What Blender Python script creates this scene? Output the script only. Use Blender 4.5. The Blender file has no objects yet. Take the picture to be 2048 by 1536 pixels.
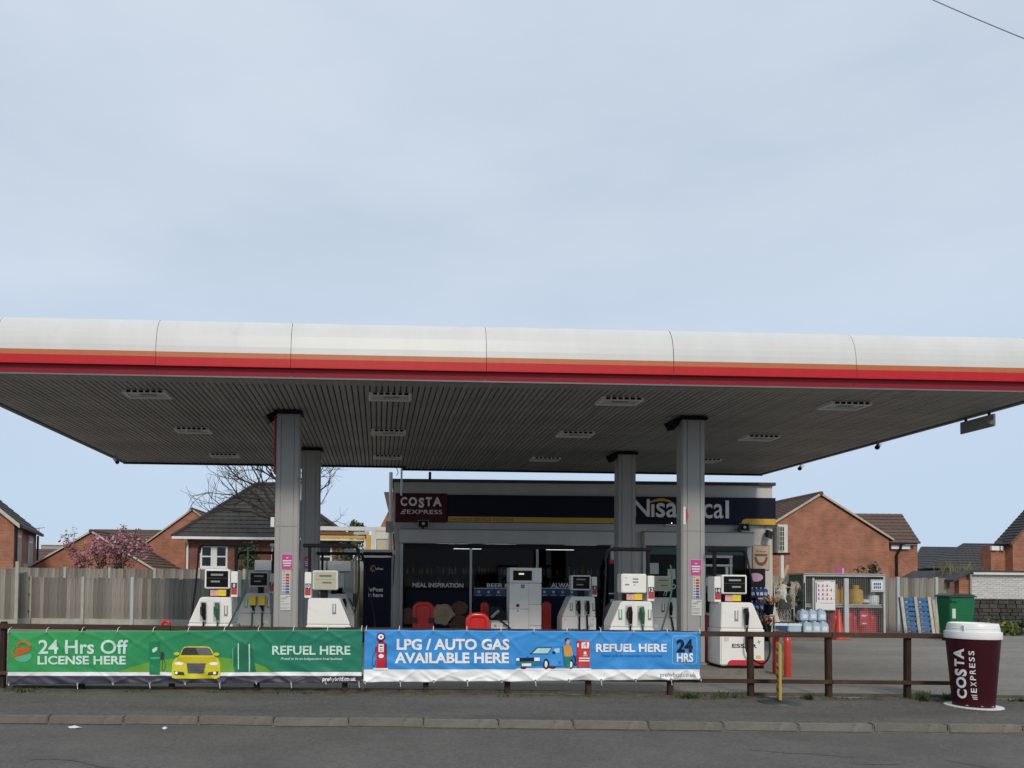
import bpy, bmesh, math, random
from mathutils import Vector, Matrix, noise as mnoise
random.seed(11)
R = math.radians
S = bpy.context.scene
COL = S.collection
# ------------------------------------------------------------------ camera
F, PCX, HOR, PITCH, ROLL, EYE = 1500.0, 800.0, 1161.0, R(1.6), R(0.6), 1.7
PCY = HOR - F * math.tan(PITCH)
cam = bpy.data.cameras.new('camera')
cam_ob = bpy.data.objects.new('camera', cam); COL.objects.link(cam_ob)
cam.sensor_fit = 'HORIZONTAL'; cam.sensor_width = 36.0; cam.lens = 36.0 * F / 2048
cam.shift_x = (1024 - PCX) / 2048; cam.shift_y = (PCY - 768) / 2048
cam.clip_start = 0.1; cam.clip_end = 3000
ROT = Matrix.Rotation(math.pi / 2 + PITCH, 3, 'X') @ Matrix.Rotation(ROLL, 3, 'Z')
cam_ob.matrix_world = Matrix.Translation((0, 0, EYE)) @ ROT.to_4x4()
S.camera = cam_ob
# ------------------------------------------------------------------ sky, sun, exposure
SUN = Vector((0.04, -0.81, 0.58)).normalized()
w = bpy.data.worlds.new('World'); S.world = w; w.use_nodes = True
nt = w.node_tree; nt.nodes.clear()
def N(t, **k):
    n = nt.nodes.new(t)
    for a, b in k.items(): setattr(n, a, b)
    return n
sky = N('ShaderNodeTexSky', sky_type='NISHITA', sun_disc=False)
sky.sun_elevation = math.asin(SUN.z); sky.sun_rotation = math.atan2(SUN.x, SUN.y)
bg1 = N('ShaderNodeBackground'); bg1.inputs['Strength'].default_value = 0.08
nt.links.new(sky.outputs[0], bg1.inputs['Color'])
tc = N('ShaderNodeTexCoord'); mp = N('ShaderNodeMapping'); mp.inputs['Scale'].default_value = (1.0, 1.0, 3.2)
nt.links.new(tc.outputs['Generated'], mp.inputs['Vector'])
nz = N('ShaderNodeTexNoise'); nz.inputs['Scale'].default_value = 1.7; nz.inputs['Detail'].default_value = 5; nz.inputs['Roughness'].default_value = 0.5
nt.links.new(mp.outputs[0], nz.inputs['Vector'])
rp = N('ShaderNodeValToRGB'); rp.color_ramp.elements[0].position = 0.30; rp.color_ramp.elements[1].position = 0.66
rp.color_ramp.elements[0].color = (0.445, 0.528, 0.630, 1); rp.color_ramp.elements[1].color = (0.560, 0.628, 0.715, 1)
nt.links.new(nz.outputs['Fac'], rp.inputs['Fac'])
sp = N('ShaderNodeSeparateXYZ'); nt.links.new(tc.outputs['Generated'], sp.inputs[0])
mr = N('ShaderNodeMapRange'); mr.inputs['From Min'].default_value = 0.02; mr.inputs['From Max'].default_value = 0.42
mr.inputs['To Min'].default_value = 0.0; mr.inputs['To Max'].default_value = 1.0
nt.links.new(sp.outputs['Z'], mr.inputs['Value'])
mx = N('ShaderNodeMix', data_type='RGBA'); mx.inputs['A'].default_value = (0.435, 0.550, 0.705, 1)
nt.links.new(mr.outputs[0], mx.inputs['Factor']); nt.links.new(rp.outputs[0], mx.inputs['B'])
bg2 = N('ShaderNodeBackground'); bg2.inputs['Strength'].default_value = 1.0
nt.links.new(mx.outputs['Result'], bg2.inputs['Color'])
ms = N('ShaderNodeMixShader'); ms.inputs[0].default_value = 0.9
nt.links.new(bg1.outputs[0], ms.inputs[1]); nt.links.new(bg2.outputs[0], ms.inputs[2])
wo = N('ShaderNodeOutputWorld'); nt.links.new(ms.outputs[0], wo.inputs['Surface'])
sl = bpy.data.lights.new('sun', 'SUN'); sl.energy = 1.5; sl.angle = R(10); sl.color = (1.0, 0.90, 0.76)
so = bpy.data.objects.new('sun', sl); COL.objects.link(so); so.location = (-8, -20, 40)
so.rotation_euler = SUN.to_track_quat('Z', 'Y').to_euler()
vs = S.view_settings; vs.view_transform = 'Standard'; vs.look = 'None'; vs.exposure = 0.3; vs.gamma = 1.0; vs.use_curve_mapping = False
S.cycles.max_bounces = 8; S.cycles.transparent_max_bounces = 24; S.cycles.use_denoising = True

# ------------------------------------------------------------------ helpers
def ray(px, py): return ROT @ Vector(((px - PCX) / F, -(py - PCY) / F, -1.0))
def at(px, py, Y):
    d = ray(px, py); return Vector((0, 0, EYE)) + d * (Y / d.y)
def lay(px, py, z=0.0):
    d = ray(px, py); return Vector((0, 0, EYE)) + d * ((z - EYE) / d.z)
def project(p):
    q = ROT.transposed() @ (Vector(p) - Vector((0, 0, EYE))); return PCX - F * q.x / q.z, PCY + F * q.y / q.z
def rect(px0, py0, px1, py1, Y):
    cx, cy = (px0 + px1) / 2, (py0 + py1) / 2
    return at(px0, cy, Y).x, at(px1, cy, Y).x, at(cx, py1, Y).z, at(cx, py0, Y).z   # x0,x1,z0,z1

MATS = {}
def M(name, col, rough=0.6, metal=0.0, var=0.10, vs=3.0, bump=0.0, bs=60.0, rnd=0.0, stretch=(1, 1, 1), spec=0.5, emit=None, alpha=None, dirt=None, coat=0, speck=None):
    m = bpy.data.materials.new(name); m.use_nodes = True; MATS[name] = m
    t = m.node_tree; b = t.nodes['Principled BSDF']; L = t.links.new
    b.inputs['Roughness'].default_value = rough; b.inputs['Metallic'].default_value = metal
    b.inputs['Specular IOR Level'].default_value = spec; b.inputs['Coat Weight'].default_value = coat
    if emit:
        b.inputs['Emission Color'].default_value = (*emit[:3], 1); b.inputs['Emission Strength'].default_value = emit[3]
    c = t.nodes.new('ShaderNodeTexCoord'); mpn = t.nodes.new('ShaderNodeMapping'); mpn.inputs['Scale'].default_value = stretch
    L(c.outputs['Object'], mpn.inputs['Vector'])
    vec = mpn.outputs[0]
    out = None
    rgb = t.nodes.new('ShaderNodeRGB'); rgb.outputs[0].default_value = (*col, 1); out = rgb.outputs[0]
    def mul(sock, val):
        mm = t.nodes.new('ShaderNodeMix'); mm.data_type = 'RGBA'; mm.blend_type = 'MULTIPLY'; mm.inputs['Factor'].default_value = 1
        L(sock, mm.inputs['A']); L(val, mm.inputs['B']); return mm.outputs['Result']
    if var > 0:
        n = t.nodes.new('ShaderNodeTexNoise'); n.inputs['Scale'].default_value = vs; n.inputs['Detail'].default_value = 7; n.inputs['Roughness'].default_value = 0.62
        L(vec, n.inputs['Vector'])
        r_ = t.nodes.new('ShaderNodeMapRange'); r_.inputs['From Min'].default_value = 0.3; r_.inputs['From Max'].default_value = 0.7
        r_.inputs['To Min'].default_value = 1 - var; r_.inputs['To Max'].default_value = 1 + var
        L(n.outputs['Fac'], r_.inputs['Value']); out = mul(out, r_.outputs[0])
    if speck:   # speck = (amount, scale): light and dark grains of aggregate
        n = t.nodes.new('ShaderNodeTexVoronoi'); n.inputs['Scale'].default_value = speck[1]; L(c.outputs['Object'], n.inputs['Vector'])
        sv = t.nodes.new('ShaderNodeSeparateColor'); L(n.outputs['Color'], sv.inputs[0])
        r_ = t.nodes.new('ShaderNodeMapRange'); r_.inputs['To Min'].default_value = 1 - speck[0]; r_.inputs['To Max'].default_value = 1 + speck[0]
        L(sv.outputs[0], r_.inputs['Value']); out = mul(out, r_.outputs[0])
    if rnd > 0:
        oi = t.nodes.new('ShaderNodeObjectInfo'); r_ = t.nodes.new('ShaderNodeMapRange')
        r_.inputs['To Min'].default_value = 1 - rnd; r_.inputs['To Max'].default_value = 1 + rnd
        L(oi.outputs['Random'], r_.inputs['Value']); out = mul(out, r_.outputs[0])
    if dirt:   # dirt = (colour, scale, threshold, softness)
        n = t.nodes.new('ShaderNodeTexNoise'); n.inputs['Scale'].default_value = dirt[1]; n.inputs['Detail'].default_value = 9; n.inputs['Roughness'].default_value = 0.7
        L(vec, n.inputs['Vector'])
        r_ = t.nodes.new('ShaderNodeMapRange'); r_.inputs['From Min'].default_value = dirt[2]; r_.inputs['From Max'].default_value = dirt[2] + dirt[3]
        L(n.outputs['Fac'], r_.inputs['Value'])
        mm = t.nodes.new('ShaderNodeMix'); mm.data_type = 'RGBA'; L(r_.outputs[0], mm.inputs['Factor']); L(out, mm.inputs['A']); mm.inputs['B'].default_value = (*dirt[0], 1)
        out = mm.outputs['Result']
    L(out, b.inputs['Base Color'])
    if bump > 0:
        n = t.nodes.new('ShaderNodeTexNoise'); n.inputs['Scale'].default_value = bs; n.inputs['Detail'].default_value = 4
        L(vec, n.inputs['Vector']); bp = t.nodes.new('ShaderNodeBump'); bp.inputs['Strength'].default_value = bump; bp.inputs['Distance'].default_value = 0.02
        L(n.outputs['Fac'], bp.inputs['Height']); L(bp.outputs[0], b.inputs['Normal'])
    return m

def brick_mat(name, c1, c2, mortar):
    m = bpy.data.materials.new(name); m.use_nodes = True; t = m.node_tree; b = t.nodes['Principled BSDF']; L = t.links.new
    b.inputs['Roughness'].default_value = 0.85
    c = t.nodes.new('ShaderNodeTexCoord'); sx = t.nodes.new('ShaderNodeSeparateXYZ'); L(c.outputs['Object'], sx.inputs[0])
    g = t.nodes.new('ShaderNodeSeparateXYZ'); L(c.outputs['Normal'], g.inputs[0])
    ax = t.nodes.new('ShaderNodeMath'); ax.operation = 'ABSOLUTE'; L(g.outputs['X'], ax.inputs[0])
    gt = t.nodes.new('ShaderNodeMath'); gt.operation = 'GREATER_THAN'; L(ax.outputs[0], gt.inputs[0]); gt.inputs[1].default_value = 0.7
    mu = t.nodes.new('ShaderNodeMix'); mu.data_type = 'FLOAT'; L(gt.outputs[0], mu.inputs['Factor']); L(sx.outputs['X'], mu.inputs['A']); L(sx.outputs['Y'], mu.inputs['B'])
    cb = t.nodes.new('ShaderNodeCombineXYZ'); L(mu.outputs['Result'], cb.inputs['X']); L(sx.outputs['Z'], cb.inputs['Y'])
    k = t.nodes.new('ShaderNodeTexBrick'); L(cb.outputs[0], k.inputs['Vector'])
    k.inputs['Scale'].default_value = 1; k.inputs['Brick Width'].default_value = 0.225; k.inputs['Row Height'].default_value = 0.075; k.inputs['Mortar Size'].default_value = 0.008
    k.inputs['Color1'].default_value = (*c1, 1); k.inputs['Color2'].default_value = (*c2, 1); k.inputs['Mortar'].default_value = (*mortar, 1); k.inputs['Mortar Smooth'].default_value = 0.3
    n = t.nodes.new('ShaderNodeTexNoise'); n.inputs['Scale'].default_value = 1.6; n.inputs['Detail'].default_value = 9; L(c.outputs['Object'], n.inputs['Vector'])
    r_ = t.nodes.new('ShaderNodeMapRange'); r_.inputs['From Min'].default_value = 0.3; r_.inputs['From Max'].default_value = 0.7; r_.inputs['To Min'].default_value = 0.74; r_.inputs['To Max'].default_value = 1.22; L(n.outputs['Fac'], r_.inputs['Value'])
    mm = t.nodes.new('ShaderNodeMix'); mm.data_type = 'RGBA'; mm.blend_type = 'MULTIPLY'; mm.inputs['Factor'].default_value = 1
    L(k.outputs['Color'], mm.inputs['A']); L(r_.outputs[0], mm.inputs['B']); L(mm.outputs['Result'], b.inputs['Base Color'])
    bp = t.nodes.new('ShaderNodeBump'); bp.inputs['Strength'].default_value = 0.6; bp.inputs['Distance'].default_value = 0.01; bp.invert = True
    L(k.outputs['Fac'], bp.inputs['Height']); L(bp.outputs[0], b.inputs['Normal'])
    return m

def glass_mat(name, tint, ior=1.5):
    m = bpy.data.materials.new(name); m.use_nodes = True; t = m.node_tree; t.nodes.clear(); L = t.links.new
    o = t.nodes.new('ShaderNodeOutputMaterial'); a = t.nodes.new('ShaderNodeBsdfTransparent'); a.inputs['Color'].default_value = (*tint, 1)
    g = t.nodes.new('ShaderNodeBsdfGlossy'); g.inputs['Roughness'].default_value = 0.02
    fr = t.nodes.new('ShaderNodeFresnel'); fr.inputs['IOR'].default_value = ior
    x = t.nodes.new('ShaderNodeMixShader'); L(fr.outputs[0], x.inputs[0]); L(a.outputs[0], x.inputs[1]); L(g.outputs[0], x.inputs[2]); L(x.outputs[0], o.inputs['Surface'])
    return m

GL = {}
def glyph(s, bold=0.0, ext=0.0, shear=0.0):
    k = (s, bold, ext, shear)
    if k in GL: return GL[k]
    cu = bpy.data.curves.new('text', 'FONT'); cu.body = s; cu.offset = bold; cu.resolution_u = 3; cu.extrude = 0.0; cu.shear = shear; cu.size = 1
    ob = bpy.data.objects.new('text', cu); COL.objects.link(ob)
    dg = bpy.context.evaluated_depsgraph_get()
    me = bpy.data.meshes.new_from_object(ob.evaluated_get(dg))
    vs_ = [v.co.copy() for v in me.vertices]; fs = [tuple(p.vertices) for p in me.polygons]
    bpy.data.objects.remove(ob); bpy.data.curves.remove(cu); bpy.data.meshes.remove(me)
    x0 = min(v.x for v in vs_); x1 = max(v.x for v in vs_); y0 = min(v.y for v in vs_); y1 = max(v.y for v in vs_)
    GL[k] = ([((v.x - x0) / max(1e-6, x1 - x0), (v.y - y0) / max(1e-6, y1 - y0)) for v in vs_], fs, (x1 - x0) / max(1e-6, y1 - y0))
    return GL[k]

class MB:
    def __init__(s, off=(0, 0, 0)): s.v = []; s.f = []; s.fm = []; s.m = 0; s.off = Vector(off)
    def add(s, vs_, fs):
        n = len(s.v); s.v += [Vector(p) - s.off for p in vs_]
        for f in fs: s.f.append(tuple(i + n for i in f)); s.fm.append(s.m)
        return s
    def box(s, x0, x1, y0, y1, z0, z1):
        return s.add([(x0, y0, z0), (x1, y0, z0), (x1, y1, z0), (x0, y1, z0), (x0, y0, z1), (x1, y0, z1), (x1, y1, z1), (x0, y1, z1)],
                     [(0, 3, 2, 1), (4, 5, 6, 7), (0, 1, 5, 4), (1, 2, 6, 5), (2, 3, 7, 6), (3, 0, 4, 7)])
    def poly(s, pts): return s.add(pts, [tuple(range(len(pts)))])
    def prism(s, pl, axis, a, b):
        g = {'y': lambda p, t: (p[0], t, p[1]), 'x': lambda p, t: (t, p[0], p[1]), 'z': lambda p, t: (p[0], p[1], t)}[axis]
        n = len(pl)
        return s.add([g(p, a) for p in pl] + [g(p, b) for p in pl],
                     [tuple(range(n))[::-1], tuple(range(n, 2 * n))] + [(i, (i + 1) % n, n + (i + 1) % n, n + i) for i in range(n)])
    def tube(s, pts, r, n=7, r1=None):
        pts = [Vector(p) for p in pts]; rs = []; k = len(pts)
        up = None
        vs_ = []
        for i, p in enumerate(pts):
            d = (pts[min(i + 1, k - 1)] - pts[max(i - 1, 0)])
            if d.length < 1e-9: d = Vector((0, 0, 1))
            d.normalize()
            if up is None: up = d.orthogonal().normalized()
            u = (up - d * up.dot(d))
            u = u.normalized() if u.length > 1e-6 else d.orthogonal().normalized()
            up = u; v = d.cross(u); rr = r if r1 is None else r + (r1 - r) * i / (k - 1)
            vs_ += [p + (u * math.cos(2 * math.pi * j / n) + v * math.sin(2 * math.pi * j / n)) * rr for j in range(n)]
        fs = [(i * n + j, i * n + (j + 1) % n, (i + 1) * n + (j + 1) % n, (i + 1) * n + j) for i in range(k - 1) for j in range(n)]
        fs += [tuple(range(n))[::-1], tuple(range((k - 1) * n, k * n))]
        return s.add(vs_, fs)
    def lathe(s, prof, c=(0, 0, 0), n=24, axis='z'):
        vs_ = []
        for r, z in prof:
            for j in range(n):
                a = 2 * math.pi * j / n; p = (r * math.cos(a), r * math.sin(a), z)
                if axis == 'y': p = (p[0], z, p[1])
                if axis == 'x': p = (z, p[0], p[1])
                vs_.append((c[0] + p[0], c[1] + p[1], c[2] + p[2]))
        k = len(prof)
        fs = [(i * n + j, i * n + (j + 1) % n, (i + 1) * n + (j + 1) % n, (i + 1) * n + j) for i in range(k - 1) for j in range(n)]
        if prof[0][0] > 1e-4: fs.append(tuple(range(n))[::-1])
        if prof[-1][0] > 1e-4: fs.append(tuple(range((k - 1) * n, k * n)))
        return s.add(vs_, fs)
    def text(s, t, x0, x1, z0, z1, y, bold=0.0, shear=0.0, fn=None):
        vs_, fs, _ = glyph(t, bold, 0, shear)
        fn = fn or (lambda a, b: (x0 + (x1 - x0) * a, y, z0 + (z1 - z0) * b))
        return s.add([fn(a, b) for a, b in vs_], fs)
    def build(s, name, mats, parent=None, smooth=False, bevel=0.0, kind=None, recalc=True):
        me = bpy.data.meshes.new(name); me.from_pydata(s.v, [], s.f)
        mats = mats if isinstance(mats, (list, tuple)) else [mats]
        for m in mats: me.materials.append(MATS[m] if isinstance(m, str) else m)
        me.polygons.foreach_set('material_index', [min(i, len(mats) - 1) for i in s.fm])
        if bevel or recalc:
            bm = bmesh.new(); bm.from_mesh(me)
            if bevel: bmesh.ops.bevel(bm, geom=bm.edges[:], offset=bevel, segments=2, affect='EDGES', clamp_overlap=True)
            if recalc: bmesh.ops.recalc_face_normals(bm, faces=bm.faces[:])
            bm.to_mesh(me); bm.free()
        if smooth:
            me.polygons.foreach_set('use_smooth', [True] * len(me.polygons))
            try: me.set_sharp_from_angle(angle=R(40))
            except Exception: pass
        ob = bpy.data.objects.new(name, me); COL.objects.link(ob)
        if parent is not None: ob.parent = parent
        if kind: ob['kind'] = kind
        return ob
def sub(ob, suffix=''): return ob
def tag(o, label, cat, group=None, kind=None):
    o['label'] = label; o['category'] = cat
    if group: o['group'] = group
    if kind: o['kind'] = kind
    return o
def thing(name, label, cat, loc=(0, 0, 0), rz=0.0, group=None):
    o = bpy.data.objects.new(name, None); COL.objects.link(o); o.empty_display_size = 0.2
    o.location = loc; o.rotation_euler = (0, 0, rz)
    return tag(o, label, cat, group)
def copy_tree(o, parent=None):
    c = o.copy(); COL.objects.link(c); c.parent = parent
    for ch in [x for x in COL.objects if x.parent == o]: copy_tree(ch, c)
    return c
def inst(src, name, parent, loc=None, rot=None, scale=None):
    c = bpy.data.objects.new(name, src.data); COL.objects.link(c); c.parent = parent
    if loc is not None: c.location = loc
    if rot is not None: c.rotation_euler = rot
    if scale is not None: c.scale = scale
    return c

# ------------------------------------------------------------------ materials
M('asphalt_road', (0.120, 0.114, 0.102), 0.9, var=0.16, vs=0.9, bump=0.6, bs=70, speck=(.17, 38), dirt=((0.084, 0.079, 0.071), 0.55, 0.52, 0.2))
M('asphalt_path', (0.104, 0.097, 0.086), 0.92, var=0.24, vs=1.3, bump=0.8, bs=50, speck=(.22, 30), stretch=(0.3, 1, 1), dirt=((0.16, 0.150, 0.132), 1.8, 0.56, 0.22))
M('forecourt_concrete', (0.215, 0.200, 0.172), 0.85, var=0.2, vs=0.5, bump=0.25, bs=40, speck=(.12, 16), stretch=(0.35, 1, 1), dirt=((0.125, 0.117, 0.10), 0.6, 0.55, 0.22))
M('kerb_concrete', (0.175, 0.162, 0.140), 0.9, var=0.2, vs=5, bump=0.5, bs=80, rnd=0.1, dirt=((0.085, 0.08, 0.066), 6, 0.56, 0.2))
M('edging_dirt', (0.085, 0.075, 0.058), 0.95, var=0.35, vs=4, bump=0.8, bs=30, dirt=((0.06, 0.07, 0.025), 3, 0.55, 0.15))
M('terrain', (0.09, 0.085, 0.06), 0.95, var=0.3, vs=0.3)
M('white_fascia', (0.655, 0.66, 0.645), 0.42, var=0.05, vs=0.8, stretch=(2.2, 1, 0.5), dirt=((0.54, 0.54, 0.52), 1.3, 0.62, 0.25))
M('orange_band', (0.46, 0.135, 0.04), 0.5, var=0.06, stretch=(2, 1, .5))
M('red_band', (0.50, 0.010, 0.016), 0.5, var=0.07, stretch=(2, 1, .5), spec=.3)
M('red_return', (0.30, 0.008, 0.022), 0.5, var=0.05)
M('joint_dark', (0.32, 0.32, 0.32), 0.8, var=0)
M('soffit_strip', (0.335, 0.332, 0.318), 0.5, var=0.18, vs=0.8, rnd=0.10, dirt=((0.24, 0.22, 0.19), 1.5, 0.6, 0.3))
M('soffit_trim', (0.15, 0.148, 0.14), 0.5, var=0.1)
M('soffit_back', (0.07, 0.068, 0.064), 0.9, var=0)
M('column_grey', (0.35, 0.348, 0.335), 0.5, var=0.06, vs=1.5, stretch=(1, 1, 0.4), dirt=((0.27, 0.265, 0.25), 1.3, 0.62, 0.3))
M('groove_grey', (0.22, 0.22, 0.22), 0.6, var=0)
M('black_plastic', (0.010, 0.010, 0.011), 0.5, var=0.1, spec=0.15)
M('black_rubber', (0.015, 0.015, 0.015), 0.7, var=0.1)
M('grey_metal', (0.36, 0.37, 0.37), 0.45, metal=0.3, var=0.1)
M('light_lens', (0.55, 0.55, 0.52), 0.35, var=0.08)
M('shop_white', (0.58, 0.565, 0.53), 0.6, var=0.07, vs=1.2, stretch=(1, 1, 0.4), dirt=((0.45, 0.43, 0.39), 1.4, 0.62, 0.3))
M('shop_cap', (0.008, 0.009, 0.016), 0.6, var=0.05, spec=0.15)
M('navy_panel', (0.008, 0.010, 0.026), 0.5, var=0.06, spec=0.15)
M('maroon_panel', (0.075, 0.006, 0.013), 0.5, var=0.05, spec=0.2)
M('gold_strip', (0.62, 0.36, 0.03), 0.45, var=0.05)
M('sign_white', (0.78, 0.78, 0.78), 0.45, var=0.02)
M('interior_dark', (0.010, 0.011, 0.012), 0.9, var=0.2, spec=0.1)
M('shelf_dark', (0.02, 0.02, 0.022), 0.7, var=0.2)
M('tube_glow', (0.9, 0.95, 0.95), 0.4, var=0, emit=(0.9, 1.0, 0.98, 2.4))
M('lamp_glow', (0.9, 0.9, 0.9), 0.4, var=0, emit=(1, 1, 0.95, 3))
M('lcd_lit', (0.5, 0.5, 0.3), 0.4, var=0, emit=(0.85, 0.9, 0.55, 0.6))
M('frame_dark', (0.016, 0.017, 0.019), 0.5, var=0.1, spec=0.2)
M('frame_alu', (0.42, 0.43, 0.43), 0.4, metal=0.4, var=0.05)
MATS['shop_glass'] = glass_mat('shop_glass', (0.55, 0.58, 0.58), 1.2)
MATS['house_glass'] = glass_mat('house_glass', (0.35, 0.38, 0.4))
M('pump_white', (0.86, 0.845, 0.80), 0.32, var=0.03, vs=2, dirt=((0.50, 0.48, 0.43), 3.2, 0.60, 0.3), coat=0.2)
M('pump_grey', (0.5, 0.5, 0.49), 0.4, var=0.06, dirt=((0.3, 0.29, 0.27), 2.4, 0.6, 0.3))  # grey fittings; on the rear pumps' casings this grey is painted-in shade
M('pump_red', (0.55, 0.03, 0.045), 0.4, var=0.05)
M('screen_black', (0.006, 0.006, 0.007), 0.35, var=0, spec=0.15)
M('screen_cream', (0.50, 0.48, 0.33), 0.3, var=0.04)
M('lcd', (0.30, 0.31, 0.27), 0.3, var=0.2, vs=60)
M('lcd_dark', (0.16, 0.16, 0.13), 0.3, var=0.3, vs=60)
M('yellow_print', (0.75, 0.55, 0.02), 0.5, var=0.12, vs=14)
M('pink_print', (0.62, 0.33, 0.28), 0.5, var=0.3, vs=20)
M('hose_black', (0.010, 0.010, 0.011), 0.5, var=0, spec=0.2)
M('hose_green', (0.012, 0.10, 0.055), 0.5, var=0.1)
M('nozzle_green', (0.02, 0.13, 0.07), 0.45, var=0.1)
M('label_green', (0.07, 0.36, 0.18), 0.5, var=0.05)
M('magenta', (0.50, 0.07, 0.27), 0.45, var=0.04)
M('pale_pink', (0.72, 0.40, 0.56), 0.5, var=0.02)
M('sticker_red', (0.50, 0.04, 0.05), 0.5, var=0.05)
M('sticker_blue', (0.05, 0.11, 0.36), 0.5, var=0.05)
M('sticker_yellow', (0.72, 0.56, 0.16), 0.5, var=0.05)
M('paper', (0.62, 0.63, 0.61), 0.7, var=0.04)
M('ink', (0.03, 0.03, 0.035), 0.6, var=0)
M('ink_grey', (0.25, 0.25, 0.27), 0.6, var=0)
M('red_paint', (0.62, 0.022, 0.018), 0.3, var=0.08, coat=0.3, dirt=((0.3, 0.02, 0.015), 5, 0.68, 0.2))
M('orange_paint', (0.50, 0.035, 0.014), 0.35, var=0.1, coat=0.2, dirt=((0.3, 0.04, 0.02), 6, 0.66, 0.2))
M('fence_timber', (0.066, 0.040, 0.028), 0.85, spec=0.2, var=0.3, vs=5, stretch=(0.25, 1, 1), bump=0.4, bs=25, rnd=0.15, dirt=((0.16, 0.13, 0.105), 5, 0.6, 0.15))
M('fence_post', (0.05, 0.031, 0.023), 0.85, spec=0.2, var=0.3, vs=5, stretch=(1, 1, 0.25), bump=0.4, bs=25, rnd=0.2, dirt=((0.12, 0.095, 0.075), 5, 0.62, 0.15))
M('board', (0.225, 0.205, 0.178), 0.88, var=0.34, vs=4, stretch=(2.5, 1, 0.35), rnd=0.34, bump=0.3, bs=30, dirt=((0.15, 0.13, 0.108), 3, 0.56, 0.25))
M('concrete_post', (0.40, 0.385, 0.34), 0.9, var=0.15, vs=4, bump=0.3, bs=50)
M('steel_pale', (0.42, 0.48, 0.49), 0.5, var=0.08)
M('brick_white', (0.56, 0.555, 0.535), 0.85, var=0.12, vs=7, rnd=0.07, bump=0.4, bs=40, dirt=((0.22, 0.21, 0.2), 5, 0.63, 0.12))
M('mortar_white', (0.50, 0.495, 0.475), 0.9, var=0.15)
M('stone_dark', (0.066, 0.061, 0.053), 0.9, var=0.45, vs=8, rnd=0.3, bump=0.7, bs=30, dirt=((0.05, 0.06, 0.02), 3, 0.58, 0.2))
M('mortar_dark', (0.058, 0.054, 0.047), 0.95, var=0.3)
M('felt_black', (0.05, 0.05, 0.054), 0.8, var=0.2)
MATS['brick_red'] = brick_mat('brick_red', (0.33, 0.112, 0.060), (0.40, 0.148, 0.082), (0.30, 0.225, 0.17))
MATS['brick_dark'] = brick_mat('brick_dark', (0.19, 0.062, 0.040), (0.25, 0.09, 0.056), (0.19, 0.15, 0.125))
M('tile_dark', (0.040, 0.037, 0.032), 0.8, var=0.22, vs=2.5, rnd=0.08, dirt=((0.09, 0.088, 0.07), 1.5, 0.58, 0.2))
M('tile_brown', (0.105, 0.062, 0.045), 0.8, var=0.2, vs=2.5, rnd=0.07)
M('tile_slate', (0.036, 0.037, 0.039), 0.75, var=0.15, vs=2.5, rnd=0.06)
M('verge_cream', (0.46, 0.40, 0.30), 0.8, var=0.1)
M('upvc_white', (0.78, 0.78, 0.77), 0.4, var=0.02)
M('room_dark', (0.03, 0.032, 0.035), 0.9, var=0)
M('curtain', (0.42, 0.41, 0.39), 0.9, var=0.1)
M('lintel', (0.52, 0.48, 0.42), 0.8, var=0.08)
M('bark', (0.035, 0.028, 0.024), 0.9, var=0.2)
M('petal_pink', (0.40, 0.155, 0.215), 0.7, var=0.25, vs=1.5)
M('petal_pale', (0.62, 0.38, 0.43), 0.7, var=0.2, vs=1.5)
M('leaf_russet', (0.17, 0.07, 0.05), 0.7, var=0.3, vs=1.5)
M('leaf_green', (0.055, 0.082, 0.025), 0.7, var=0.3, vs=2)
M('leaf_bright', (0.16, 0.20, 0.035), 0.7, var=0.3, vs=2)
M('leaf_dark', (0.03, 0.05, 0.022), 0.7, var=0.3, vs=2)
M('grass_dry', (0.19, 0.17, 0.07), 0.8, var=0.3, vs=2)
M('bin_green', (0.010, 0.145, 0.055), 0.45, spec=0.3, var=0.08, dirt=((0.03, 0.12, 0.06), 4, 0.62, 0.2))
M('bin_lid', (0.04, 0.055, 0.05), 0.5, var=0.1)
M('pallet_blue', (0.035, 0.13, 0.30), 0.75, var=0.2, vs=8, rnd=0.12, dirt=((0.3, 0.29, 0.25), 7, 0.62, 0.12))
M('pallet_wood', (0.45, 0.40, 0.30), 0.85, var=0.2, vs=8, rnd=0.15)
M('galv', (0.50, 0.52, 0.50), 0.5, metal=0.2, var=0.12)
M('gas_yellow', (0.60, 0.34, 0.03), 0.45, var=0.12, dirt=((0.3, 0.2, 0.05), 6, 0.62, 0.2))
M('gas_red', (0.50, 0.02, 0.028), 0.4, var=0.1)
M('gas_green', (0.03, 0.09, 0.05), 0.5, var=0.1)
M('bottle_blue', (0.42, 0.55, 0.66), 0.25, var=0.05, coat=0.3)
M('bottle_label', (0.75, 0.78, 0.8), 0.4, var=0.05)
M('film_blue', (0.03, 0.06, 0.16), 0.25, var=0.3, vs=12, coat=0.5)
M('cone_orange', (0.55, 0.055, 0.025), 0.45, var=0.08)
M('cone_white', (0.75, 0.74, 0.70), 0.5, var=0.05)
M('cup_maroon', (0.040, 0.003, 0.008), 0.42, var=0.08, vs=2, spec=0.25)
M('cup_white', (0.82, 0.82, 0.80), 0.35, var=0.02, dirt=((0.65, 0.64, 0.6), 3, 0.68, 0.2))
M('sign_yellow', (0.48, 0.34, 0.05), 0.45, var=0.1)
M('log_wood', (0.26, 0.17, 0.09), 0.85, var=0.35, vs=9, rnd=0.2)
M('log_end', (0.42, 0.31, 0.18), 0.85, var=0.25, vs=12, rnd=0.2)
M('net_white', (0.55, 0.53, 0.46), 0.8, var=0.2, vs=10)
M('bag_green', (0.03, 0.045, 0.03), 0.6, var=0.2)
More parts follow.
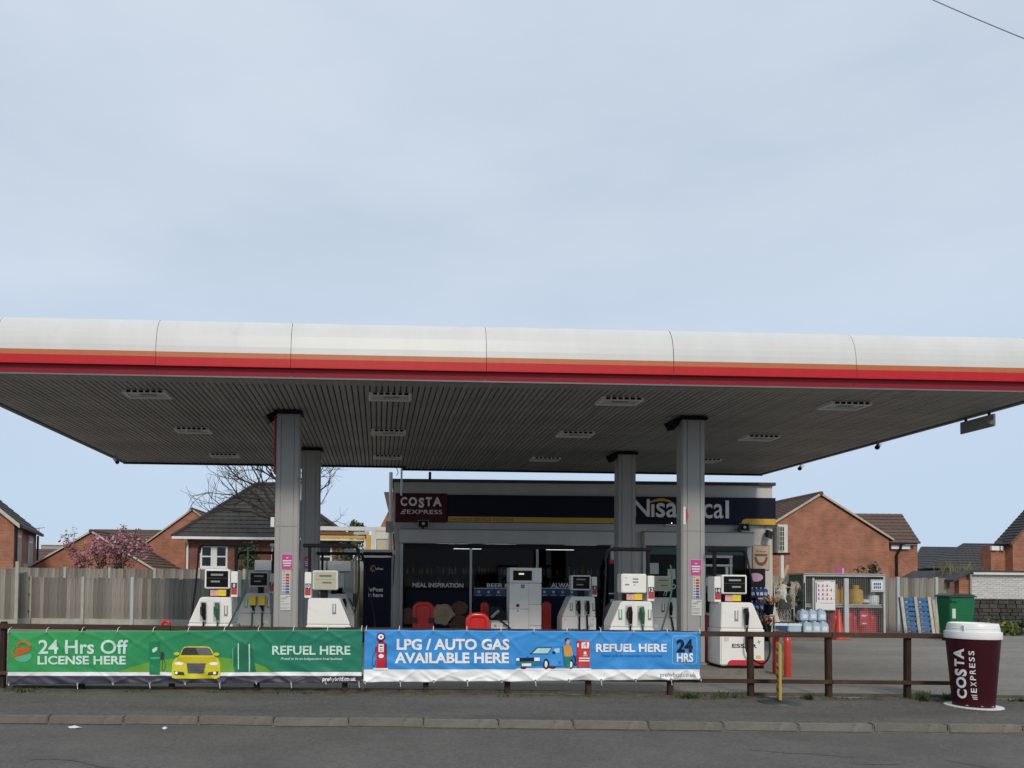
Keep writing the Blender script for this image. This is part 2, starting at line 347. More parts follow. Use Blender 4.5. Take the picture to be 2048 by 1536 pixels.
M('petal_red', (0.42, 0.03, 0.04), 0.6, var=0.2); M('petal_yellow', (0.65, 0.38, 0.03), 0.6, var=0.2); M('petal_white', (0.72, 0.70, 0.66), 0.6, var=0.1)
M('blue_liquid', (0.02, 0.06, 0.26), 0.25, var=0.2, coat=0.4)
M('poster_tan', (0.52, 0.40, 0.31), 0.5, var=0.12, vs=9)
M('poster_brown', (0.17, 0.075, 0.045), 0.5, var=0.25, vs=14)
M('gold_frame', (0.36, 0.21, 0.04), 0.45, var=0.08)
M('kiosk_grey', (0.32, 0.325, 0.32), 0.5, var=0.08)
M('kiosk_white', (0.66, 0.65, 0.61), 0.5, var=0.08, dirt=((0.45, 0.4, 0.3), 2, 0.62, 0.2))
M('frame_yellow', (0.62, 0.37, 0.06), 0.55, var=0.15, dirt=((0.4, 0.35, 0.1), 3, 0.6, 0.2))
M('cream_panel', (0.55, 0.52, 0.38), 0.6, var=0.08)
M('rail_teal', (0.03, 0.09, 0.085), 0.4, var=0.1)
# ================================================================== SETTING
def sheet(name, x0, x1, y0, y1, z0, z1, mat):
    return MB().box(x0, x1, y0, y1, z0, z1).build(name, mat, kind='structure')
sheet('ground', -400, 400, -200, 900, -0.6, -0.16, 'terrain')
sheet('road', -90, 90, -6, 9.20, -0.158, -0.10, 'asphalt_road')
sheet('pavement', -90, 90, 9.33, 11.22, -0.158, 0.0, 'asphalt_path')
sheet('forecourt', -40, 45, 11.34, 33, -0.158, 0.012, 'forecourt_concrete')
# kerb: every stone is a part
kerb = MB().box(-90, 90, 9.215, 9.325, -0.158, -0.06).build('kerb', 'kerb_concrete', kind='structure')
kx = -9.3
kst = MB().box(-0.452, 0.452, -0.065, 0.065, -0.10, 0.0).build('kerb_stone', 'kerb_concrete', kerb, bevel=0.014)
kst.location = (kx, 9.265, 0.004)
for i in range(1, 30):
    inst(kst, 'kerb_stone', kerb, (kx + 0.915 * i, 9.265 + random.uniform(-0.006, 0.006), 0.004 + random.uniform(-0.006, 0.005)), (random.uniform(-.01, .01), random.uniform(-.006, .006), random.uniform(-.006, .006)))
# uneven dirt edge under the timber fence
def dirt_edge():
    mb = MB(); nx, ny = 260, 6; xs = [-12 + 26 * i / nx for i in range(nx + 1)]
    vs_ = []
    for j in range(ny + 1):
        for x in xs:
            t = j / ny; y = 11.05 + 0.36 * t + 0.05 * mnoise.noise(Vector((x * 2.1, t, 3)))
            h = 0.045 * math.sin(math.pi * t) * (0.55 + 0.9 * mnoise.noise(Vector((x * 1.7, 1, 5)))) + 0.012 * mnoise.noise(Vector((x * 9, y * 9, 1)))
            vs_.append((x, y, max(-0.03, h) if 0 < j < ny else -0.04))
    fs = [(j * (nx + 1) + i, j * (nx + 1) + i + 1, (j + 1) * (nx + 1) + i + 1, (j + 1) * (nx + 1) + i) for j in range(ny) for i in range(nx)]
    mb.add(vs_, fs); mb.build('dirt_edge', 'edging_dirt', kind='structure', smooth=True)
dirt_edge()
MB().box(-12, 14, 11.40, 11.50, -0.1, 0.05).build('edging_kerb', 'edging_dirt', kind='structure')  # dark dirt colour here paints the shadow line along the edging
# weeds and gravel along that edge
def blades(mb, x, y, z, n, h, spread):
    for _ in range(n):
        a = random.uniform(0, 6.28); r = spread * random.random() ** 0.7; bx, by = x + r * math.cos(a), y + 0.5 * r * math.sin(a)
        hh = h * random.uniform(0.4, 1); lx, ly = random.uniform(-.5, .5) * hh, random.uniform(-.4, .4) * hh; wd = random.uniform(0.006, 0.016)
        dx, dy = wd * math.cos(a), wd * math.sin(a)
        mb.add([(bx - dx, by - dy, z), (bx + dx, by + dy, z), (bx + lx * .5 + dx, by + ly * .5 + dy, z + hh * .6), (bx + lx, by + ly, z + hh), (bx + lx * .5 - dx, by + ly * .5 - dy, z + hh * .6)], [(0, 1, 2, 3, 4)])
mb = MB()
for px, n, h, sp_ in ((30, 60, .07, .3), (560, 40, .06, .2), (480, 20, .05, .15), (1010, 25, .06, .2), (1365, 160, .11, .22), (1400, 70, .07, .3), (1450, 40, .12, .25), (1590, 60, .10, .10), (1800, 110, .17, .12), (1855, 60, .14, .10), (1985, 40, .07, .1), (2030, 40, .08, .15), (1640, 20, .05, .15), (250, 20, .05, .2), (860, 14, .05, .1)):
    p = lay(px, 1392, 0); blades(mb, p.x, 11.12 + random.uniform(0, .1), 0.0, n, h, sp_)
for _ in range(520):
    blades(mb, random.uniform(-7, 10), 11.2 + random.uniform(-.08, .1), 0.005, 2, 0.04, 0.04)
mb.m = 1
mb.build('weeds', ['leaf_green', 'leaf_bright'], kind='stuff', recalc=False)
mb = MB()
for _ in range(1500):
    x = random.uniform(-8, 11); y = 9.4 + 1.75 * random.random() ** 0.35 if random.random() < .75 else random.uniform(7.5, 9.15)
    z = 0.002 if y > 9.3 else -0.098
    r = random.uniform(.004, .014); a = random.uniform(0, 3)
    mb.add([(x + r * math.cos(a), y + r * math.sin(a), z), (x + r * math.cos(a + 2.1), y + r * math.sin(a + 2.1), z), (x + r * math.cos(a + 4.2), y + r * math.sin(a + 4.2), z), (x, y, z + r)], [(0, 1, 3), (1, 2, 3), (2, 0, 3)])
mb.build('gravel', 'kerb_concrete', kind='stuff', recalc=False)
# road cracks, patches and litter
mb = MB()
def crack(pts, wd):
    for a, b in zip(pts, pts[1:]):
        a = Vector(a); b = Vector(b); d = (b - a).normalized(); nrm = Vector((-d.y, d.x, 0)) * wd
        mb.poly([a - nrm, b - nrm, b + nrm, a + nrm])
for sx_, sy_, n, st, ang in ((1700, 1526, 6, .10, -.4), (1890, 1520, 7, .09, -.9), (60, 1520, 8, .22, .05), (1500, 1500, 6, .2, .02)):
    p = lay(sx_, sy_, -0.1); pts = []; a = ang
    for i in range(n):
        pts.append((p.x, p.y, -0.0955)); a += random.uniform(-.5, .5); p = p + Vector((st * math.cos(a), st * math.sin(a), 0))
    crack(pts, 0.007)
mb.build('road_cracks', 'edging_dirt', kind='stuff')
for nm, px, py, a, b_, lab, c in (('litter_wrapper', 153, 1455, .10, .03, 'long crumpled white paper scrap lying at the kerb foot', 'litter'),
                                  ('litter_paper', 332, 1457, .035, .025, 'small white paper crumb lying at the kerb foot below the yellow car', 'litter')):
    p = lay(px, py, -0.1); mb = MB(p); k = 9
    top = [(p.x + a * math.cos(6.283 * i / k) * random.uniform(.8, 1.1), p.y - .05 + b_ * math.sin(6.283 * i / k), p.z + .004 + random.uniform(0, .02)) for i in range(k)]
    mb.add(top + [(p.x, p.y - .05, p.z + .035)], [(i, (i + 1) % k, k) for i in range(k)])
    o = mb.build(nm, 'paper'); o.location = p; tag(o, lab, c, 'litter by the kerb')

# ================================================================== CANOPY
ZC = 5.0
P0 = at(1000, 757, 12.2); CYAW = R(1.7)
can = thing('petrol_canopy', 'flat canopy with white fascia banded orange and red on four grey columns', 'canopy', (P0.x, P0.y, 0), CYAW)
CM = Matrix.Translation((P0.x, P0.y, 0)) @ Matrix.Rotation(CYAW, 4, 'Z'); CMI = CM.inverted()
def ceil(px, py, z=ZC): return CMI @ lay(px, py, z)
def loc(v): return CMI @ Vector(v)
U0 = ceil(245, 924).x; U1 = ceil(1520, 948).x + 0.1; VL = ceil(245, 924).y; VR = ceil(1520, 948).y; UN = ceil(807, 940).x
prof = [(0.10, ZC), (0.075, ZC + .13), (0.0, ZC + .14), (0.0, ZC + .165), (0.004, ZC + .285), (0.008, ZC + .37)]
for i in range(1, 10):
    t = math.pi / 2 * i / 9; prof.append((0.008 + .30 * (1 - math.cos(t)), ZC + .37 + .60 * math.sin(t)))
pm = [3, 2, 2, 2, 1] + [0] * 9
def fascia(ua, ub, f):
    mb = MB(); back = [(.5, ZC + .97), (.5, ZC)]
    n = len(prof)
    for i in range(n - 1):
        mb.m = pm[i]; (v0, z0), (v1, z1) = prof[i], prof[i + 1]
        mb.add([f(ua, v0, z0), f(ub, v0, z0), f(ub, v1, z1), f(ua, v1, z1)], [(0, 1, 2, 3)])
    mb.m = 4
    for u in (ua, ub): mb.poly([f(u, v, z) for v, z in prof] + [f(u, .5, ZC)])
    mb.poly([f(ua, .5, ZC), f(ub, .5, ZC), f(ub, .10, ZC), f(ua, .10, ZC)])
    return mb
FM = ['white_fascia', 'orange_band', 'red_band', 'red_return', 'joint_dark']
seams = [loc(at(p, 720, 12.2)).x for p in (317, 583, 973, 1352, 1727)]
us = [U0, seams[0] - 2.55] + seams + [seams[-1] + 3.05, U1]
us = [U0] + [u for u in us[1:-1] if U0 + .5 < u < U1 - .5] + [U1]
for a, b in zip(us, us[1:]):
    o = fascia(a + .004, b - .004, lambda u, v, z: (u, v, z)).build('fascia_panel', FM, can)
    o.location = (0, random.uniform(-.004, .004), random.uniform(-.003, .003))
for u_, sg, vr in ((U0, 1, VL), (U1, -1, VR)):
    n = 3
    for i in range(n):
        a = .5 + (vr - .5) * i / n; b = .5 + (vr - .5) * (i + 1) / n
        fascia(a + .004, b - .004, lambda u, v, z: (u_ + sg * v * .6, u, z)).build('fascia_panel', FM, can)
MB().box(U0 + .3, U1 - .3, .48, VL - .05, ZC + .80, ZC + .86).build('canopy_roof', 'soffit_trim', can)
mb = MB(); mb.box(U0 + .08, UN - .05, .5, VL, ZC + .035, ZC + .07); mb.box(UN - .045, U1 - .08, .5, VR, ZC + .035, ZC + .07); mb.box(U0 + .31, U1 - .31, .105, .495, ZC + .035, ZC + .07)
mb.build('soffit_backing', 'soffit_back', can)
mb = MB(); mb.box(U0 + .02, UN - .06, VL + .001, VL + .05, ZC - .05, ZC + .75); mb.box(UN - .055, U1 - .02, VR + .001, VR + .05, ZC - .05, ZC + .75); mb.box(UN - .055, UN - .01, VL + .06, VR, ZC - .045, ZC + .5)
mb.build('rear_edge', 'black_plastic', can)
mb = MB(); mb.box(U0 + .03, U1 - .03, .055, .10, ZC - .028, ZC - .004); mb.box(U0 + .0, U0 + .10, .105, VL, ZC - .03, ZC - .004); mb.box(U1 - .10, U1, .105, VR, ZC - .03, ZC - .004)
mb.build('soffit_trim', 'soffit_trim', can)
mod = 0.105; ns = int((U1 - U0 - .24) / mod); sA = sB = None
def strip(v1):
    mb = MB(); c = [(-.042, .03), (-.042, .005), (-.033, -.003), (.033, -.003), (.042, .005), (.042, .03)]
    v0 = .102
    mb.add([(x, v0, ZC + z) for x, z in c] + [(x, v1, ZC + z) for x, z in c], [(i, i + 1, i + 7, i + 6) for i in range(5)] + [(0, 1, 2, 3, 4, 5), (6, 7, 8, 9, 10, 11)])
    return mb
for i in range(ns):
    u = U0 + .17 + mod * i
    left = u < UN
    src = sA if left else sB
    if src is None:
        src = strip((VL if left else VR) - .01).build('ceiling_strip', 'soffit_strip', can)
        if left: sA = src
        else: sB = src
        src.location = (u, 0, 0)
    else: inst(src, 'ceiling_strip', can, (u, 0, random.uniform(-.003, .003)))
# columns
def column(px, py_top):
    p = ceil(px, py_top); u, v = p.x, p.y + .13; hw, hd = .22, .13
    mb = MB(); mb.box(u - hw, u + hw, v - hd, v + hd, .16, ZC - .03)
    c = mb.build('column', 'column_grey', can)
    for a, b in ((-hw + .012, -hw + .085), (-hw + .10, hw - .10), (hw - .085, hw - .012)):
        MB().box(u + a, u + b, v - hd - .016, v - hd - .001, .17, 2.72).build('cladding_panel', 'column_grey', c)
        MB().box(u + a, u + b, v - hd - .016, v - hd - .001, 2.73, ZC - .10).build('cladding_panel', 'column_grey', c)
    for sg in (-1, 1):
        MB().box(u + sg * (hw + .001), u + sg * (hw + .014), v - hd + .02, v + hd - .02, .17, ZC - .10).build('cladding_panel', 'column_grey', c)
    mb = MB(); mb.box(u - hw - .05, u + hw + .05, v - hd - .05, v + hd + .05, ZC - .085, ZC - .03)
    for i in range(6): mb.box(u - hw - .03 + i * .085, u - hw + .01 + i * .085, v - hd - .085, v - hd - .052, ZC - .075, ZC - .035)
    mb.build('column_cap', 'black_plastic', c)
    MB().box(u - hw - .03, u + hw + .03, v - hd - .03, v + hd + .03, .115, .16).build('base_plate', 'groove_grey', c)
    return CM @ Vector((u, v - hd - .016, 0)), CM @ Vector((u, v, 0))
colsP = {k: column(*v) for k, v in dict(fl=(577, 819), rl=(622.5, 894), fr=(1386.5, 831), rr=(1253.5, 902)).items()}
# ceiling light fittings
names = ['at the front of its bay', 'in the middle of its bay', 'at the back of its bay']
where = ['far left bay', 'second bay', 'third bay', 'far right bay']
li = 0
for r_, row in enumerate((((295, 785), (780, 790), (1238, 799), (1688, 808)), ((387, 858), (777, 862), (1150, 866), (1517, 873)), ((450, 909), (775, 912), (1090, 916), (1408, 919)))):
    for c_, (px, py) in enumerate(row):
        p = CM @ (ceil(px, py))
        side = ['beyond the left columns', 'above the LPG banner start', 'between the right columns and the pale sign', 'beyond the right columns'][c_]
        lab = 'white louvred light fitting under the canopy, %s, %s' % (['front row', 'middle row', 'rear row'][r_], ['leftmost of four', 'second from the left', 'third from the left', 'rightmost of four'][c_])
        t = thing('canopy_light', lab, 'light', (p.x, p.y, ZC - .004), CYAW, 'light fittings under the canopy')
        w_, d_ = .38, .22
        mb = MB()
        mb.box(-w_, w_, -d_, -d_ + .05, -.06, 0); mb.box(-w_, w_, d_ - .05, d_, -.06, 0); mb.box(-w_, -w_ + .05, -d_ + .051, d_ - .051, -.058, 0); mb.box(w_ - .05, w_, -d_ + .051, d_ - .051, -.058, 0)
        mb.build('frame', 'sign_white', t)
        MB().box(-w_ + .052, w_ - .052, -d_ + .052, d_ - .052, -.03, -.002).build('diffuser', 'light_lens', t)
        MB().box(-.12, .16, -.03, .03, -.05, -.031).build('lamp_holder', 'grey_metal', t)
        for q in range(6): MB().box(-w_ + .08 + q * .11, -w_ + .15 + q * .11, -d_ - .012, -d_ - .001, -.05, -.012).build('vent_slot', 'black_plastic', t)
# cameras and floodlights
def cctv(px, py, Y, lab, dx, dy, dz, ln=.22, r=.05, black=False, mount=(0, 0, .16)):
    p = at(px, py, Y); t = thing('floodlight' if black else 'security_camera', lab, 'floodlight' if black else 'security camera', p, 0, None)
    d = Vector((dx, dy, dz)).normalized()
    mb = MB()
    if black:
        q = d.to_track_quat('Y', 'Z').to_matrix()
        mb.add([q @ Vector(c) * .72 for c in [(-.11, -.13, -.09), (.11, -.13, -.09), (.13, .15, -.12), (-.13, .15, -.12), (-.11, -.13, .09), (.11, -.13, .09), (.13, .15, .12), (-.13, .15, .12)]],
               [(0, 3, 2, 1), (4, 5, 6, 7), (0, 1, 5, 4), (1, 2, 6, 5), (2, 3, 7, 6), (3, 0, 4, 7)])
        mb.build('housing', 'black_plastic', t)
        MB().add([q @ Vector(c) * .72 for c in [(-.11, .153, -.1), (.11, .153, -.1), (.11, .153, .1), (-.11, .153, .1)]], [(0, 1, 2, 3)]).build('lens', 'screen_black', t)
        MB().tube([(0, 0, 0), (mount[0] * .5, mount[1] * .5, .06), mount], .03).build('bracket', 'black_plastic', t)
    else:
        mb.tube([-d * ln * .5, d * ln * .4], r, 10); mb.build('housing', 'paper', t)
        MB().tube([d * ln * .401, d * ln * .5], r * 1.08, 10).build('hood', 'black_plastic', t)
        MB().tube([(0, 0, 0), (mount[0] * .6, mount[1] * .6, mount[2] * .6), mount], .018).build('bracket', 'grey_metal', t)
cctv(232, 921, 20.2, 'small grey camera under the canopy rim near its far left corner', .5, -.5, -.5, mount=(.0, 0, .13))
cctv(1757, 891, 17.2, 'small grey camera under the canopy right rim, nearer of two', -.6, -.5, -.5, mount=(.05, 0, .15))
cctv(1602, 934, 20.4, 'small grey camera under the canopy right rim, farther of two', -.6, -.5, -.5, mount=(.05, 0, .12))
cctv(544, 834, 14.55, 'black floodlight angled off the top of the column nearest the bungalow', -.8, -.3, -.6, black=True, mount=(.16, 0, .1))
cctv(1345, 848, 14.7, 'black floodlight angled off the top of the column nearest pump 14', -.8, -.3, -.6, black=True, mount=(.16, 0, .1))
cctv(1225, 914, 18.7, 'black floodlight angled off the shaded column in front of the shop sign', -.8, -.3, -.6, black=True, mount=(.16, 0, .1))
# hanging boards under the canopy rims
for a, b, lab in (((1922, 840), (1993, 822), 'grey board hanging under the right rim of the canopy'), ((-60, 775), (12, 812), 'grey board hanging under the left rim of the canopy')):
    pa, pb = CM @ ceil(*a, z=4.93), CM @ ceil(*b, z=4.93)
    if a[0] > 1000: vv = [min((i * .02 for i in range(500)), key=lambda v: abs(project(CM @ Vector((U1 - .03, v, 4.93)))[0] - q)) for q in (1922, 1988)]; pa = CM @ Vector((U1 - .03, vv[0], 4.93)); pb = CM @ Vector((U1 - .03, vv[1], 4.93))
    else: pa = CM @ Vector((U0 + .02, ceil(24, 812, 4.9).y, 4.93)); pb = pa - (CM.to_3x3() @ Vector((0, 1.6, 0)))
    t = thing('hanging_board', lab, 'board', (pa.x, pa.y, 0), math.atan2((pb - pa).y, (pb - pa).x)); ln = (pb - pa).length
    MB().box(0, ln, -.02, .02, 4.70, 4.93).build('panel', 'grey_metal', t)
    MB().box(.1, .14, -.015, .015, 4.931, 4.995).build('hanger', 'black_plastic', t); MB().box(ln - .14, ln - .1, -.015, .015, 4.931, 4.995).build('hanger', 'black_plastic', t)
    MB().tube([(ln - .1, 0, 4.8), (ln + .05, -.08, 4.76)], .04, 8).build('lamp', 'paper', t)

# stickers and notices on columns
def board(name, lab, cat, px0, py0, px1, py1, Y, mat, border=None, th=.008, group=None, extra=None):
    x0, x1, z0, z1 = rect(px0, py0, px1, py1, Y)
    t = thing(name, lab, cat, ((x0 + x1) / 2, Y, z0), 0, group); w_ = (x1 - x0) / 2; h = z1 - z0
    if border:
        MB().box(-w_, w_, -th, 0, 0, h).build('border', border, t); b = min(w_, h) * .08
        MB().box(-w_ + b, w_ - b, -th - .003, -th - .0005, b, h - b).build('panel', mat, t)
    else: MB().box(-w_, w_, -th, 0, 0, h).build('panel', mat, t)
    if extra: extra(t, w_, h, -th - .005)
    return t
def lines(mat, name, rows):
    def f(t, w_, h, y):
        mb = MB()
        for (a, b, c, d) in rows: mb.poly([(-w_ + 2 * w_ * a, y, h * c), (-w_ + 2 * w_ * b, y, h * c), (-w_ + 2 * w_ * b, y, h * d), (-w_ + 2 * w_ * a, y, h * d)])
        mb.build(name, mat, t)
    return f
def both(*fs):
    def f(t, w_, h, y):
        for g in fs: g(t, w_, h, y)
    return f
def priceform(t, w_, h, y):
    n = 8
    for k, (mat, idx) in enumerate((('sticker_yellow', [0]), ('sticker_red', [1, 2, 3, 4]), ('sticker_blue', [5, 6, 7]))):
        for i in idx:
            zt = h * (1 - (i + .12) / n); zb = h * (1 - (i + .8) / n)
            MB().box(-w_ * .15, w_ * .75, y - .001, y + .003, zb, zt).build('label', mat, t)
            MB().box(-w_ * .8, -w_ * .35, y - .001, y + .003, zb + (zt - zb) * .25, zt - (zt - zb) * .25).build('mark', 'ink_grey' if i < 5 else 'sticker_blue', t)
mag = both(lines('sign_white', 'print', [(.12, .88, .52, .60), (.14, .86, .36, .44), (.2, .8, .22, .28), (.42, .6, .72, .78)]))
doc = lines('ink_grey', 'print', [(.5, .92, .86, .90), (.08, .7, .78, .81), (.08, .6, .71, .74), (.06, .4, .56, .59), (.06, .85, .42, .44), (.06, .8, .34, .36), (.06, .85, .18, .20), (.06, .7, .12, .14)])
YL, YR, YB = colsP['fl'][0].y - .003, colsP['fr'][0].y - .003, colsP['rl'][0].y - .003
board('magenta_sign', 'magenta notice with white lines on the column beside the bungalow', 'sign', 563, 1108, 586, 1139, YL, 'magenta', 'pale_pink', extra=mag)
board('price_sticker', 'strip of yellow, red and blue labels below the magenta notice near the bungalow', 'sticker', 564, 1141, 581, 1187, YL, 'paper', extra=priceform)
board('paper_notice', 'framed white paper notice low on the column near the bungalow', 'notice', 560, 1189, 582, 1221, YL, 'paper', 'grey_metal', extra=doc)
board('magenta_sign', 'magenta notice with white lines on the column nearest the shop door', 'sign', 1380, 1119, 1403, 1151, YR, 'magenta', 'pale_pink', extra=mag)
board('price_sticker', 'strip of yellow, red and blue labels below the magenta notice near the shop door', 'sticker', 1385, 1152, 1400, 1197, YR, 'paper', extra=priceform)
board('paper_notice', 'white paper notice low on the column near the shop door', 'notice', 1383, 1199, 1403, 1231, YR, 'paper', extra=doc)
board('magenta_sign', 'shaded magenta notice half hidden on the rear column beside the cream pump screen', 'sign', 608, 1113, 622, 1137, YB, 'magenta', extra=mag)
board('price_sticker', 'shaded label strip half hidden on the rear column beside the cream pump screen', 'sticker', 610, 1138, 622, 1176, YB, 'paper', extra=priceform)
# flat signs fixed on the sides of columns
p = colsP['fl'][1]
def sidebox(name, lab, cat, px, py0, py1, Y, sx0, mat, wd=.02, d=.18):
    x = sx0; z0 = at(px, py1, Y).z; z1 = at(px, py0, Y).z
    o = MB((x, Y, z0)).box(x - wd / 2, x + wd / 2, Y - d / 2, Y + d / 2, z0, z1).build(name, mat); o.location = (x, Y, z0); tag(o, lab, cat); return o
xl = p.x - .22 - .03
sidebox('red_strip', 'tall narrow red strip down the outer side of a front column', 'strip', 552, 832, 948, p.y - .1, xl, 'red_band', .025, .10)
sidebox('column_lamp', 'small white lamp box on the side of the column by the bungalow roof', 'lamp', 551, 1035, 1054, p.y - .1, xl - .02, 'sign_white', .07, .12)
xr = p.x + .22 + .03
sidebox('cable_box', 'narrow white cable cover on the inner side of the column by the bungalow', 'cable cover', 603, 968, 1000, p.y, xr, 'sign_white', .025, .06)
p = colsP['fr'][1]
t = thing('fire_sign', 'white and red sign plate on the outer edge of the column by the shop name', 'sign', (p.x - .15, p.y - .146, at(1370, 1050, p.y).z)); h_ = at(1370, 1015, p.y).z - t.location.z
MB().box(-.05, -.004, -.012, -.002, 0, h_).build('panel', 'sign_white', t)
MB().prism([(.0 + .045 * math.sin(math.pi * i / 12), h_ * .1 + h_ * .8 * i / 12) for i in range(13)], 'y', -.02, -.008).build('disc', 'sticker_red', t)
# ================================================================== SHOP
YS = 22.7
sx0 = at(787, 1100, YS).x; sx1 = at(1545, 1110, YS).x
ztop = at(1165, 964, YS).z; SB = (sx0, YS, 0)
shop = thing('service_shop', 'low white flat roofed forecourt shop with navy name band and dark windows', 'shop', SB)
def sz(py): return at(1165, py, YS).z           # height of a picture row on the facade (taken at the facade's middle)
def sx(px, py=1100): return at(px, py, YS).x
Zw = [sz(y) for y in (1243 + 40, 1089, 1064, 1047, 993, 968, 962)]
z_head, z_box1, z_sb, z_st, z_cap0, z_cap1 = Zw[1], Zw[2], Zw[3], Zw[4], Zw[5], Zw[6]
W1a, W1b, W2a, W2b = sx(800), sx(1226), sx(1284), sx(1498)
def shopbox(name, mat, x0, x1, y0, y1, z0, z1, parent=shop, **k): return MB(SB).box(x0, x1, YS + y0, YS + y1, z0, z1).build(name, mat, parent, **k)
for a, b in ((sx0, W1a), (W1b, W2a), (W2b, sx1)): shopbox('wall', 'shop_white', a, b, 0, .25, 0.0, z_head)
shopbox('wall', 'shop_white', sx0, sx1, 0, .25, z_head + .001, z_cap0)
for x_ in (sx0, sx1 - .25): shopbox('wall', 'shop_white', x_, x_ + .25, .251, 8.0, 0, z_cap0)
shopbox('wall', 'shop_white', sx0, sx1, 8.001, 8.25, 0, z_cap0)
shopbox('roof', 'felt_black', sx0 - .06, sx1 + .06, -.10, 8.3, z_cap0 + .001, z_cap1)
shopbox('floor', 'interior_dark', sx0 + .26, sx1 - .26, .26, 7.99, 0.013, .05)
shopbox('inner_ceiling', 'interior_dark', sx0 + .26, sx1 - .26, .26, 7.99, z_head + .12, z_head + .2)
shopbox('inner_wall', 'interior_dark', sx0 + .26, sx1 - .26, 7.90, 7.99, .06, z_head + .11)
# sign band
band = shopbox('sign_band', 'navy_panel', sx(894), sx1 + .03, -.14, -.002, z_sb, z_st)
shopbox('stripe', 'gold_strip', sx(895), sx(1245), -.150, -.142, z_sb + .005, z_sb + .16, band)
mb = MB(SB); a, b = sx(1479, 1040), sx1 + .02
mb.prism([(a, z_sb + .005), (b, z_sb + .005), (b, z_sb + .185), (a + .12, z_sb + .185), (a + .04, z_sb + .15), (a, z_sb + .09)], 'y', YS - .150, YS - .142); mb.build('stripe', 'gold_strip', band)
mb = MB(SB); mb.text('HAYFIELD SERVICE STATION', sx(899), sx(1024), z_sb + .035, z_sb + .115, YS - .154, .01); mb.build('lettering', 'poster_brown', band)
def nz(py): return at(1340, py, YS).z
for s_, a, b, y0, y1 in (('N', 1262, 1296, 1035, 1000), ('sa', 1308, 1351, 1036, 1007), ('lo', 1362, 1398, 1036, 1000), ('ca', 1402, 1442, 1037, 1008), ('l', 1446, 1453, 1036.5, 1001)):
    mb = MB(SB); mb.text(s_, sx(a, 1020), sx(b, 1020), nz(y0), nz(y1), YS - .17, .015 if s_ in ('N', 'sa') else .008); mb.build('lettering', 'sign_white', band)
mb = MB(SB); mb.box(sx(1299, 1020), sx(1305, 1020), YS - .17, YS - .142, nz(1035), nz(1010)); mb.build('lettering', 'sign_white', band)
mb = MB(SB); k = 14; xa, xb = sx(1297, 1005), sx(1345, 1005); lo = []; hi = []
for i in range(k + 1):
    t = i / k; hi.append((xa + (xb - xa) * t, nz(1007) + (nz(998) - nz(1007)) * (1 - (2 * t - .9) ** 2 * .9))); lo.append((xa + (xb - xa) * t, nz(1008) + (nz(1003.5) - nz(1008)) * (1 - (2 * t - .95) ** 2)))
mb.prism(lo + hi[::-1], 'y', YS - .17, YS - .143); mb.build('emblem_arc', 'gold_strip', band)
# coffee sign
cs = thing('coffee_sign', 'square maroon coffee sign with white lettering at the end of the navy band', 'sign', (sx(842), YS - .15, z_sb - .02))
CO = cs.location.copy()
MB(CO).box(sx(790), sx(893), YS - .17, YS - .005, z_sb - .02, z_st + .03).build('panel', 'maroon_panel', cs)
def cz(py): return at(842, py, YS).z
for ch, a, b in (('C', 801, 814), ('O', 817, 834), ('S', 837, 848), ('T', 851, 863), ('A', 865, 883)):
    mb = MB(CO); dz = -.05 if ch == 'S' else 0; mb.text(ch, sx(a, 1005), sx(b, 1005), cz(1013.5) + dz, cz(995.5) + dz * .3, YS - .176, .045); mb.build('lettering', 'sign_white', cs)
mb = MB(CO); mb.text('EXPRESS', sx(814, 1025), sx(884, 1025), cz(1029), cz(1020.5), YS - .176, .004); mb.build('lettering', 'sign_white', cs)
mb = MB(CO)
for i, (a, b) in enumerate(((801, 810), (803, 811), (805.5, 812))): z_ = cz(1028.2 - i * 3.4); mb.box(sx(a, 1025), sx(b, 1025), YS - .178, YS - .172, z_ - .012, z_ + .012)
mb.build('emblem', 'sign_white', cs)
# roller shutter boxes, guides and shopfronts
def shutter(xa, xb, n):
    sb = shopbox('shutter_box', 'shop_white', xa - .03, xb + .03, -.30, -.003, z_head - .02, z_box1, bevel=.02)
    shopbox('box_lip', 'groove_grey', xa - .03, xb + .03, -.31, -.001, z_box1 + .002, z_box1 + .03, sb)
    for x_ in (xa + .002, xb - .092): shopbox('shutter_guide', 'frame_alu', x_, x_ + .09, -.08, .05, 0.02, z_head - .022)
    fr = shopbox('window_frame', 'frame_dark', xa + .095, xb - .095, .02, .10, z_head - .16, z_head - .023)
    shopbox('window_frame', 'frame_dark', xa + .095, xb - .095, .02, .10, .02, .12)
shutter(W1a, W1b, 3); shutter(W2a, W2b, 2)
mul1 = [W1a + .10, sx(942), sx(1075), W1b - .10]
for i in range(3):
    a, b = mul1[i], mul1[i + 1]
    pn = shopbox('window_pane', 'shop_glass', a + .04, b - .04, .055, .062, .125, z_head - .165)
    if i < 2: shopbox('mullion', 'frame_alu', b - .035, b + .035, .0, .10, .121, z_head - .161)
for a in (mul1[0], mul1[3] - .04): shopbox('mullion', 'frame_dark', a, a + .036, .015, .10, .121, z_head - .161)
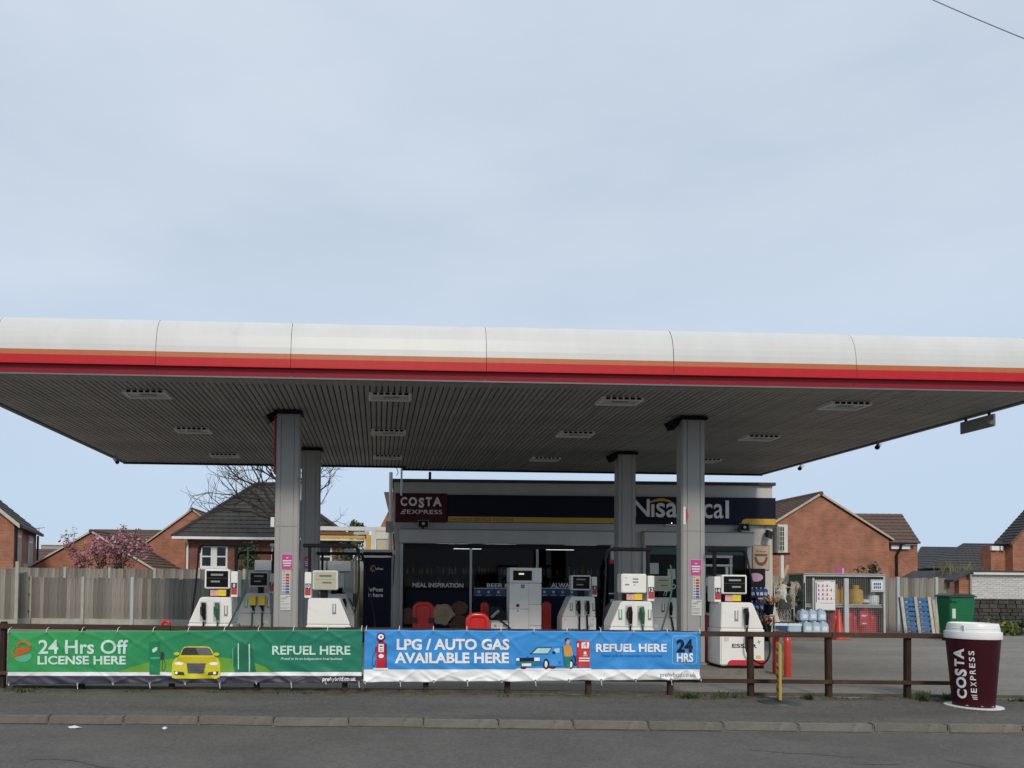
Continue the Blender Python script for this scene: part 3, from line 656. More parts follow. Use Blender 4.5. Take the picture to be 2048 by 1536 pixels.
# print on the panes: dark lower film, slogans, food pictures, icon row
def winprint(name, mat, px0, py0, px1, py1, dy=.045):
    x0, x1, z0, z1 = rect(px0, py0, px1, py1, YS); return shopbox(name, mat, x0, x1, dy, dy + .004, z0, z1)
def wintext(s, px0, py0, px1, py1, bold=.02):
    x0, x1, z0, z1 = rect(px0, py0, px1, py1, YS); mb = MB(SB); mb.text(s, x0, x1, z0, z1, YS + .038, bold); mb.build('lettering', 'sign_white', shop)
winprint('window_film', 'navy_panel', 812, 1180, 940, 1262); winprint('window_film', 'navy_panel', 946, 1186, 1073, 1262); winprint('window_film', 'navy_panel', 1079, 1186, 1200, 1262)
wintext('MEAL INSPIRATION', 825, 1166, 927, 1175); wintext('BEER & WINE', 974, 1167, 1060, 1175); wintext('ALWAYS FRESH', 1103, 1166, 1190, 1176)
for a, b in ((948, 1066), (1080, 1190)):
    winprint('icon_strip', 'film_blue', a, 1178, b, 1193, .036)
    x0, x1, z0, z1 = rect(a, 1179, b, 1192, YS); mb = MB(SB); n = 6
    for i in range(n):
        xc = x0 + (x1 - x0) * (i + .5) / n; zc = z0 + (z1 - z0) * .6; r_ = .045
        mb.prism([(xc + r_ * math.cos(6.283 * j / 8), zc + r_ * math.sin(6.283 * j / 8)) for j in range(8)], 'y', YS + .030, YS + .034); mb.box(xc - .07, xc + .07, YS + .030, YS + .034, z0 + .01, z0 + .03)
    mb.build('icon', 'bottle_blue', shop)
    winprint('top_rule', 'bottle_blue', a, 1176, b, 1178, .034)
# round food pictures low on the first pane
for px, py, r1, m1 in ((886, 1229, .34, 'log_end'), (815, 1232, .26, 'poster_brown'), (868 + 52, 1216, .22, 'poster_brown'), (918, 1248, .28, 'poster_brown')):
    c = at(px, py, YS); mb = MB(SB)
    for k, rr in enumerate((1, .8, .5)):
        mb.m = k % 2; mb.prism([(c.x + r1 * rr * (1 + .08 * math.sin(j * 1.7 + k)) * math.cos(6.283 * j / 18) * 1.1, c.z + r1 * rr * (.95 + .07 * math.sin(j * 2.3 + px)) * math.sin(6.283 * j / 18)) for j in range(18)], 'y', YS + .036 - k * .002, YS + .0375 - k * .002)
    mb.build('food_print', [m1, 'poster_tan' if m1 == 'log_end' else 'leaf_russet'], shop)
# right hand shopfront: window, dark film, door
xd0, xd1 = sx(1408), sx(1497)
shopbox('mullion', 'frame_dark', sx(1366), sx(1372), .01, .10, .121, z_head - .161); shopbox('mullion', 'sign_white', sx(1405), sx(1411), .0, .10, .121, z_head - .161)
shopbox('window_pane', 'shop_glass', W2a + .14, sx(1365), .055, .062, .125, z_head - .165)
winprint('window_film', 'navy_panel', 1300, 1160, 1364, 1262); wintext('FOOD TO GO', 1300, 1168, 1374, 1178, .02); wintext('24/7', 1318, 1182, 1336, 1192, .01)
winprint('poster', 'paper', 1297, 1126, 1318, 1148, .03); winprint('poster', 'paper', 1336, 1138, 1352, 1158, .03); winprint('poster', 'bottle_blue', 1331, 1196, 1344, 1203, .03)
dr = shopbox('door', 'sign_white', sx(1413), sx(1466), .02, .08, z_head - .36, z_head - .28)
shopbox('door_frame', 'sign_white', sx(1413), sx(1466), .02, .08, z_head - .62, z_head - .56, dr); shopbox('door_frame', 'sign_white', sx(1452), sx(1457), .02, .08, .05, z_head - .63, dr); shopbox('door_frame', 'frame_alu', sx(1460), sx(1465), .015, .085, .05, z_head - .37, dr); shopbox('door_frame', 'frame_dark', sx(1492), sx(1496), .01, .1, .05, z_head - .17, dr)
shopbox('door_glass', 'shop_glass', sx(1413), sx(1451), .04, .046, .1, z_head - .64, dr); shopbox('door_glass', 'shop_glass', sx(1466), sx(1491), .04, .046, .1, z_head - .2, dr)
shopbox('shutter_slats', 'rail_teal', W2a + .1, W2b - .1, -.06, -.02, z_head - .28, z_head - .03)
winprint('poster', 'hose_green', 1412, 1150, 1424, 1185, .01); winprint('poster', 'bottle_blue', 1412, 1155, 1423, 1172, .005)
# interior: fluorescent tubes, shelves with bottles
tubes = [(905, 1093, YS + 1.6), (918, 1097, YS + 3), (1000, 1094.5, YS + 1.6), (990, 1098, YS + 3), (1162, 1096, YS + 1.6), (1138, 1100, YS + 3), (1120, 1102, YS + 4.4), (1357, 1104, YS + 2), (935, 1100, YS + 4.4), (865, 1098, YS + 3)]
for i, (px, py, Y) in enumerate(tubes):
    x = at(px, py, Y).x; t = thing('strip_light', 'lit strip light on the shop ceiling seen through the windows', 'light', (x, Y, z_head - .02), 0, 'lit strip lights inside the shop')
    MB().box(-.55, .55, -.05, .05, .08, .13).build('batten', 'sign_white', t); MB().tube([(-.5, 0, .05), (.5, 0, .05)], .018, 8).build('tube', 'tube_glow', t)
def shelf_unit(px, Y, w_, lab):
    x = at(px, 1150, Y).x; t = thing('shelf_unit', lab, 'shelves', (x, Y, .05))
    MB().box(-w_, w_, .25, .30, 0, 2.1).build('back_panel', 'shelf_dark', t)
    for z in (.4, .9, 1.4, 1.85): MB().box(-w_, w_, -.1, .249, z, z + .04).build('shelf', 'shelf_dark', t)
    mb = MB()
    for z in (.44, .94, 1.44, 1.89):
        x_ = -w_ + .08
        while x_ < w_ - .06:
            if random.random() < .85: mb.m = random.randrange(5); h = random.uniform(.2, .3); mb.lathe([(.035, z), (.035, z + h * .6), (.013, z + h * .78), (.013, z + h)], (x_, .05, 0), 7)
            x_ += random.uniform(.085, .13)
    mb.build('bottles', ['bottle_blue', 'leaf_green', 'gas_red', 'sign_white', 'gold_strip'], t, kind='stuff')
shelf_unit(915, YS + 3.4, .7, 'shelves of bottles inside the shop behind the meal slogan'); shelf_unit(1010, YS + 3.2, 1.1, 'shelves of bottles inside the shop behind the beer slogan'); shelf_unit(860, YS + 4.6, .9, 'dim shelves at the back of the shop behind the round food pictures'); shelf_unit(1190, YS + 2.6, .5, 'dim shelves inside the shop near the right end of the wide window'); shelf_unit(1140, YS + 4, 1.0, 'shelves of goods inside the shop behind the pump display')
# fittings on the facade
def horn(px, py, lab):
    p = at(px, py, YS); t = thing('horn_speaker', lab, 'loudspeaker', (p.x, YS - .02, p.z))
    MB().add([(-.16, -.33, -.11), (.16, -.33, -.11), (.16, -.33, .11), (-.16, -.33, .11), (-.05, -.05, -.04), (.05, -.05, -.04), (.05, -.05, .04), (-.05, -.05, .04)], [(0, 1, 5, 4), (1, 2, 6, 5), (2, 3, 7, 6), (3, 0, 4, 7), (4, 5, 6, 7)]).build('horn', 'cream_panel', t)
    MB().box(-.15, .15, -.28, -.275, -.1, .1).build('mouth', 'black_plastic', t); MB().lathe([(.045, -.32), (.03, -.35), (.0, -.36)], (0, 0, 0), 10, 'y').build('driver', 'paper', t); MB().box(-.04, .04, -.05, .02, -.14, .02).build('bracket', 'frame_dark', t)
horn(846, 1049, 'square horn loudspeaker below the maroon coffee sign'); horn(1479, 1056, 'square horn loudspeaker above the shop door')
p = at(1340, 1049, YS); t = thing('security_lamp', 'lit wall lamp under the shop name', 'lamp', (p.x, YS, p.z)); MB().box(-.18, .18, -.12, -.002, -.06, .02).build('housing', 'shop_white', t); MB().lathe([(.025, -.13), (0, -.15)], (0, 0, .03), 8, 'y').build('bulb', 'lamp_glow', t)
p = at(1530, 1070, YS); t = thing('wall_floodlight', 'black floodlight on the white wall above the framed poster', 'floodlight', (p.x, YS, p.z)); MB().add([(-.10, -.35, -.10), (.06, -.30, -.16), (.14, -.2, .08), (-.02, -.25, .14), (-.12, -.25, -.06), (.04, -.2, -.12), (.1, -.1, .1), (-.04, -.15, .16)], [(0, 1, 2, 3), (4, 5, 6, 7), (0, 1, 5, 4), (1, 2, 6, 5), (2, 3, 7, 6), (3, 0, 4, 7)]).build('housing', 'frame_dark', t); MB().box(-.02, .02, -.2, -.002, .02, .06).build('bracket', 'frame_dark', t); MB().tube([(0, -.02, .06), (0, -.02, .42)], .008, 5).build('cable', 'ink_grey', t)
# flue pipe and box at the end of the facade
p = at(783, 1100, YS - .1); t = thing('service_pipe', 'white service pipe with grey meter box up the end of the shop wall', 'pipe', (p.x - .04, YS - .15, 0)); MB().tube([(0, 0, 0), (0, 0, at(783, 946, YS).z)], .055, 8).build('pipe', 'sign_white', t)
z_ = at(781, 1055, YS).z; MB().box(-.14, .08, -.13, -.06, z_ - .17, z_ + .17).build('meter_box', 'kiosk_grey', t); MB().tube([(.09, -.03, z_ - .2), (.13, -.05, z_ - .8), (.1, -.05, 1.6), (.06, -.05, 1.3)], .016, 6).build('cable', 'hose_black', t)
p = at(803, 960, YS); t = thing('aerial_mast', 'short white post with looped cable above the coffee sign', 'mast', (p.x, YS - .2, z_st - .05)); MB().tube([(0, 0, 0), (0, 0, .95)], .03, 8).build('post', 'sign_white', t); MB().tube([(0, 0, .9), (-.1, 0, 1.0), (-.16, 0, .85), (-.1, 0, .7), (-.15, 0, .6)], .012, 5).build('cable', 'hose_black', t)
p = at(861, 955, YS); o = MB().box(-.04, .04, 0, .08, 0, .30).build('roof_stub', 'black_plastic'); o.location = (p.x, YS + .4, z_cap1 - .01); tag(o, 'short black post standing on the shop roof edge', 'post')
# air conditioner on the end of the wall
x0, x1, z0, z1 = rect(1547, 1050, 1569, 1106, YS)
t = thing('air_conditioner', 'cream air conditioning unit with barred grille at the end of the shop', 'air conditioner', (x0, YS - .1, z0)); w_ = x1 - x0; h = z1 - z0
MB().box(.03, w_, -.1, .5, 0, h).build('casing', 'kiosk_white', t, bevel=.01); MB().box(.05, w_ - .13, -.115, -.101, .06, h - .06).build('grille_recess', 'screen_black', t)
for i in range(6): MB().box(.05 , w_ - .13, -.130, -.116, .06 + (h - .14) * i / 5, .075 + (h - .14) * i / 5).build('grille_bar', 'kiosk_white', t)
for i in range(4): MB().box(.05 + (w_ - .19) * i / 3, .062 + (w_ - .19) * i / 3, -.142, -.131, .06, h - .06).build('grille_bar', 'kiosk_white', t)
MB().box(0.03, w_ + .05, -.12, .5, -.06, -.002).build('bracket', 'frame_dark', t); MB().tube([(.17, -.05, -.07), (.17, -.05, -.75)], .055, 8).build('pipe', 'sign_white', t)
# framed poster
def rusty(t, w_, h, y):
    mb = MB(); mb.text('Rollover', -w_ * .55, w_ * .6, h * .70, h * .78, y, .02); mb.build('lettering', 'poster_brown', t)
    MB().box(-w_ * .75, w_ * .75, y - .002, y + .004, h * .55, h * .64).build('print_band', 'poster_brown', t)
    mb = MB(); k = 16; ou = [(w_ * .78 * math.cos(math.pi + math.pi * i / k), h * .52 + h * .36 * math.sin(math.pi + math.pi * i / k)) for i in range(k + 1)]; inn = [(a * .66, h * .52 + (b - h * .52) * .62) for a, b in ou[::-1]]
    mb.add([(a, y - .002, b) for a, b in ou + inn], [(i, i + 1, 2 * k - i, 2 * k + 1 - i) for i in range(k)]); mb.build('print_arc', 'poster_brown', t)
board('framed_poster', 'tan food poster in a gold frame on the white wall beside the door', 'poster', 1504, 1090, 1538, 1140, YS - .004, 'poster_tan', 'gold_frame', th=.03, extra=rusty)
# ================================================================== FUEL PUMPS
def arc(c, r, a0, a1, n, f):
    return [f(c[0] + r * math.cos(a0 + (a1 - a0) * i / n), c[1] + r * math.sin(a0 + (a1 - a0) * i / n)) for i in range(n + 1)]
def pump(lab, px, Y, s, num, body='pump_white', screen='screen_black', frame='pump_white', head_closed=False, nozzles=((.40, 'black_plastic'),), covers=False, slots='ink_grey', ad=True, word=True, swoosh=True, hoses=(), arm=True, arm_len=(-.06, .66), scale=1.0, letters_z=.50):
    """s=+1: number pillar on the left, sloping cheek on the right; s=-1 mirrored. px = picture column of the pillar's outer side"""
    x_out = at(px, 1200, Y).x
    t = thing('fuel_pump', lab, 'fuel pump', (x_out, Y, .115), 0, 'fuel pumps under the canopy'); k = scale
    X = lambda x: s * x * k
    def bx(mb, x0, x1, y0, y1, z0, z1):
        a, b = sorted((X(x0), X(x1))); return mb.box(a, b, y0, y1, z0 - .115, z1 - .115)
    def pr(mb, pl, y0, y1): return mb.prism([(X(a), b - .115) for a, b in pl], 'y', y0, y1)
    bx(MB(), .06, .86, -.28, .28, .115, .165).build('plinth', 'black_plastic', t)
    lower = bx(MB(), .035, .865, -.30, .30, .168, .862).build('lower_cabinet', body, t, bevel=.02)
    up = pr(MB(), [(.05, .866), (.855, .866), (.655, 1.33), (.62, 1.352), (.09, 1.352), (.065, 1.33)], -.285, .285).build('nozzle_cabinet', body, t, bevel=.012)
    if swoosh: pr(MB(), [(.16, .172)] + [(.16 + .10 * (1 - math.cos(math.pi / 2 * i / 6)), .172 + .10 * math.sin(math.pi / 2 * i / 6)) for i in range(7)] + [(.862, .272), (.862, .172)], -.304, -.3012).build('red_stripe', 'pump_red', lower)
    if word:
        a, b = sorted((X(.25), X(.72))); mb = MB(); mb.text('ESSAR', a, b, letters_z - .115, letters_z - .04, -.304, .025); mb.build('lettering', 'ink', lower)
        mb = MB(); xc = b + .035
        for q in range(4):
            an = math.pi / 2 * q + .3; mb.poly([(xc + .045 * math.cos(an), -.304, letters_z + .0 + .045 * math.sin(an)), (xc + .012 * math.cos(an + .8), -.304, letters_z + .012 * math.sin(an + .8)), (xc + .012 * math.cos(an - .8), -.304, letters_z + .012 * math.sin(an - .8))])
        mb.build('emblem_star', 'ink' if q else 'pump_red', lower)
    for (a0, c0, m_) in ((.80, .80, 'grey_metal'), (.12, .80, 'grey_metal')): MB().lathe([(.014, -.301), (.012, -.306), (0, -.306)], (X(a0), 0, c0 - .115), 8, 'y').build('lock', m_, lower)
    bx(MB(), .10, .19, -.3035, -.3012, .62, .70).build('sticker', 'paper', lower); bx(MB(), .70, .79, -.3035, -.3012, .30, .36).build('sticker', 'sticker_yellow', lower)
    # pillar with number
    pil = bx(MB(), -.02, .105, -.16, .16, 1.354, 1.84).build('pillar', body, t, bevel=.008)
    a, b = sorted((X(-.012), X(.097)))
    bx(MB(), -.012, .097, -.168, -.1615, 1.52, 1.625).build('number_plate', 'ink', pil)
    mb = MB(); w_ = (b - a); mb.text(num, a + w_ * (.12 if len(num) > 1 else .3), b - w_ * (.12 if len(num) > 1 else .3), 1.535 - .115, 1.61 - .115, -.171, .03); mb.build('lettering', 'sign_white', pil)
    bx(MB(), -.012, .097, -.168, -.1615, 1.405, 1.515).build('red_label', 'sticker_red', pil)
    # head
    hx0, hx1 = .125, .605
    head = bx(MB(), hx0, hx1, -.15, .15, 1.51, 1.875).build('display_head', frame, t, bevel=.015)
    if head_closed:
        for (a0, a1, c0, c1) in ((.33, .55, .70, .76), (.33, .55, .54, .60), (.70, .86, .40, .46), (.45, .52, .40, .43), (.78, .86, .78, .80)): bx(MB(), hx0 + (hx1 - hx0) * a0, hx0 + (hx1 - hx0) * a1, -.156, -.1515, 1.51 + .365 * c0, 1.51 + .365 * c1).build('readout', 'lcd_dark', head)
    else:
        bx(MB(), hx0 + .035, hx1 - .035, -.155, -.1515, 1.54, 1.845).build('screen', screen, head)
        lc = 'lcd' if screen == 'screen_black' else 'lcd_dark'
        bx(MB(), hx0 + .13, hx1 - .12, -.159, -.1555, 1.755, 1.79).build('readout', lc, head); bx(MB(), hx0 + .19, hx1 - .12, -.159, -.1555, 1.63, 1.66).build('readout', lc, head); bx(MB(), hx0 + .04, hx1 - .04, -.158, -.1555, 1.705, 1.709).build('rule', 'lcd_dark', head)
    bx(MB(), .27, .40, -.07, .07, 1.354, 1.508).build('neck', 'black_plastic', t)
    if ad:
        bx(MB(), .19, .52, -.12, .10, 1.354, 1.50).build('advert_panel', 'screen_black', t)
        qa, qb = ((.20, .345), (.348, .50)) if s > 0 else ((.355, .50), (.20, .352)); bx(MB(), *qa, -.125, -.1215, 1.37, 1.485).build('print', 'pink_print', t); bx(MB(), *qb, -.125, -.1215, 1.375, 1.49).build('print', 'yellow_print', t)
    # nozzles in recesses
    for i, (nx, nm) in enumerate(nozzles):
        xx = nx
        bx(MB(), xx - .055, xx + .075, -.289, -.2855, .90, 1.27).build('nozzle_recess', 'pump_grey', up)
        mb = MB(); c = X(xx)
        mb.tube([(c, -.33, 1.24 - .115), (c + .01, -.36, 1.14 - .115), (c + .015, -.345, 1.0 - .115), (c + .02, -.33, .93 - .115)], .042, 8, r1=.028)
        mb.tube([(c, -.30, 1.20 - .115), (c + .05 * s, -.335, 1.16 - .115), (c + .045 * s, -.335, 1.04 - .115), (c + .01, -.33, .98 - .115)], .012, 6)
        mb.build('nozzle', nm, t)
        MB().tube([(c + .02, -.33, .93 - .115), (c + .02, -.325, .885 - .115)], .03, 8).build('swivel', 'grey_metal', t)
        if covers: MB().box(c - .07, c + .08, -.40, -.29, 1.07 - .115, 1.29 - .115).build('nozzle_cover', 'yellow_print', t)
    ys = [n_[0] for n_ in nozzles]
    for xx, m_ in (((min(ys) - .16, slots), (max(ys) + .17, 'label_green' if len(ys) > 1 else None)) if ys else ()):
        if m_ and .08 < xx < .72:
            bx(MB(), xx - .035, xx + .035, -.291, -.2855, 1.0, 1.2).build('fuel_label', m_, up); bx(MB(), xx - .015, xx + .015, -.294, -.2915, 1.04, 1.2).build('fuel_label_mark', 'sign_white', up)
    if arm:
        mast = bx(MB(), .02, .075, -.03, .03, 1.842, 2.31).build('hose_mast', 'black_plastic', t)
        bx(MB(), arm_len[0], arm_len[1] - .05, -.05, .05, 2.312, 2.385).build('hose_arm', 'black_plastic', t, bevel=.015)
        e = arm_len[1]
        MB().tube([(X(e - .06), 0, 2.235), (X(e - .0), 0, 2.225), (X(e + .045), 0, 2.17), (X(e + .06), 0, 2.07)], .034, 8).build('arm_end', 'black_plastic', t)
    for pts, m_, r_ in hoses:
        # smooth poly line through control points
        P = [Vector((X(a), y_, z_ - .115)) for a, y_, z_ in pts]; out = []
        for i in range(len(P) - 1):
            p0, p1, p2, p3 = P[max(i - 1, 0)], P[i], P[i + 1], P[min(i + 2, len(P) - 1)]
            for j in range(6):
                u = j / 6; out.append(.5 * ((2 * p1) + (p2 - p0) * u + (2 * p0 - 5 * p1 + 4 * p2 - p3) * u * u + (3 * p1 - p0 - 3 * p2 + p3) * u ** 3))
        out.append(P[-1]); MB().tube(out, r_, 7).build('hose', m_, t, smooth=True)
    return t
hang = lambda e, nx: [((e + .06, 0, 2.2), (e + .12, -.05, 1.8), (e + .24, -.10, 1.3), (e + .36, -.2, .75), (e + .33, -.3, .36), (e + .12, -.40, .22), (nx - .02, -.40, .45), (nx + .02, -.34, .9)), 'hose_black', .017]
H = lambda *p: p
# islands the pumps stand on
for px0, px1, Y0, Y1 in ((372, 740, 13.9, 19.2), (1205, 1530, 14.0, 19.2), (960, 1195, 17.9, 19.3)):
    x0 = at(px0, 1300, Y0).x; x1 = at(px1, 1300, Y0).x
    if px0 == 960: x0, x1 = at(930, 1300, 18.6).x, at(1195, 1300, 18.6).x
    MB().box(x0, x1, Y0, Y1, -.1, .113).build('pump_island', 'kerb_concrete', kind='structure', bevel=.02)
pump('white fuel pump 14 with black screen, sloping right side and red foot stripe', 1424, 14.45, 1, '14', nozzles=((.50, 'black_plastic'),), slots='ink_grey', hoses=(hang(.62, .50),), arm_len=(-.08, .60))
pump('white fuel pump 8 with black screen and two nozzles in front of the brick bungalow', 476, 14.3, -1, '8', nozzles=((.32, 'nozzle_green'), (.57, 'black_plastic')), arm_len=(-.22, .70), hoses=(
    (((.77, 0, 2.2), (.80, -.03, 1.6), (.87, -.1, .8), (.9, -.15, .25), (.7, -.32, .2), (.58, -.36, .5), (.56, -.34, .9)), 'hose_black', .019),
    (((-.18, -.02, 2.31), (-.17, -.05, 1.7), (-.05, -.2, 1.2), (.13, -.33, .75), (.22, -.36, .5), (.3, -.36, .45), (.30, -.34, .9)), 'hose_green', .017)))
t10 = pump('white fuel pump 10 with cream screen and plain front beside the dark parcel panel', 613, 14.3, 1, '10', screen='screen_cream', frame='kiosk_white', nozzles=(), ad=False, arm_len=(-.08, .92), hoses=(
    (((.98, 0, 2.2), (1.0, -.03, 1.7), (.97, -.1, 1.35), (.93, -.2, 1.1)), 'hose_black', .019), (((.93, -.2, 1.45), (.92, -.2, 1.2)), 'hose_black', .035)))
MB().box(.52, .59, -.291, -.2855, 1.06 - .115, 1.25 - .115).build('fuel_label', 'ink_grey', t10); MB().box(.54, .57, -.294, -.2915, 1.1 - .115, 1.24 - .115).build('fuel_label_mark', 'sign_white', t10)
pump('white fuel pump 12 with blank white head and two nozzles near the blue banner end', 1301, 14.5, -1, '12', head_closed=True, nozzles=((.27, 'nozzle_green'), (.50, 'black_plastic')), arm_len=(-.02, .80), hoses=(
    (((.87, 0, 2.2), (.87, -.03, 1.9), (.90, -.05, 1.4), (.95, -.12, .7), (.9, -.2, .3), (.6, -.34, .25), (.5, -.36, .5), (.49, -.34, .9)), 'hose_black', .017),
    (((-.42, 0.1, 2.05), (-.40, -.05, 1.7), (-.26, -.2, 1.2), (.05, -.33, .4), (.2, -.36, .35), (.26, -.34, .9)), 'hose_green', .017)))
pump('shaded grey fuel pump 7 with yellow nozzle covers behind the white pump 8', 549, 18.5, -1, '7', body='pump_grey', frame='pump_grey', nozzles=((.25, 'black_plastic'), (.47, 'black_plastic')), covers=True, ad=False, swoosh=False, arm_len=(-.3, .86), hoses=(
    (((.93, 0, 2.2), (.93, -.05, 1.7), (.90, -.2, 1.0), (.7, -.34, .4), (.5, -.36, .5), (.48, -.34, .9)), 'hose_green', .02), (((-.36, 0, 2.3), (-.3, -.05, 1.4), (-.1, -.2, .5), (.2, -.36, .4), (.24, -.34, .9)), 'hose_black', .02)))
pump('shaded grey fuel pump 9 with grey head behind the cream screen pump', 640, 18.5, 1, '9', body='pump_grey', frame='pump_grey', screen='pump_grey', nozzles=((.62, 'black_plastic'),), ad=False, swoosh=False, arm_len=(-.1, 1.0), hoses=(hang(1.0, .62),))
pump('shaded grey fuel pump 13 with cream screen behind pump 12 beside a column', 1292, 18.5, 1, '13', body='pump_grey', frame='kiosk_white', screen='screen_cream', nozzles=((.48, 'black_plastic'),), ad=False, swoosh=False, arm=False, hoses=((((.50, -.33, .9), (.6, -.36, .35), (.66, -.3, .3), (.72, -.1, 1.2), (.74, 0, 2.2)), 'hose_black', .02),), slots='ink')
pump('shaded white fuel pump 4 with two nozzles in front of the middle shop window', 1189, 18.6, -1, '4', nozzles=((.25, 'black_plastic'), (.47, 'black_plastic')), ad=False, arm=False, slots='label_green', hoses=(
    (((.27, -.33, .9), (.25, -.36, .5), (.2, -.36, .2)), 'hose_black', .022), (((.45, -.33, .9), (.46, -.36, .5), (.5, -.36, .2)), 'hose_black', .022)))
# LPG dispenser: tall cabinet with a recessed head and a low side cabinet
x0, x1, z0, z1 = rect(1016, 1136, 1079, 1270, 18.7)
t = thing('gas_dispenser', 'tall grimy white gas dispenser with small lit readout beside the low cabinet', 'gas dispenser', (x0, 18.7, .115)); w_ = x1 - x0; H1 = z1 - .115
for nm, a, b, c, d in (('lower_panel', 0, w_ * .60, .0, H1 * .47), ('middle_panel', 0, w_ * .60, H1 * .478, H1 * .80), ('lower_panel', w_ * .61, w_, .0, H1 * .26), ('middle_panel', w_ * .61, w_, H1 * .268, H1 * .53), ('middle_panel', w_ * .61, w_, H1 * .538, H1 * .80)): MB().box(a, b, -.25, .25, c, d).build(nm, 'pump_white', t, bevel=.006)
MB().box(.02, w_ - .02, -.23, .24, 0, H1 * .99).build('frame', 'pump_grey', t)
hd = MB().box(w_ * .70, w_, -.28, .25, H1 * .81, H1).build('head_box', 'pump_white', t, bevel=.01)
mb = MB(); mb.box(0, w_ * .10, -.28, .25, H1 * .81, H1); mb.box(w_ * .101, w_ * .695, -.28, .25, H1 * .965, H1); mb.box(w_ * .101, w_ * .695, -.28, .25, H1 * .81, H1 * .835); mb.build('head_surround', 'pump_white', t)
MB().box(w_ * .10, w_ * .69, -.245, -.231, H1 * .84, H1 * .96).build('screen', 'screen_black', t); MB().box(w_ * .29, w_ * .45, -.252, -.2455, H1 * .912, H1 * .932).build('readout', 'lcd_lit', t)
MB().box(w_ * .36, w_ * .47, -.256, -.2505, H1 * .74, H1 * .785).build('number_plate', 'ink', t); mb = MB(); mb.text('16', w_ * .38, w_ * .45, H1 * .747, H1 * .778, -.259, .02); mb.build('lettering', 'sign_white', t)
MB().lathe([(.04, -.252), (.04, -.275), (.02, -.28)], (w_ * .26, 0, H1 * .52), 10, 'y').build('knob', 'ink', t); MB().lathe([(.025, -.252), (.02, -.26)], (w_ * .26, 0, H1 * .45), 8, 'y').build('lock', 'grey_metal', t)
MB().tube([(-.32, -.2, .72), (-.05, -.3, .5), (.3, -.33, .12), (.36, -.33, .02)], .02, 7).build('hose', 'hose_black', t)
xx = at(980, 1230, 18.7).x; t2 = thing('gas_cabinet', 'low white cabinet with black gas nozzle beside the tall dispenser', 'cabinet', (xx, 18.7, .115)); w2 = x0 - xx - .02
MB().box(0, w2, -.22, .22, 0, .58).build('cabinet', 'pump_white', t2, bevel=.01); MB().box(0, w2, -.2, .22, .59, .62).build('top', 'pump_grey', t2)
MB().prism([(.0, .625), (w2, .625), (w2, .78), (w2 * .6, .95), (0, .95)], 'y', .12, .2).build('back_plate', 'frame_dark', t2); MB().tube([(.03, -.1, .70), (.12, -.16, .80), (.2, -.1, .86)], .035, 8).build('nozzle', 'grey_metal', t2)
MB().lathe([(.03, -.221), (.025, -.235)], (w2 * .25, 0, .5), 8, 'y').build('bolt', 'grey_metal', t2); MB().lathe([(.03, -.221), (.025, -.235)], (w2 * .75, 0, .5), 8, 'y').build('bolt', 'grey_metal', t2)
# red crash guards: tube hoop with a filling panel
def guard(px0, py0, px1, Y, lab, mat='red_paint', clips=False, panel=True, rz=0):
    x0, x1, _, z1 = rect(px0, py0, px1, 1260, Y); w_ = (x1 - x0) / 2; z1 = at((px0 + px1) / 2, py0, Y).z
    t = thing('crash_guard', lab, 'guard', ((x0 + x1) / 2, Y, .0), rz); r_ = min(.06, w_ * .3); h = z1 - r_; c = w_ - r_; rr = min(.14, c)
    pts = [(-c, 0, .012), (-c, 0, h - rr)] + [(-c + rr - rr * math.cos(math.pi / 2 * i / 5), 0, h - rr + rr * math.sin(math.pi / 2 * i / 5)) for i in range(1, 6)] + [(c - rr + rr * math.sin(math.pi / 2 * i / 5), 0, h - rr + rr * math.cos(math.pi / 2 * i / 5)) for i in range(0, 6)] + [(c, 0, .012)]
    MB().tube(pts, r_, 12).build('hoop', mat, t, smooth=True)
    if panel: MB().prism([(-c, .1), (c, .1), (c, h - rr), (c - rr * .3, h - rr * .3), (c - rr, h), (-c + rr, h), (-c + rr * .3, h - rr * .3), (-c, h - rr)], 'y', -.03, .03).build('panel', mat, t)
    for sg in (-1, 1):
        MB().box(sg * c - .09, sg * c + .09, -.09, .09, .0, .011).build('foot_plate', mat, t)
        if clips: MB().box(sg * c - .07, sg * c + .07, -.075, .0, h * .55, h * .68).build('clip', 'ink', t)
    return t
guard(825, 1203, 868, 19.5, 'tall red round-cornered guard with dark clips in front of the food pictures', clips=True)
guard(931, 1225, 979, 16.6, 'low bright red guard in front of the gas cabinet')
guard(961, 1204, 977, 20.0, 'narrow dark red guard behind the low bright red one')
guard(1083, 1203, 1102, 19.4, 'narrow shaded red guard between the gas dispenser and pump 4')
guard(320, 1239, 343, 16.5, 'small red hoop just showing above the green banner', panel=False)
t = guard(1530, 1262, 1600, 14.0, 'orange red tubular hoop guard behind the yellow pavement sign', mat='orange_paint', panel=False, rz=R(84))
t.location.x = at(1563, 1300, 14.0).x
# red shield beside the right column
x0, x1, z0, z1 = rect(1412, 1225, 1426, 1260, 15.2); t = thing('red_bin_panel', 'dark red panel with white rim between the column and pump 14', 'panel', (x0, 15.2, .12)); MB().box(0, .10, -.1, .1, 0, z1 - .12 - .05).build('body', 'gas_red', t); MB().prism([(-.0, z1 - .17), (.14, z1 - .25), (.14, z1 - .22), (0, z1 - .12)], 'y', -.11, .1).build('rim', 'sign_white', t)

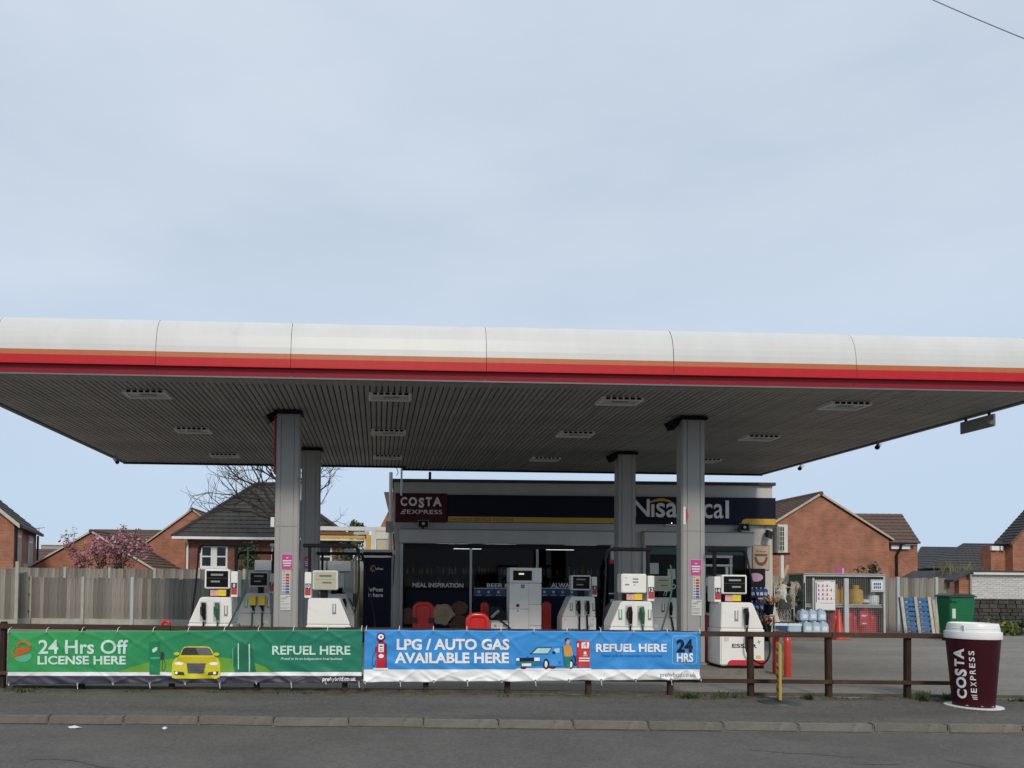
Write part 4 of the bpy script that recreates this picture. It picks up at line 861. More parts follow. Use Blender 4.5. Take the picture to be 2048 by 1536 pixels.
# ================================================================== PARCEL PANEL, LAUNDRY KIOSK, WASH BAY
Yp = 20.5
x0, x1, z0, z1 = rect(727, 1106, 782, 1270, Yp); z1 = at(755, 1105, Yp).z
t = thing('parcel_panel', 'tall dark navy parcel point panel with white lettering beside the shop', 'parcel point', (x0, Yp, .012)); w_ = x1 - x0; h = z1 - .012
MB().box(0, w_, -.2, .3, 0, h - .14).build('cabinet', 'navy_panel', t, bevel=.01); MB().box(-.02, w_ + .02, -.24, .32, h - .075, h).build('cap', 'shop_cap', t); MB().box(0.02, w_ - .0, -.215, -.19, h - .135, h - .095).build('trim', 'sign_white', t)
def ptext(s, px0, py0, px1, py1, b=.02):
    a0, a1, c0, c1 = rect(px0, py0, px1, py1, Yp - .2); mb = MB((x0, Yp, .012)); mb.text(s, a0, a1, c0, c1, Yp - .205, b); mb.build('lettering', 'sign_white', t)
ptext('InPost', 737, 1175, 766, 1183); ptext('it here', 737, 1186, 766, 1194); ptext('InPost', 751, 1135, 766, 1140)
mb = MB((x0, Yp, .012)); c = at(747, 1137, Yp - .2)
for i in range(7):
    a = 1.2 + i * .62; d = Vector((math.cos(a), 0, math.sin(a))); e = Vector((-d.z, 0, d.x)) * .008; q = Vector((c.x, Yp - .205, c.z)); mb.poly([q + d * .04 - e, q + d * .10 - e, q + d * .10 + e, q + d * .04 + e])
mb.build('emblem_rays', 'gold_strip', t)
a0, a1, c0, c1 = rect(688, 1099, 790, 1108, Yp + .4); t = thing('flat_awning', 'thin pale flat awning behind the top of the parcel panel', 'awning', (a0, Yp + .4, c0)); MB().box(0, a1 - a0, 0, 1.2, .0, c1 - c0).build('roof_sheet', 'kiosk_white', t)
for q in (.3, a1 - a0 - .08): MB().tube([(q, .6, -.003), (q, .6, -(c0 - .012))], .03, 8).build('post', 'steel_pale', t)
Yk = 26.0
x0, x1, z0, z1 = rect(500, 1121, 716, 1275, Yk); z1 = at(600, 1121, Yk).z
t = thing('laundry_kiosk', 'grey outdoor laundry kiosk with white lettered sign behind the pumps', 'kiosk', (x0, Yk, .012)); w_ = x1 - x0; h = z1 - .012
MB().box(0, w_, 0, 1.2, 0, h - .36).build('body', 'kiosk_grey', t)
for i, (a, b) in enumerate(((510, 543), (545, 652), (656, 700))):
    xa, xb = at(a, 1130, Yk).x - x0, at(b, 1130, Yk).x - x0; MB().box(xa, xb, -.06, .5, h - .355, h).build('sign_panel', 'kiosk_white', t)
for ch, a, b in (('LAUN', 551, 606), ('DE', 640, 651), ('RETTE', 659, 683)):
    mb = MB((x0, Yk, .012)); mb.text(ch, at(a, 1132, Yk).x, at(b, 1132, Yk).x, h - .29, h - .06, Yk - .066, .02); mb.build('lettering', 'sign_white', t)
for px in (668, 690): 
    q = at(px, 1190, Yk).x - x0; MB().box(q - .38, q + .38, -.05, -.002, .15, h - .40).build('machine_front', 'kiosk_grey', t)
    MB().lathe([(.24, -.06), (.26, -.052), (.2, -.058), (.01, -.056)], (q, 0, .85), 20, 'y').build('drum_door', 'frame_dark', t); MB().box(q - .3, q + .3, -.058, -.051, 1.25, 1.42).build('control_panel', 'ink_grey', t)
MB().tube([(w_ - .08, -.1, 0), (w_ - .08, -.1, h)], .06, 8).build('corner_post', 'sticker_yellow', t)
Yw = 27.0
t = thing('wash_bay', 'white and yellow framed open bay standing behind the laundry kiosk', 'wash bay', (at(640, 1100, Yw).x, Yw, .012)); o_ = t.location.copy()
def wb(name, mat, px0, py0, px1, py1, y0=0, y1=.15):
    a0, a1, c0, c1 = rect(px0, py0, px1, py1, Yw); MB(o_).box(a0, a1, Yw + y0, Yw + y1, c0, c1).build(name, mat, t)
wb('top_beam', 'kiosk_white', 612, 1053, 776, 1061); wb('roof_edge', 'poster_brown', 612, 1063.5, 706, 1069, .05, 2); wb('glazing', 'steel_pale', 707, 1063, 738, 1069, .05, .1); wb('yellow_beam', 'frame_yellow', 612, 1071, 730, 1077); wb('lower_trim', 'kiosk_white', 612, 1078.5, 727, 1081)
wb('yellow_post', 'frame_yellow', 731, 1070, 741, 1275); wb('corner_post', 'kiosk_white', 742, 1055, 749, 1275, -.02, .16); wb('trim', 'kiosk_white', 727, 1078, 730, 1275); wb('side_panel', 'kiosk_white', 750, 1062, 780, 1077, .02, .1); wb('side_panel', 'cream_panel', 752, 1078, 780, 1262, .02, .1); wb('rail', 'kiosk_white', 750, 1075, 780, 1078, -.01, .015)
a0, a1, c0, c1 = rect(612, 1080, 727, 1275, Yw); MB(o_).box(a0, a1, Yw + 2.4, Yw + 2.5, c0, at(680, 1121, Yw).z).build('back_wall', 'kiosk_grey', t)
# ================================================================== TIMBER RAIL FENCE
YF = 11.36
posts = [5, 163, 344, 514, 690, 852, 1015, 1177, 1341, 1502, 1658, 1815]
zr1 = at(1200, 1259.5, YF).z; zr0 = at(1200, 1269.5, YF).z
fx0 = at(-60, 1265, YF).x; fx1 = at(1893, 1265, YF).x
fence = thing('rail_fence', 'low dark brown timber rail fence along the pavement edge', 'fence', (0, YF, 0))
rr = [fx0] + [at(p, 1265, YF).x for p in (344, 690, 1015, 1341, 1658)] + [fx1]
for a, b in zip(rr, rr[1:]):
    o = MB().box(a + .004, b - .004, -.085, -.03, zr0, zr1).build('top_rail', 'fence_timber', fence, bevel=.006); o.location.z = random.uniform(-.006, .006)
    o = MB().box(a + .004, b - .004, -.085, -.04, .218, .276).build('lower_rail', 'fence_timber', fence, bevel=.006); o.location.z = random.uniform(-.008, .008)
for p in posts:
    x = at(p, 1330, YF).x
    o = MB().box(-.040, .040, -.028, .052, -.05, zr1 - .01 if p > 20 else zr1 + .03).build('post', 'fence_post', fence, bevel=.008); o.location = (x, 0, 0); o.rotation_euler = (random.uniform(-.012, .012), random.uniform(-.012, .012), 0)
# ================================================================== BANNERS (printed cloth, hung on the rails)
YBN = YF - .145
class Banner:
    def __init__(s, name, lab, tl, tr, bl, br, eyes_t, eyes_b, seed):
        s.tl, s.tr, s.bl, s.br = map(Vector, (tl, tr, bl, br)); s.et, s.eb, s.seed = eyes_t, eyes_b, seed
        c = at((tl[0] + tr[0]) / 2, bl[1], YBN); s.o = Vector((c.x, YBN, c.z)); s.t = thing(name, lab, 'banner', s.o)
    def edge(s, px):      # picture rows of upper and lower edge at this column, scalloped between eyelets
        t = (px - s.tl.x) / (s.tr.x - s.tl.x); yt = s.tl.y + (s.tr.y - s.tl.y) * t; yb = s.bl.y + (s.br.y - s.bl.y) * t
        def sag(es):
            for a, b in zip(es, es[1:]):
                if a <= px <= b: u = (px - a) / (b - a); return 4 * u * (1 - u)
            return 0
        return yt + 1.2 * sag(s.et) + .7 * mnoise.noise(Vector((px * .02, s.seed, 0))), yb - 1.0 * sag(s.eb) + 1.3 * mnoise.noise(Vector((px * .016, s.seed, 7)))
    def wr(s, px, py):
        yt, yb = s.edge(px); v = (py - yt) / (yb - yt)
        n = mnoise.noise
        d = .020 * n(Vector((px * .010, py * .013, s.seed))) + .012 * n(Vector((px * .022 + py * .03, py * .018 - px * .008, s.seed + 3)))
        d += .034 * v ** 3 * n(Vector((px * .035 - py * .05, py * .045, s.seed + 9))) + .006 * n(Vector((px * .06, py * .02, s.seed + 13)))
        for k, ex in enumerate(s.et):
            dx, dy = px - ex, py - (yt + 2); r = math.hypot(dx, dy)
            if r < 75:
                for a in (.55 + .25 * math.sin(k * 2.1), 2.55 + .3 * math.sin(k * 1.3 + 1)):
                    q = dx * math.sin(a) - dy * math.cos(a); al = dx * math.cos(a) + dy * math.sin(a)
                    if al > 0: d -= .022 * math.exp(-(q / 3.6) ** 2) * math.exp(-al / 42)
        for k, ex in enumerate(s.eb):
            dx, dy = px - ex, (yb - 1) - py; r = math.hypot(dx, dy)
            if r < 60:
                for a in (.45 + .2 * math.sin(k * 1.7), 2.7 + .25 * math.sin(k * 2.3)):
                    q = dx * math.sin(a) - dy * math.cos(a); al = dx * math.cos(a) + dy * math.sin(a)
                    if al > 0: d -= .022 * math.exp(-(q / 3.0) ** 2) * math.exp(-al / 28)
        return max(-.07, min(.045, 1.15 * d * (.25 + .75 * min(1, 4 * v)))) 
    def pos(s, px, py, k=0):
        p = at(px, py, YBN); return Vector((p.x, YBN + s.wr(px, py) - .0035 * min(k, 1) - .0016 * k, p.z)) - s.o
    def cloth(s, name, rows, mats, step=2.5):
        """rows: picture row limits (functions of px or fractions) with one material each"""
        nx = int((s.tr.x - s.tl.x) / step); vs_, fs, fm = [], [], []
        bounds = [None] + rows + [None]; lev = []
        for bi in range(len(bounds) - 1):
            m_ = (26, 4, 12)[bi] if len(rows) == 2 else (28, 14)[bi]
            lev += [(bounds[bi], bounds[bi + 1], q / m_, bi) for q in range(m_)]
        lev.append((bounds[-2], None, 1.0, len(rows))); ny = len(lev) - 1
        for j in range(ny + 1):
            for i in range(nx + 1):
                t = i / nx; px = s.tl.x + (s.tr.x - s.tl.x) * t; yt, yb = s.edge(px); b0, b1, q, _ = lev[j]; b0 = yt if b0 is None else b0; b1 = yb if b1 is None else b1; v = (b0 + (b1 - b0) * q - yt) / (yb - yt); px2 = px + (s.bl.x - s.tl.x) * (1 - t) * v + (s.br.x - s.tr.x) * t * v
                vs_.append(s.pos(px2, yt + (yb - yt) * v))
        mb = MB()
        mb.add(vs_, [(j * (nx + 1) + i, j * (nx + 1) + i + 1, (j + 1) * (nx + 1) + i + 1, (j + 1) * (nx + 1) + i) for j in range(ny) for i in range(nx)])
        for j in range(ny):
            for i in range(nx): mb.fm[j * nx + i] = lev[j][3]
        o = mb.build(name, mats, s.t, smooth=True, recalc=False)
        so_ = o.modifiers.new('thickness', 'SOLIDIFY'); so_.thickness = .0012; so_.offset = 1
        return o
    def deco(s, name, mat, polys, k=1, res=6.0):
        """flat print: 2-D polygons in picture units, cut fine enough to follow the folds"""
        bm = bmesh.new()
        for pl in polys:
            vv = [bm.verts.new((p[0], p[1], 0)) for p in pl]
            try: bm.faces.new(vv)
            except ValueError: pass
        s._finish(bm, name, mat, k, res)
    def text(s, t, x0, x1, y0, y1, mat, k=2, bold=.02, shear=0, name='lettering', res=5.0):
        vs_, fs, _ = glyph(t, bold, 0, shear); bm = bmesh.new()
        vv = [bm.verts.new((x0 + (x1 - x0) * a, y0 + (y1 - y0) * b, 0)) for a, b in vs_]
        for f in fs:
            try: bm.faces.new([vv[i] for i in f])
            except ValueError: pass
        s._finish(bm, name, mat, k, res)
    def _finish(s, bm, name, mat, k, res):
        bmesh.ops.triangulate(bm, faces=bm.faces[:])
        xs = [v.co.x for v in bm.verts]; ys = [v.co.y for v in bm.verts]
        for ax, lo, hi in ((0, min(xs), max(xs)), (1, min(ys), max(ys))):
            n = int((hi - lo) / res)
            for i in range(1, n + 1):
                co = [0, 0, 0]; no = [0, 0, 0]; co[ax] = lo + (hi - lo) * i / (n + 1); no[ax] = 1
                bmesh.ops.bisect_plane(bm, geom=bm.verts[:] + bm.edges[:] + bm.faces[:], plane_co=co, plane_no=no)
        for v in bm.verts: v.co = s.pos(v.co.x, v.co.y, k)
        bmesh.ops.recalc_face_normals(bm, faces=bm.faces[:])
        for f in bm.faces:
            if f.normal.y > 0: f.normal_flip()
            f.smooth = True
        me = bpy.data.meshes.new(name); bm.to_mesh(me); bm.free(); me.materials.append(MATS[mat])
        o = bpy.data.objects.new(name, me); COL.objects.link(o); o.parent = s.t; return o
    def ties(s):
        for ex in s.et:
            yt, yb = s.edge(ex); p = s.pos(ex, yt + 3); q = at(ex + 1.0, yt - 5, YBN) - s.o
            MB().tube([p + Vector((0, -.012, 0)), (p + q) / 2 + Vector((0, -.02, 0)), q + Vector((0, -.004, 0)), q + Vector((0, .07, .012))], .005, 5).build('cable_tie', 'sign_white', s.t); s.eyelet(p)
        for i, ex in enumerate(s.eb):
            yt, yb = s.edge(ex); p = s.pos(ex, yb - 2.5); MB().tube([p + Vector((0, -.010, 0)), p + Vector((.01, -.014, -.03 - .05 * (i % 2)))], .005, 5).build('cable_tie', 'sign_white', s.t); s.eyelet(p)
    def eyelet(s, p): MB().lathe([(.011, 0), (.011, .004), (.018, .004), (.018, 0)], (p.x, p.y - .006, p.z), 10, 'y').build('eyelet', 'grey_metal', s.t)
M('print_green', (0.03, 0.25, 0.10), 0.42, var=0.05, coat=.1); M('print_green2', (0.022, 0.19, 0.115), 0.42, var=0.05, coat=.1)
# the green print fades from leaf green to teal along the banner
m = MATS['print_green']; t_ = m.node_tree; b_ = t_.nodes['Principled BSDF']; c_ = t_.nodes.new('ShaderNodeTexCoord'); s_ = t_.nodes.new('ShaderNodeSeparateXYZ'); t_.links.new(c_.outputs['Object'], s_.inputs[0])
r_ = t_.nodes.new('ShaderNodeMapRange'); r_.inputs['From Min'].default_value = -2.0; r_.inputs['From Max'].default_value = 1.6; t_.links.new(s_.outputs['X'], r_.inputs['Value'])
x_ = t_.nodes.new('ShaderNodeMix'); x_.data_type = 'RGBA'; x_.inputs['A'].default_value = (0.045, 0.33, 0.10, 1); x_.inputs['B'].default_value = (0.022, 0.20, 0.125, 1); t_.links.new(r_.outputs[0], x_.inputs['Factor']); t_.links.new(x_.outputs['Result'], b_.inputs['Base Color'])
M('print_hill', (0.15, 0.36, 0.05), 0.42, var=0.04); M('print_white', (0.86, 0.86, 0.87), 0.42, var=0.03); M('print_navy', (0.058, 0.058, 0.085), 0.42, var=0.08); M('print_mint', (0.60, 0.80, 0.72), 0.42, var=0.02)
M('print_orange', (0.62, 0.10, 0.02), 0.42, var=0.05); M('print_orange2', (0.45, 0.17, 0.04), 0.42, var=0.05); M('print_teal', (0.10, 0.42, 0.26), 0.42, var=0.05); M('print_carY', (0.66, 0.60, 0.03), 0.42, var=0.04); M('print_carY2', (0.55, 0.47, 0.02), 0.42, var=0.04); M('print_grey', (0.14, 0.14, 0.16), 0.42, var=0.08); M('print_dgrey', (0.05, 0.05, 0.058), 0.42, var=0.05)
M('print_green_pump', (0.02, 0.22, 0.095), 0.42, var=0.04); M('print_bush', (0.02, 0.165, 0.09), 0.42, var=0.04)
M('print_blue', (0.050, 0.285, 0.68), 0.40, var=0.05, vs=1.2, coat=.1); M('print_dblue', (0.028, 0.16, 0.45), 0.42, var=0.03); M('print_red', (0.52, 0.02, 0.04), 0.42, var=0.05); M('print_red2', (0.60, 0.06, 0.045), 0.42, var=0.05); M('print_plum', (0.10, 0.02, 0.06), 0.42, var=0.03); M('print_skin', (0.62, 0.36, 0.28), 0.42, var=0.03); M('print_shirt', (0.68, 0.33, 0.05), 0.42, var=0.03); M('print_trousers', (0.02, 0.22, 0.16), 0.42, var=0.03); M('print_glass', (0.40, 0.66, 0.70), 0.42, var=0.05); M('print_ink', (0.012, 0.016, 0.03), 0.42, var=0)
for k_, m_ in MATS.items():
    if k_.startswith('print_'): q_ = m_.node_tree.nodes['Principled BSDF']; q_.inputs['Specular IOR Level'].default_value = .22; q_.inputs['Coat Weight'].default_value = 0
def ell(cx, cy, rx, ry, n=24, a0=0, a1=2 * math.pi): return [(cx + rx * math.cos(a0 + (a1 - a0) * i / n), cy + ry * math.sin(a0 + (a1 - a0) * i / n)) for i in range(n if a1 - a0 > 6.28 else n + 1)]
def rc(x0, y0, x1, y1): return [(x0, y0), (x1, y0), (x1, y1), (x0, y1)]
def ring(cx, cy, r0x, r0y, r1x, r1y, n=24, a0=0, a1=2 * math.pi):
    o = ell(cx, cy, r0x, r0y, n, a0, a1 - 1e-9); i = ell(cx, cy, r1x, r1y, n, a0, a1 - 1e-9); o = [(cx + r0x * math.cos(a0 + (a1 - a0) * k / n), cy + r0y * math.sin(a0 + (a1 - a0) * k / n)) for k in range(n + 1)]; i = [(cx + r1x * math.cos(a0 + (a1 - a0) * k / n), cy + r1y * math.sin(a0 + (a1 - a0) * k / n)) for k in range(n + 1)]
    return [[o[k], o[k + 1], i[k + 1], i[k]] for k in range(n)]
def stroke(pts, wd):
    out = []
    for (a, b), (c, d) in zip(pts, pts[1:]):
        l = math.hypot(c - a, d - b) or 1; nx_, ny_ = -(d - b) / l * wd / 2, (c - a) / l * wd / 2; out.append([(a + nx_, b + ny_), (c + nx_, d + ny_), (c - nx_, d - ny_), (a - nx_, b - ny_)])
    return out
# ---- green banner
B = Banner('green_banner', 'long green banner with yellow car and white lettering on the fence', (18, 1262), (725, 1258), (14, 1369), (723, 1366), [18.5, 94, 165, 236, 307, 377, 449, 517, 587, 655, 723], [20, 158, 228, 301, 371, 441, 513, 583, 652, 718], 2)
B.cloth('cloth', [1344, 1351.5], ['print_green', 'print_white', 'print_navy'])
# print layers
B.deco('printed_hills', 'print_hill', [[(238, 1344), (262, 1334), (300, 1324), (340, 1318), (400, 1314), (450, 1315), (500, 1322), (530, 1334), (545, 1344)]], 1)
B.deco('printed_bushes', 'print_bush', [[(470, 1344), (463, 1310), (470, 1296), (480, 1302), (486, 1284), (494, 1283), (502, 1288), (506, 1300), (512, 1344)]], 2)
B.deco('printed_logo_circle', 'print_teal', [ell(47, 1311, 18, 13, 20, -.35, 2.9)], 2); B.deco('printed_logo', 'print_orange', [[(24, 1315), (36, 1306), (36, 1296), (62, 1296), (62, 1301), (45, 1308), (32, 1315)]], 3); B.deco('printed_logo', 'print_orange2', ring(49, 1293, 14.5, 12.5, 9.5, 7.5, 20, math.pi * .95, math.pi * 2.05) + ring(31, 1303, 6, 9, 3, 6, 12, 1.2, 4.9), 4)
B.text('24 Hrs Off', 78, 257, 1308, 1279.5, 'print_mint', 5, .018); B.text('LICENSE HERE', 76.5, 252, 1329, 1311.5, 'print_mint', 5, .03)
B.deco('printed_pump', 'print_green_pump', [rc(299, 1283, 320, 1349)], 4); B.deco('printed_pump', 'print_teal', [rc(301, 1314, 320, 1318)], 5); B.deco('printed_leaf', 'print_mint', [[(306, 1305), (305, 1299), (310, 1295), (316, 1294), (314, 1300), (310, 1304)]], 5)
B.deco('printed_nozzle', 'print_dgrey', [[(321, 1318), (322, 1304), (326, 1303), (329, 1308), (327, 1318)]] + stroke([(324, 1318), (325, 1330), (324, 1340), (328, 1341), (331, 1334), (330, 1326), (327, 1318)], 1.1), 5)
Y0c = 1355
B.deco('printed_car', 'print_carY', [[(345, 1355), (343.5, 1345), (344.5, 1326), (350, 1317), (358, 1313), (364, 1299), (368, 1294), (378, 1292.5), (408, 1292.5), (419, 1294), (424, 1299), (430, 1313), (437, 1317), (441, 1326), (441.5, 1345), (440, 1354), (432, 1357), (352, 1357)], ell(353, 1307.5, 6, 3.2, 12), ell(433.5, 1308, 6, 3.2, 12)], 5)
B.deco('printed_car', 'print_carY2', [[(358, 1314), (430, 1314), (434, 1322), (414, 1326), (374, 1326), (352, 1322)]], 6)
B.deco('printed_windscreen', 'print_dgrey', [[(361, 1310), (367, 1297), (372, 1295), (414, 1295), (420, 1297), (427, 1310)]], 7); B.deco('printed_windscreen', 'print_grey', [[(391, 1295.2), (414, 1295.2), (420, 1297.2), (426, 1309.5), (398, 1309.5)]], 8)
B.deco('printed_grille', 'print_grey', [[(373, 1326), (413, 1326), (407, 1347), (377, 1347)]], 7); B.deco('printed_grille', 'print_dgrey', [rc(374 + .25 * i, 1328.5 + 3 * i, 412 - .25 * i, 1329.3 + 3 * i) for i in range(6)], 8)
B.deco('printed_headlamp', 'print_white', [ell(358, 1327, 9, 3.2, 14)], 7); B.deco('printed_headlamp', 'print_white', [ell(428, 1327, 9, 3.2, 14)], 7); B.deco('printed_intake', 'print_dgrey', [[(348, 1342), (368, 1344), (370, 1350), (350, 1350)], [(438, 1342), (418, 1344), (416, 1350), (436, 1350)]], 7); B.deco('printed_foglamp', 'print_white', [ell(353, 1345.5, 3.2, 2.8, 12)], 8); B.deco('printed_foglamp', 'print_white', [ell(430, 1345.5, 3.2, 2.8, 12)], 8)
B.deco('printed_line', 'print_teal', [rc(465, 1296, 467, 1332)], 4); B.deco('printed_line', 'print_mint', [rc(476.2, 1286.5, 478, 1338), rc(498, 1288, 500, 1343)], 4)
B.text('REFUEL HERE', 544.5, 701, 1309.5, 1291.5, 'print_mint', 5, .022); B.text('Proud to be an independent local business', 562, 685, 1321.5, 1314.5, 'print_mint', 5, .01, .3, res=8); B.text('prehybrid.co.uk', 645, 712, 1364, 1353.5, 'print_white', 5, .02, .15, res=2.5)
B.ties()
# ---- blue banner
B = Banner('blue_banner', 'long blue and white banner with printed blue car and red pumps', (729, 1258.5), (1400, 1263), (727, 1365), (1401, 1360.5), [732, 798, 866, 933, 1001, 1067, 1133, 1200, 1266, 1333, 1398], [730, 800, 867, 934, 1002, 1069, 1136, 1201, 1269, 1341, 1399], 21)
B.cloth('cloth', [1339], ['print_blue', 'print_white'])
B.deco('printed_floor', 'print_white', [[(1026, 1340), (1034, 1336.5), (1180, 1336.5), (1188, 1340)]], 1)
B.deco('printed_pump', 'print_plum', ring(762, 1273.5, 9, 8.8, 5.6, 5.4) + [rc(757, 1282, 767, 1286)], 2); B.deco('printed_pump', 'print_white', ring(762, 1273.5, 5.6, 5.4, 2.2, 2.2), 3); B.deco('printed_pump', 'print_plum', [ell(762, 1273.5, 2.2, 2.2, 12)], 3)
B.deco('printed_pump', 'print_red', [[(752.5, 1336), (752.5, 1292), (756, 1285), (770, 1285), (773, 1289), (773, 1336)]], 3); B.deco('printed_pump', 'print_plum', [rc(771, 1288, 773.4, 1336), rc(750.5, 1294, 752.5, 1303)] + stroke([(751, 1302), (746, 1312), (744, 1328), (747, 1333), (750.5, 1330), (751, 1320)], 1), 4)
B.deco('printed_panel', 'print_white', [rc(757, 1288, 767.5, 1304), ell(762.3, 1312, 5.4, 4.2, 14)], 5); B.deco('printed_dial', 'print_plum', [rc(759.5, 1291, 765, 1293.5), rc(759.5, 1297, 765, 1298), rc(759.5, 1300, 765, 1301)], 6); B.deco('printed_plinth', 'print_white', [rc(746.5, 1336, 776, 1340)], 4)
B.text('LPG / AUTO GAS', 793.5, 1018.5, 1300, 1277.5, 'print_white', 4, .035); B.text('AVAILABLE HERE', 789.5, 1017.5, 1326.5, 1305, 'print_white', 4, .035)
# car
B.deco('printed_shadow', 'print_plum', [ell(1046.5, 1335, 6.5, 3.2, 14), ell(1104, 1334, 7, 3.5, 14)], 2)
B.deco('printed_car', 'print_dblue', [[(1031.5, 1330), (1031.5, 1315), (1033, 1312), (1055, 1308), (1061, 1306), (1073, 1294.5), (1078, 1293), (1124, 1293), (1134, 1300), (1143, 1308), (1152, 1312), (1153, 1326), (1147, 1332), (1090, 1332)]], 3)
B.deco('printed_car', 'print_blue', [[(1033, 1312), (1056, 1308.5), (1096, 1309), (1099, 1294.5), (1123, 1294.5), (1126, 1331), (1098, 1331), (1080, 1322), (1032, 1321)]], 4)
B.deco('printed_windscreen', 'print_dgrey', [[(1059, 1308), (1073, 1295), (1104, 1294.5), (1096, 1308)]], 5); B.deco('printed_windscreen', 'print_glass', [[(1064, 1306.5), (1075, 1296.5), (1102, 1296), (1095, 1306.5)], [(1104, 1307), (1109, 1297), (1119, 1296), (1118.5, 1305)]], 6)
B.deco('printed_grille', 'print_ink', [[(1038, 1315.5), (1068, 1315), (1068, 1322), (1039, 1322.5)]], 6); B.deco('printed_bumper', 'print_trousers', [rc(1032, 1324, 1074, 1330)], 5); B.deco('printed_headlamp', 'print_white', [rc(1032, 1316, 1038, 1321)], 7); B.deco('printed_headlamp', 'print_white', [rc(1068, 1315, 1079, 1321.5)], 7); B.deco('printed_number_plate', 'print_white', [rc(1043, 1326.5, 1062, 1332)], 7)
B.deco('printed_wheel', 'print_ink', [ell(1092, 1327.5, 6.5, 10.5), ell(1141, 1328, 5.5, 9.5)], 6); B.deco('printed_wheel', 'print_white', [ell(1091.5, 1328, 2.8, 6.6), ell(1141.5, 1328.5, 2.8, 6)], 7); B.deco('printed_mirror', 'print_ink', [ell(1107.5, 1305, 3.5, 3)], 7)
B.deco('printed_hose', 'print_ink', stroke([(1143, 1309), (1149, 1313), (1151, 1322), (1148, 1330), (1155, 1328), (1155.5, 1298)], 2.2), 6)
# person printed on the banner
B.deco('printed_man', 'print_skin', [ell(1134.5, 1282.5, 4.2, 5, 16), rc(1132.5, 1286, 1137, 1290), [(1126.5, 1292), (1129, 1292), (1130.5, 1311), (1128.5, 1312)], [(1139.5, 1291), (1142, 1293), (1145, 1311), (1142, 1312)], rc(1131, 1334, 1134, 1336.5), rc(1136, 1334, 1139, 1336.5)], 8)
B.deco('printed_man', 'print_ink', [[(1130, 1283), (1129.5, 1278), (1133, 1275.5), (1138, 1276.5), (1138.5, 1278.5), (1134, 1279.5), (1132, 1284)]], 9); B.deco('printed_man', 'print_shirt', [[(1127, 1293), (1131, 1289.5), (1138, 1289.5), (1142, 1293), (1140.5, 1312.5), (1129, 1312.5)]], 9); B.deco('printed_man', 'print_trousers', [[(1129, 1312), (1140.5, 1312), (1139.5, 1335), (1135.5, 1335), (1135, 1318), (1134, 1335), (1131, 1335)]], 9)
# red pump
B.deco('printed_pump', 'print_red2', [rc(1153, 1281.5, 1179, 1334)], 6); B.deco('printed_pump', 'print_red', [rc(1153, 1283, 1157, 1334)], 7); B.deco('printed_panel', 'print_white', [rc(1162.5, 1284.5, 1177, 1296.5), rc(1154, 1286, 1157, 1294), rc(1157.5, 1315, 1178.5, 1317.5), rc(1157.5, 1320, 1178.5, 1322.5), ell(1169.5, 1305.5, 3, 3.2, 12)], 8); B.deco('printed_dial', 'print_red2', stroke([(1166, 1294), (1167, 1289), (1173, 1288), (1170, 1293)], 1.4), 9); B.text('LPG', 1165.5, 1174, 1312.5, 1309, 'print_white', 9, .02)
B.text('REFUEL HERE', 1191.5, 1333, 1304, 1287.5, 'print_white', 4, .03); B.text('Proud to be an independent local business', 1204, 1324, 1315.5, 1308, 'print_dblue', 4, .01, .2, res=8)
B.text('24', 1352.5, 1385, 1304.5, 1278, 'print_ink', 4, .04); B.text('HRS', 1353, 1385.5, 1324, 1306, 'print_white', 4, .03); B.text('prehybrid.co.uk', 1319.5, 1392, 1356, 1344.5, 'ink_grey', 4, .0, .12, res=2.5)
x0, y0, x1, y1, q = 1344, 1272, 1393, 1328, 6; pth = [(x0 + q, y0), (x1 - q, y0)] + ell(x1 - q, y0 + q, q, q, 5, -math.pi / 2, 0) + ell(x1 - q, y1 - q, q, q, 5, 0, math.pi / 2) + ell(x0 + q, y1 - q, q, q, 5, math.pi / 2, math.pi) + ell(x0 + q, y0 + q, q, q, 5, math.pi, 1.5 * math.pi)
B.deco('printed_box', 'print_glass', stroke(pth + [pth[0]], .9), 3)
B.ties()

# ================================================================== CUP SIGN AND PAVEMENT SIGN
c = lay(1947, 1412.5, 0); cup = thing('cup_sign', 'giant maroon coffee cup with white lid and white lettering on the pavement', 'cup sign', (c.x, c.y, 0)); K = c.y / F; KR = K * .815      # seen obliquely, so the true radius is smaller than the picture's half width
rb, rt, zt = 42.5 * KR, 55.0 * KR, EYE - (1277 - 1173.5) * K
MB().lathe([(59.5 * KR, .0), (59.5 * KR, .012), (.0, .012)], n=48).build('base_plate', 'cup_white', cup)
body = MB().lathe([(rb, .014), (rb + (rt - rb) * .5, .014 + (zt - .014) * .5), (rt, zt)], n=64).build('cup_body', 'cup_maroon', cup, smooth=True)
z1, z2 = EYE - (1263 - 1173.5) * K, EYE - (1246 - 1173.5) * K
MB().lathe([(rt + .002, zt + .001), (57.5 * KR, zt + .004), (58 * KR, zt + .02), (58 * KR, z1 - .03), (57.3 * KR, z1), (54 * KR, z1 + .006), (53.5 * KR, z1 + .03), (52.6 * KR, (z1 + z2) / 2), (51.6 * KR, z2 - .02), (50 * KR, z2 - .004), (47 * KR, z2), (44 * KR, z2 - .02), (0, z2 - .022)], n=64).build('lid', 'cup_white', cup, smooth=True)
MB().lathe([(53.4 * KR, z1 + .045), (54.0 * KR, z1 + .049), (53.2 * KR, z1 + .054)], n=48).build('lid_rib', 'cup_white', cup, smooth=True)
mb = MB(); mb.box(-47 * KR, -44.5 * KR, -.20, -.15, z1 + .02, z2 - .03); mb.build('lid_tab', 'cup_white', cup)
for a in (-1.85, -1.25, -2.5): MB().lathe([(.016, 0), (.016, .006), (.008, .012)], ((rb + .01) * math.cos(a), (rb + .01) * math.sin(a), .03), 8).build('bolt', 'grey_metal', cup)
view = math.atan2(-c.y, -c.x)        # lettering sits a little left of the side facing the street
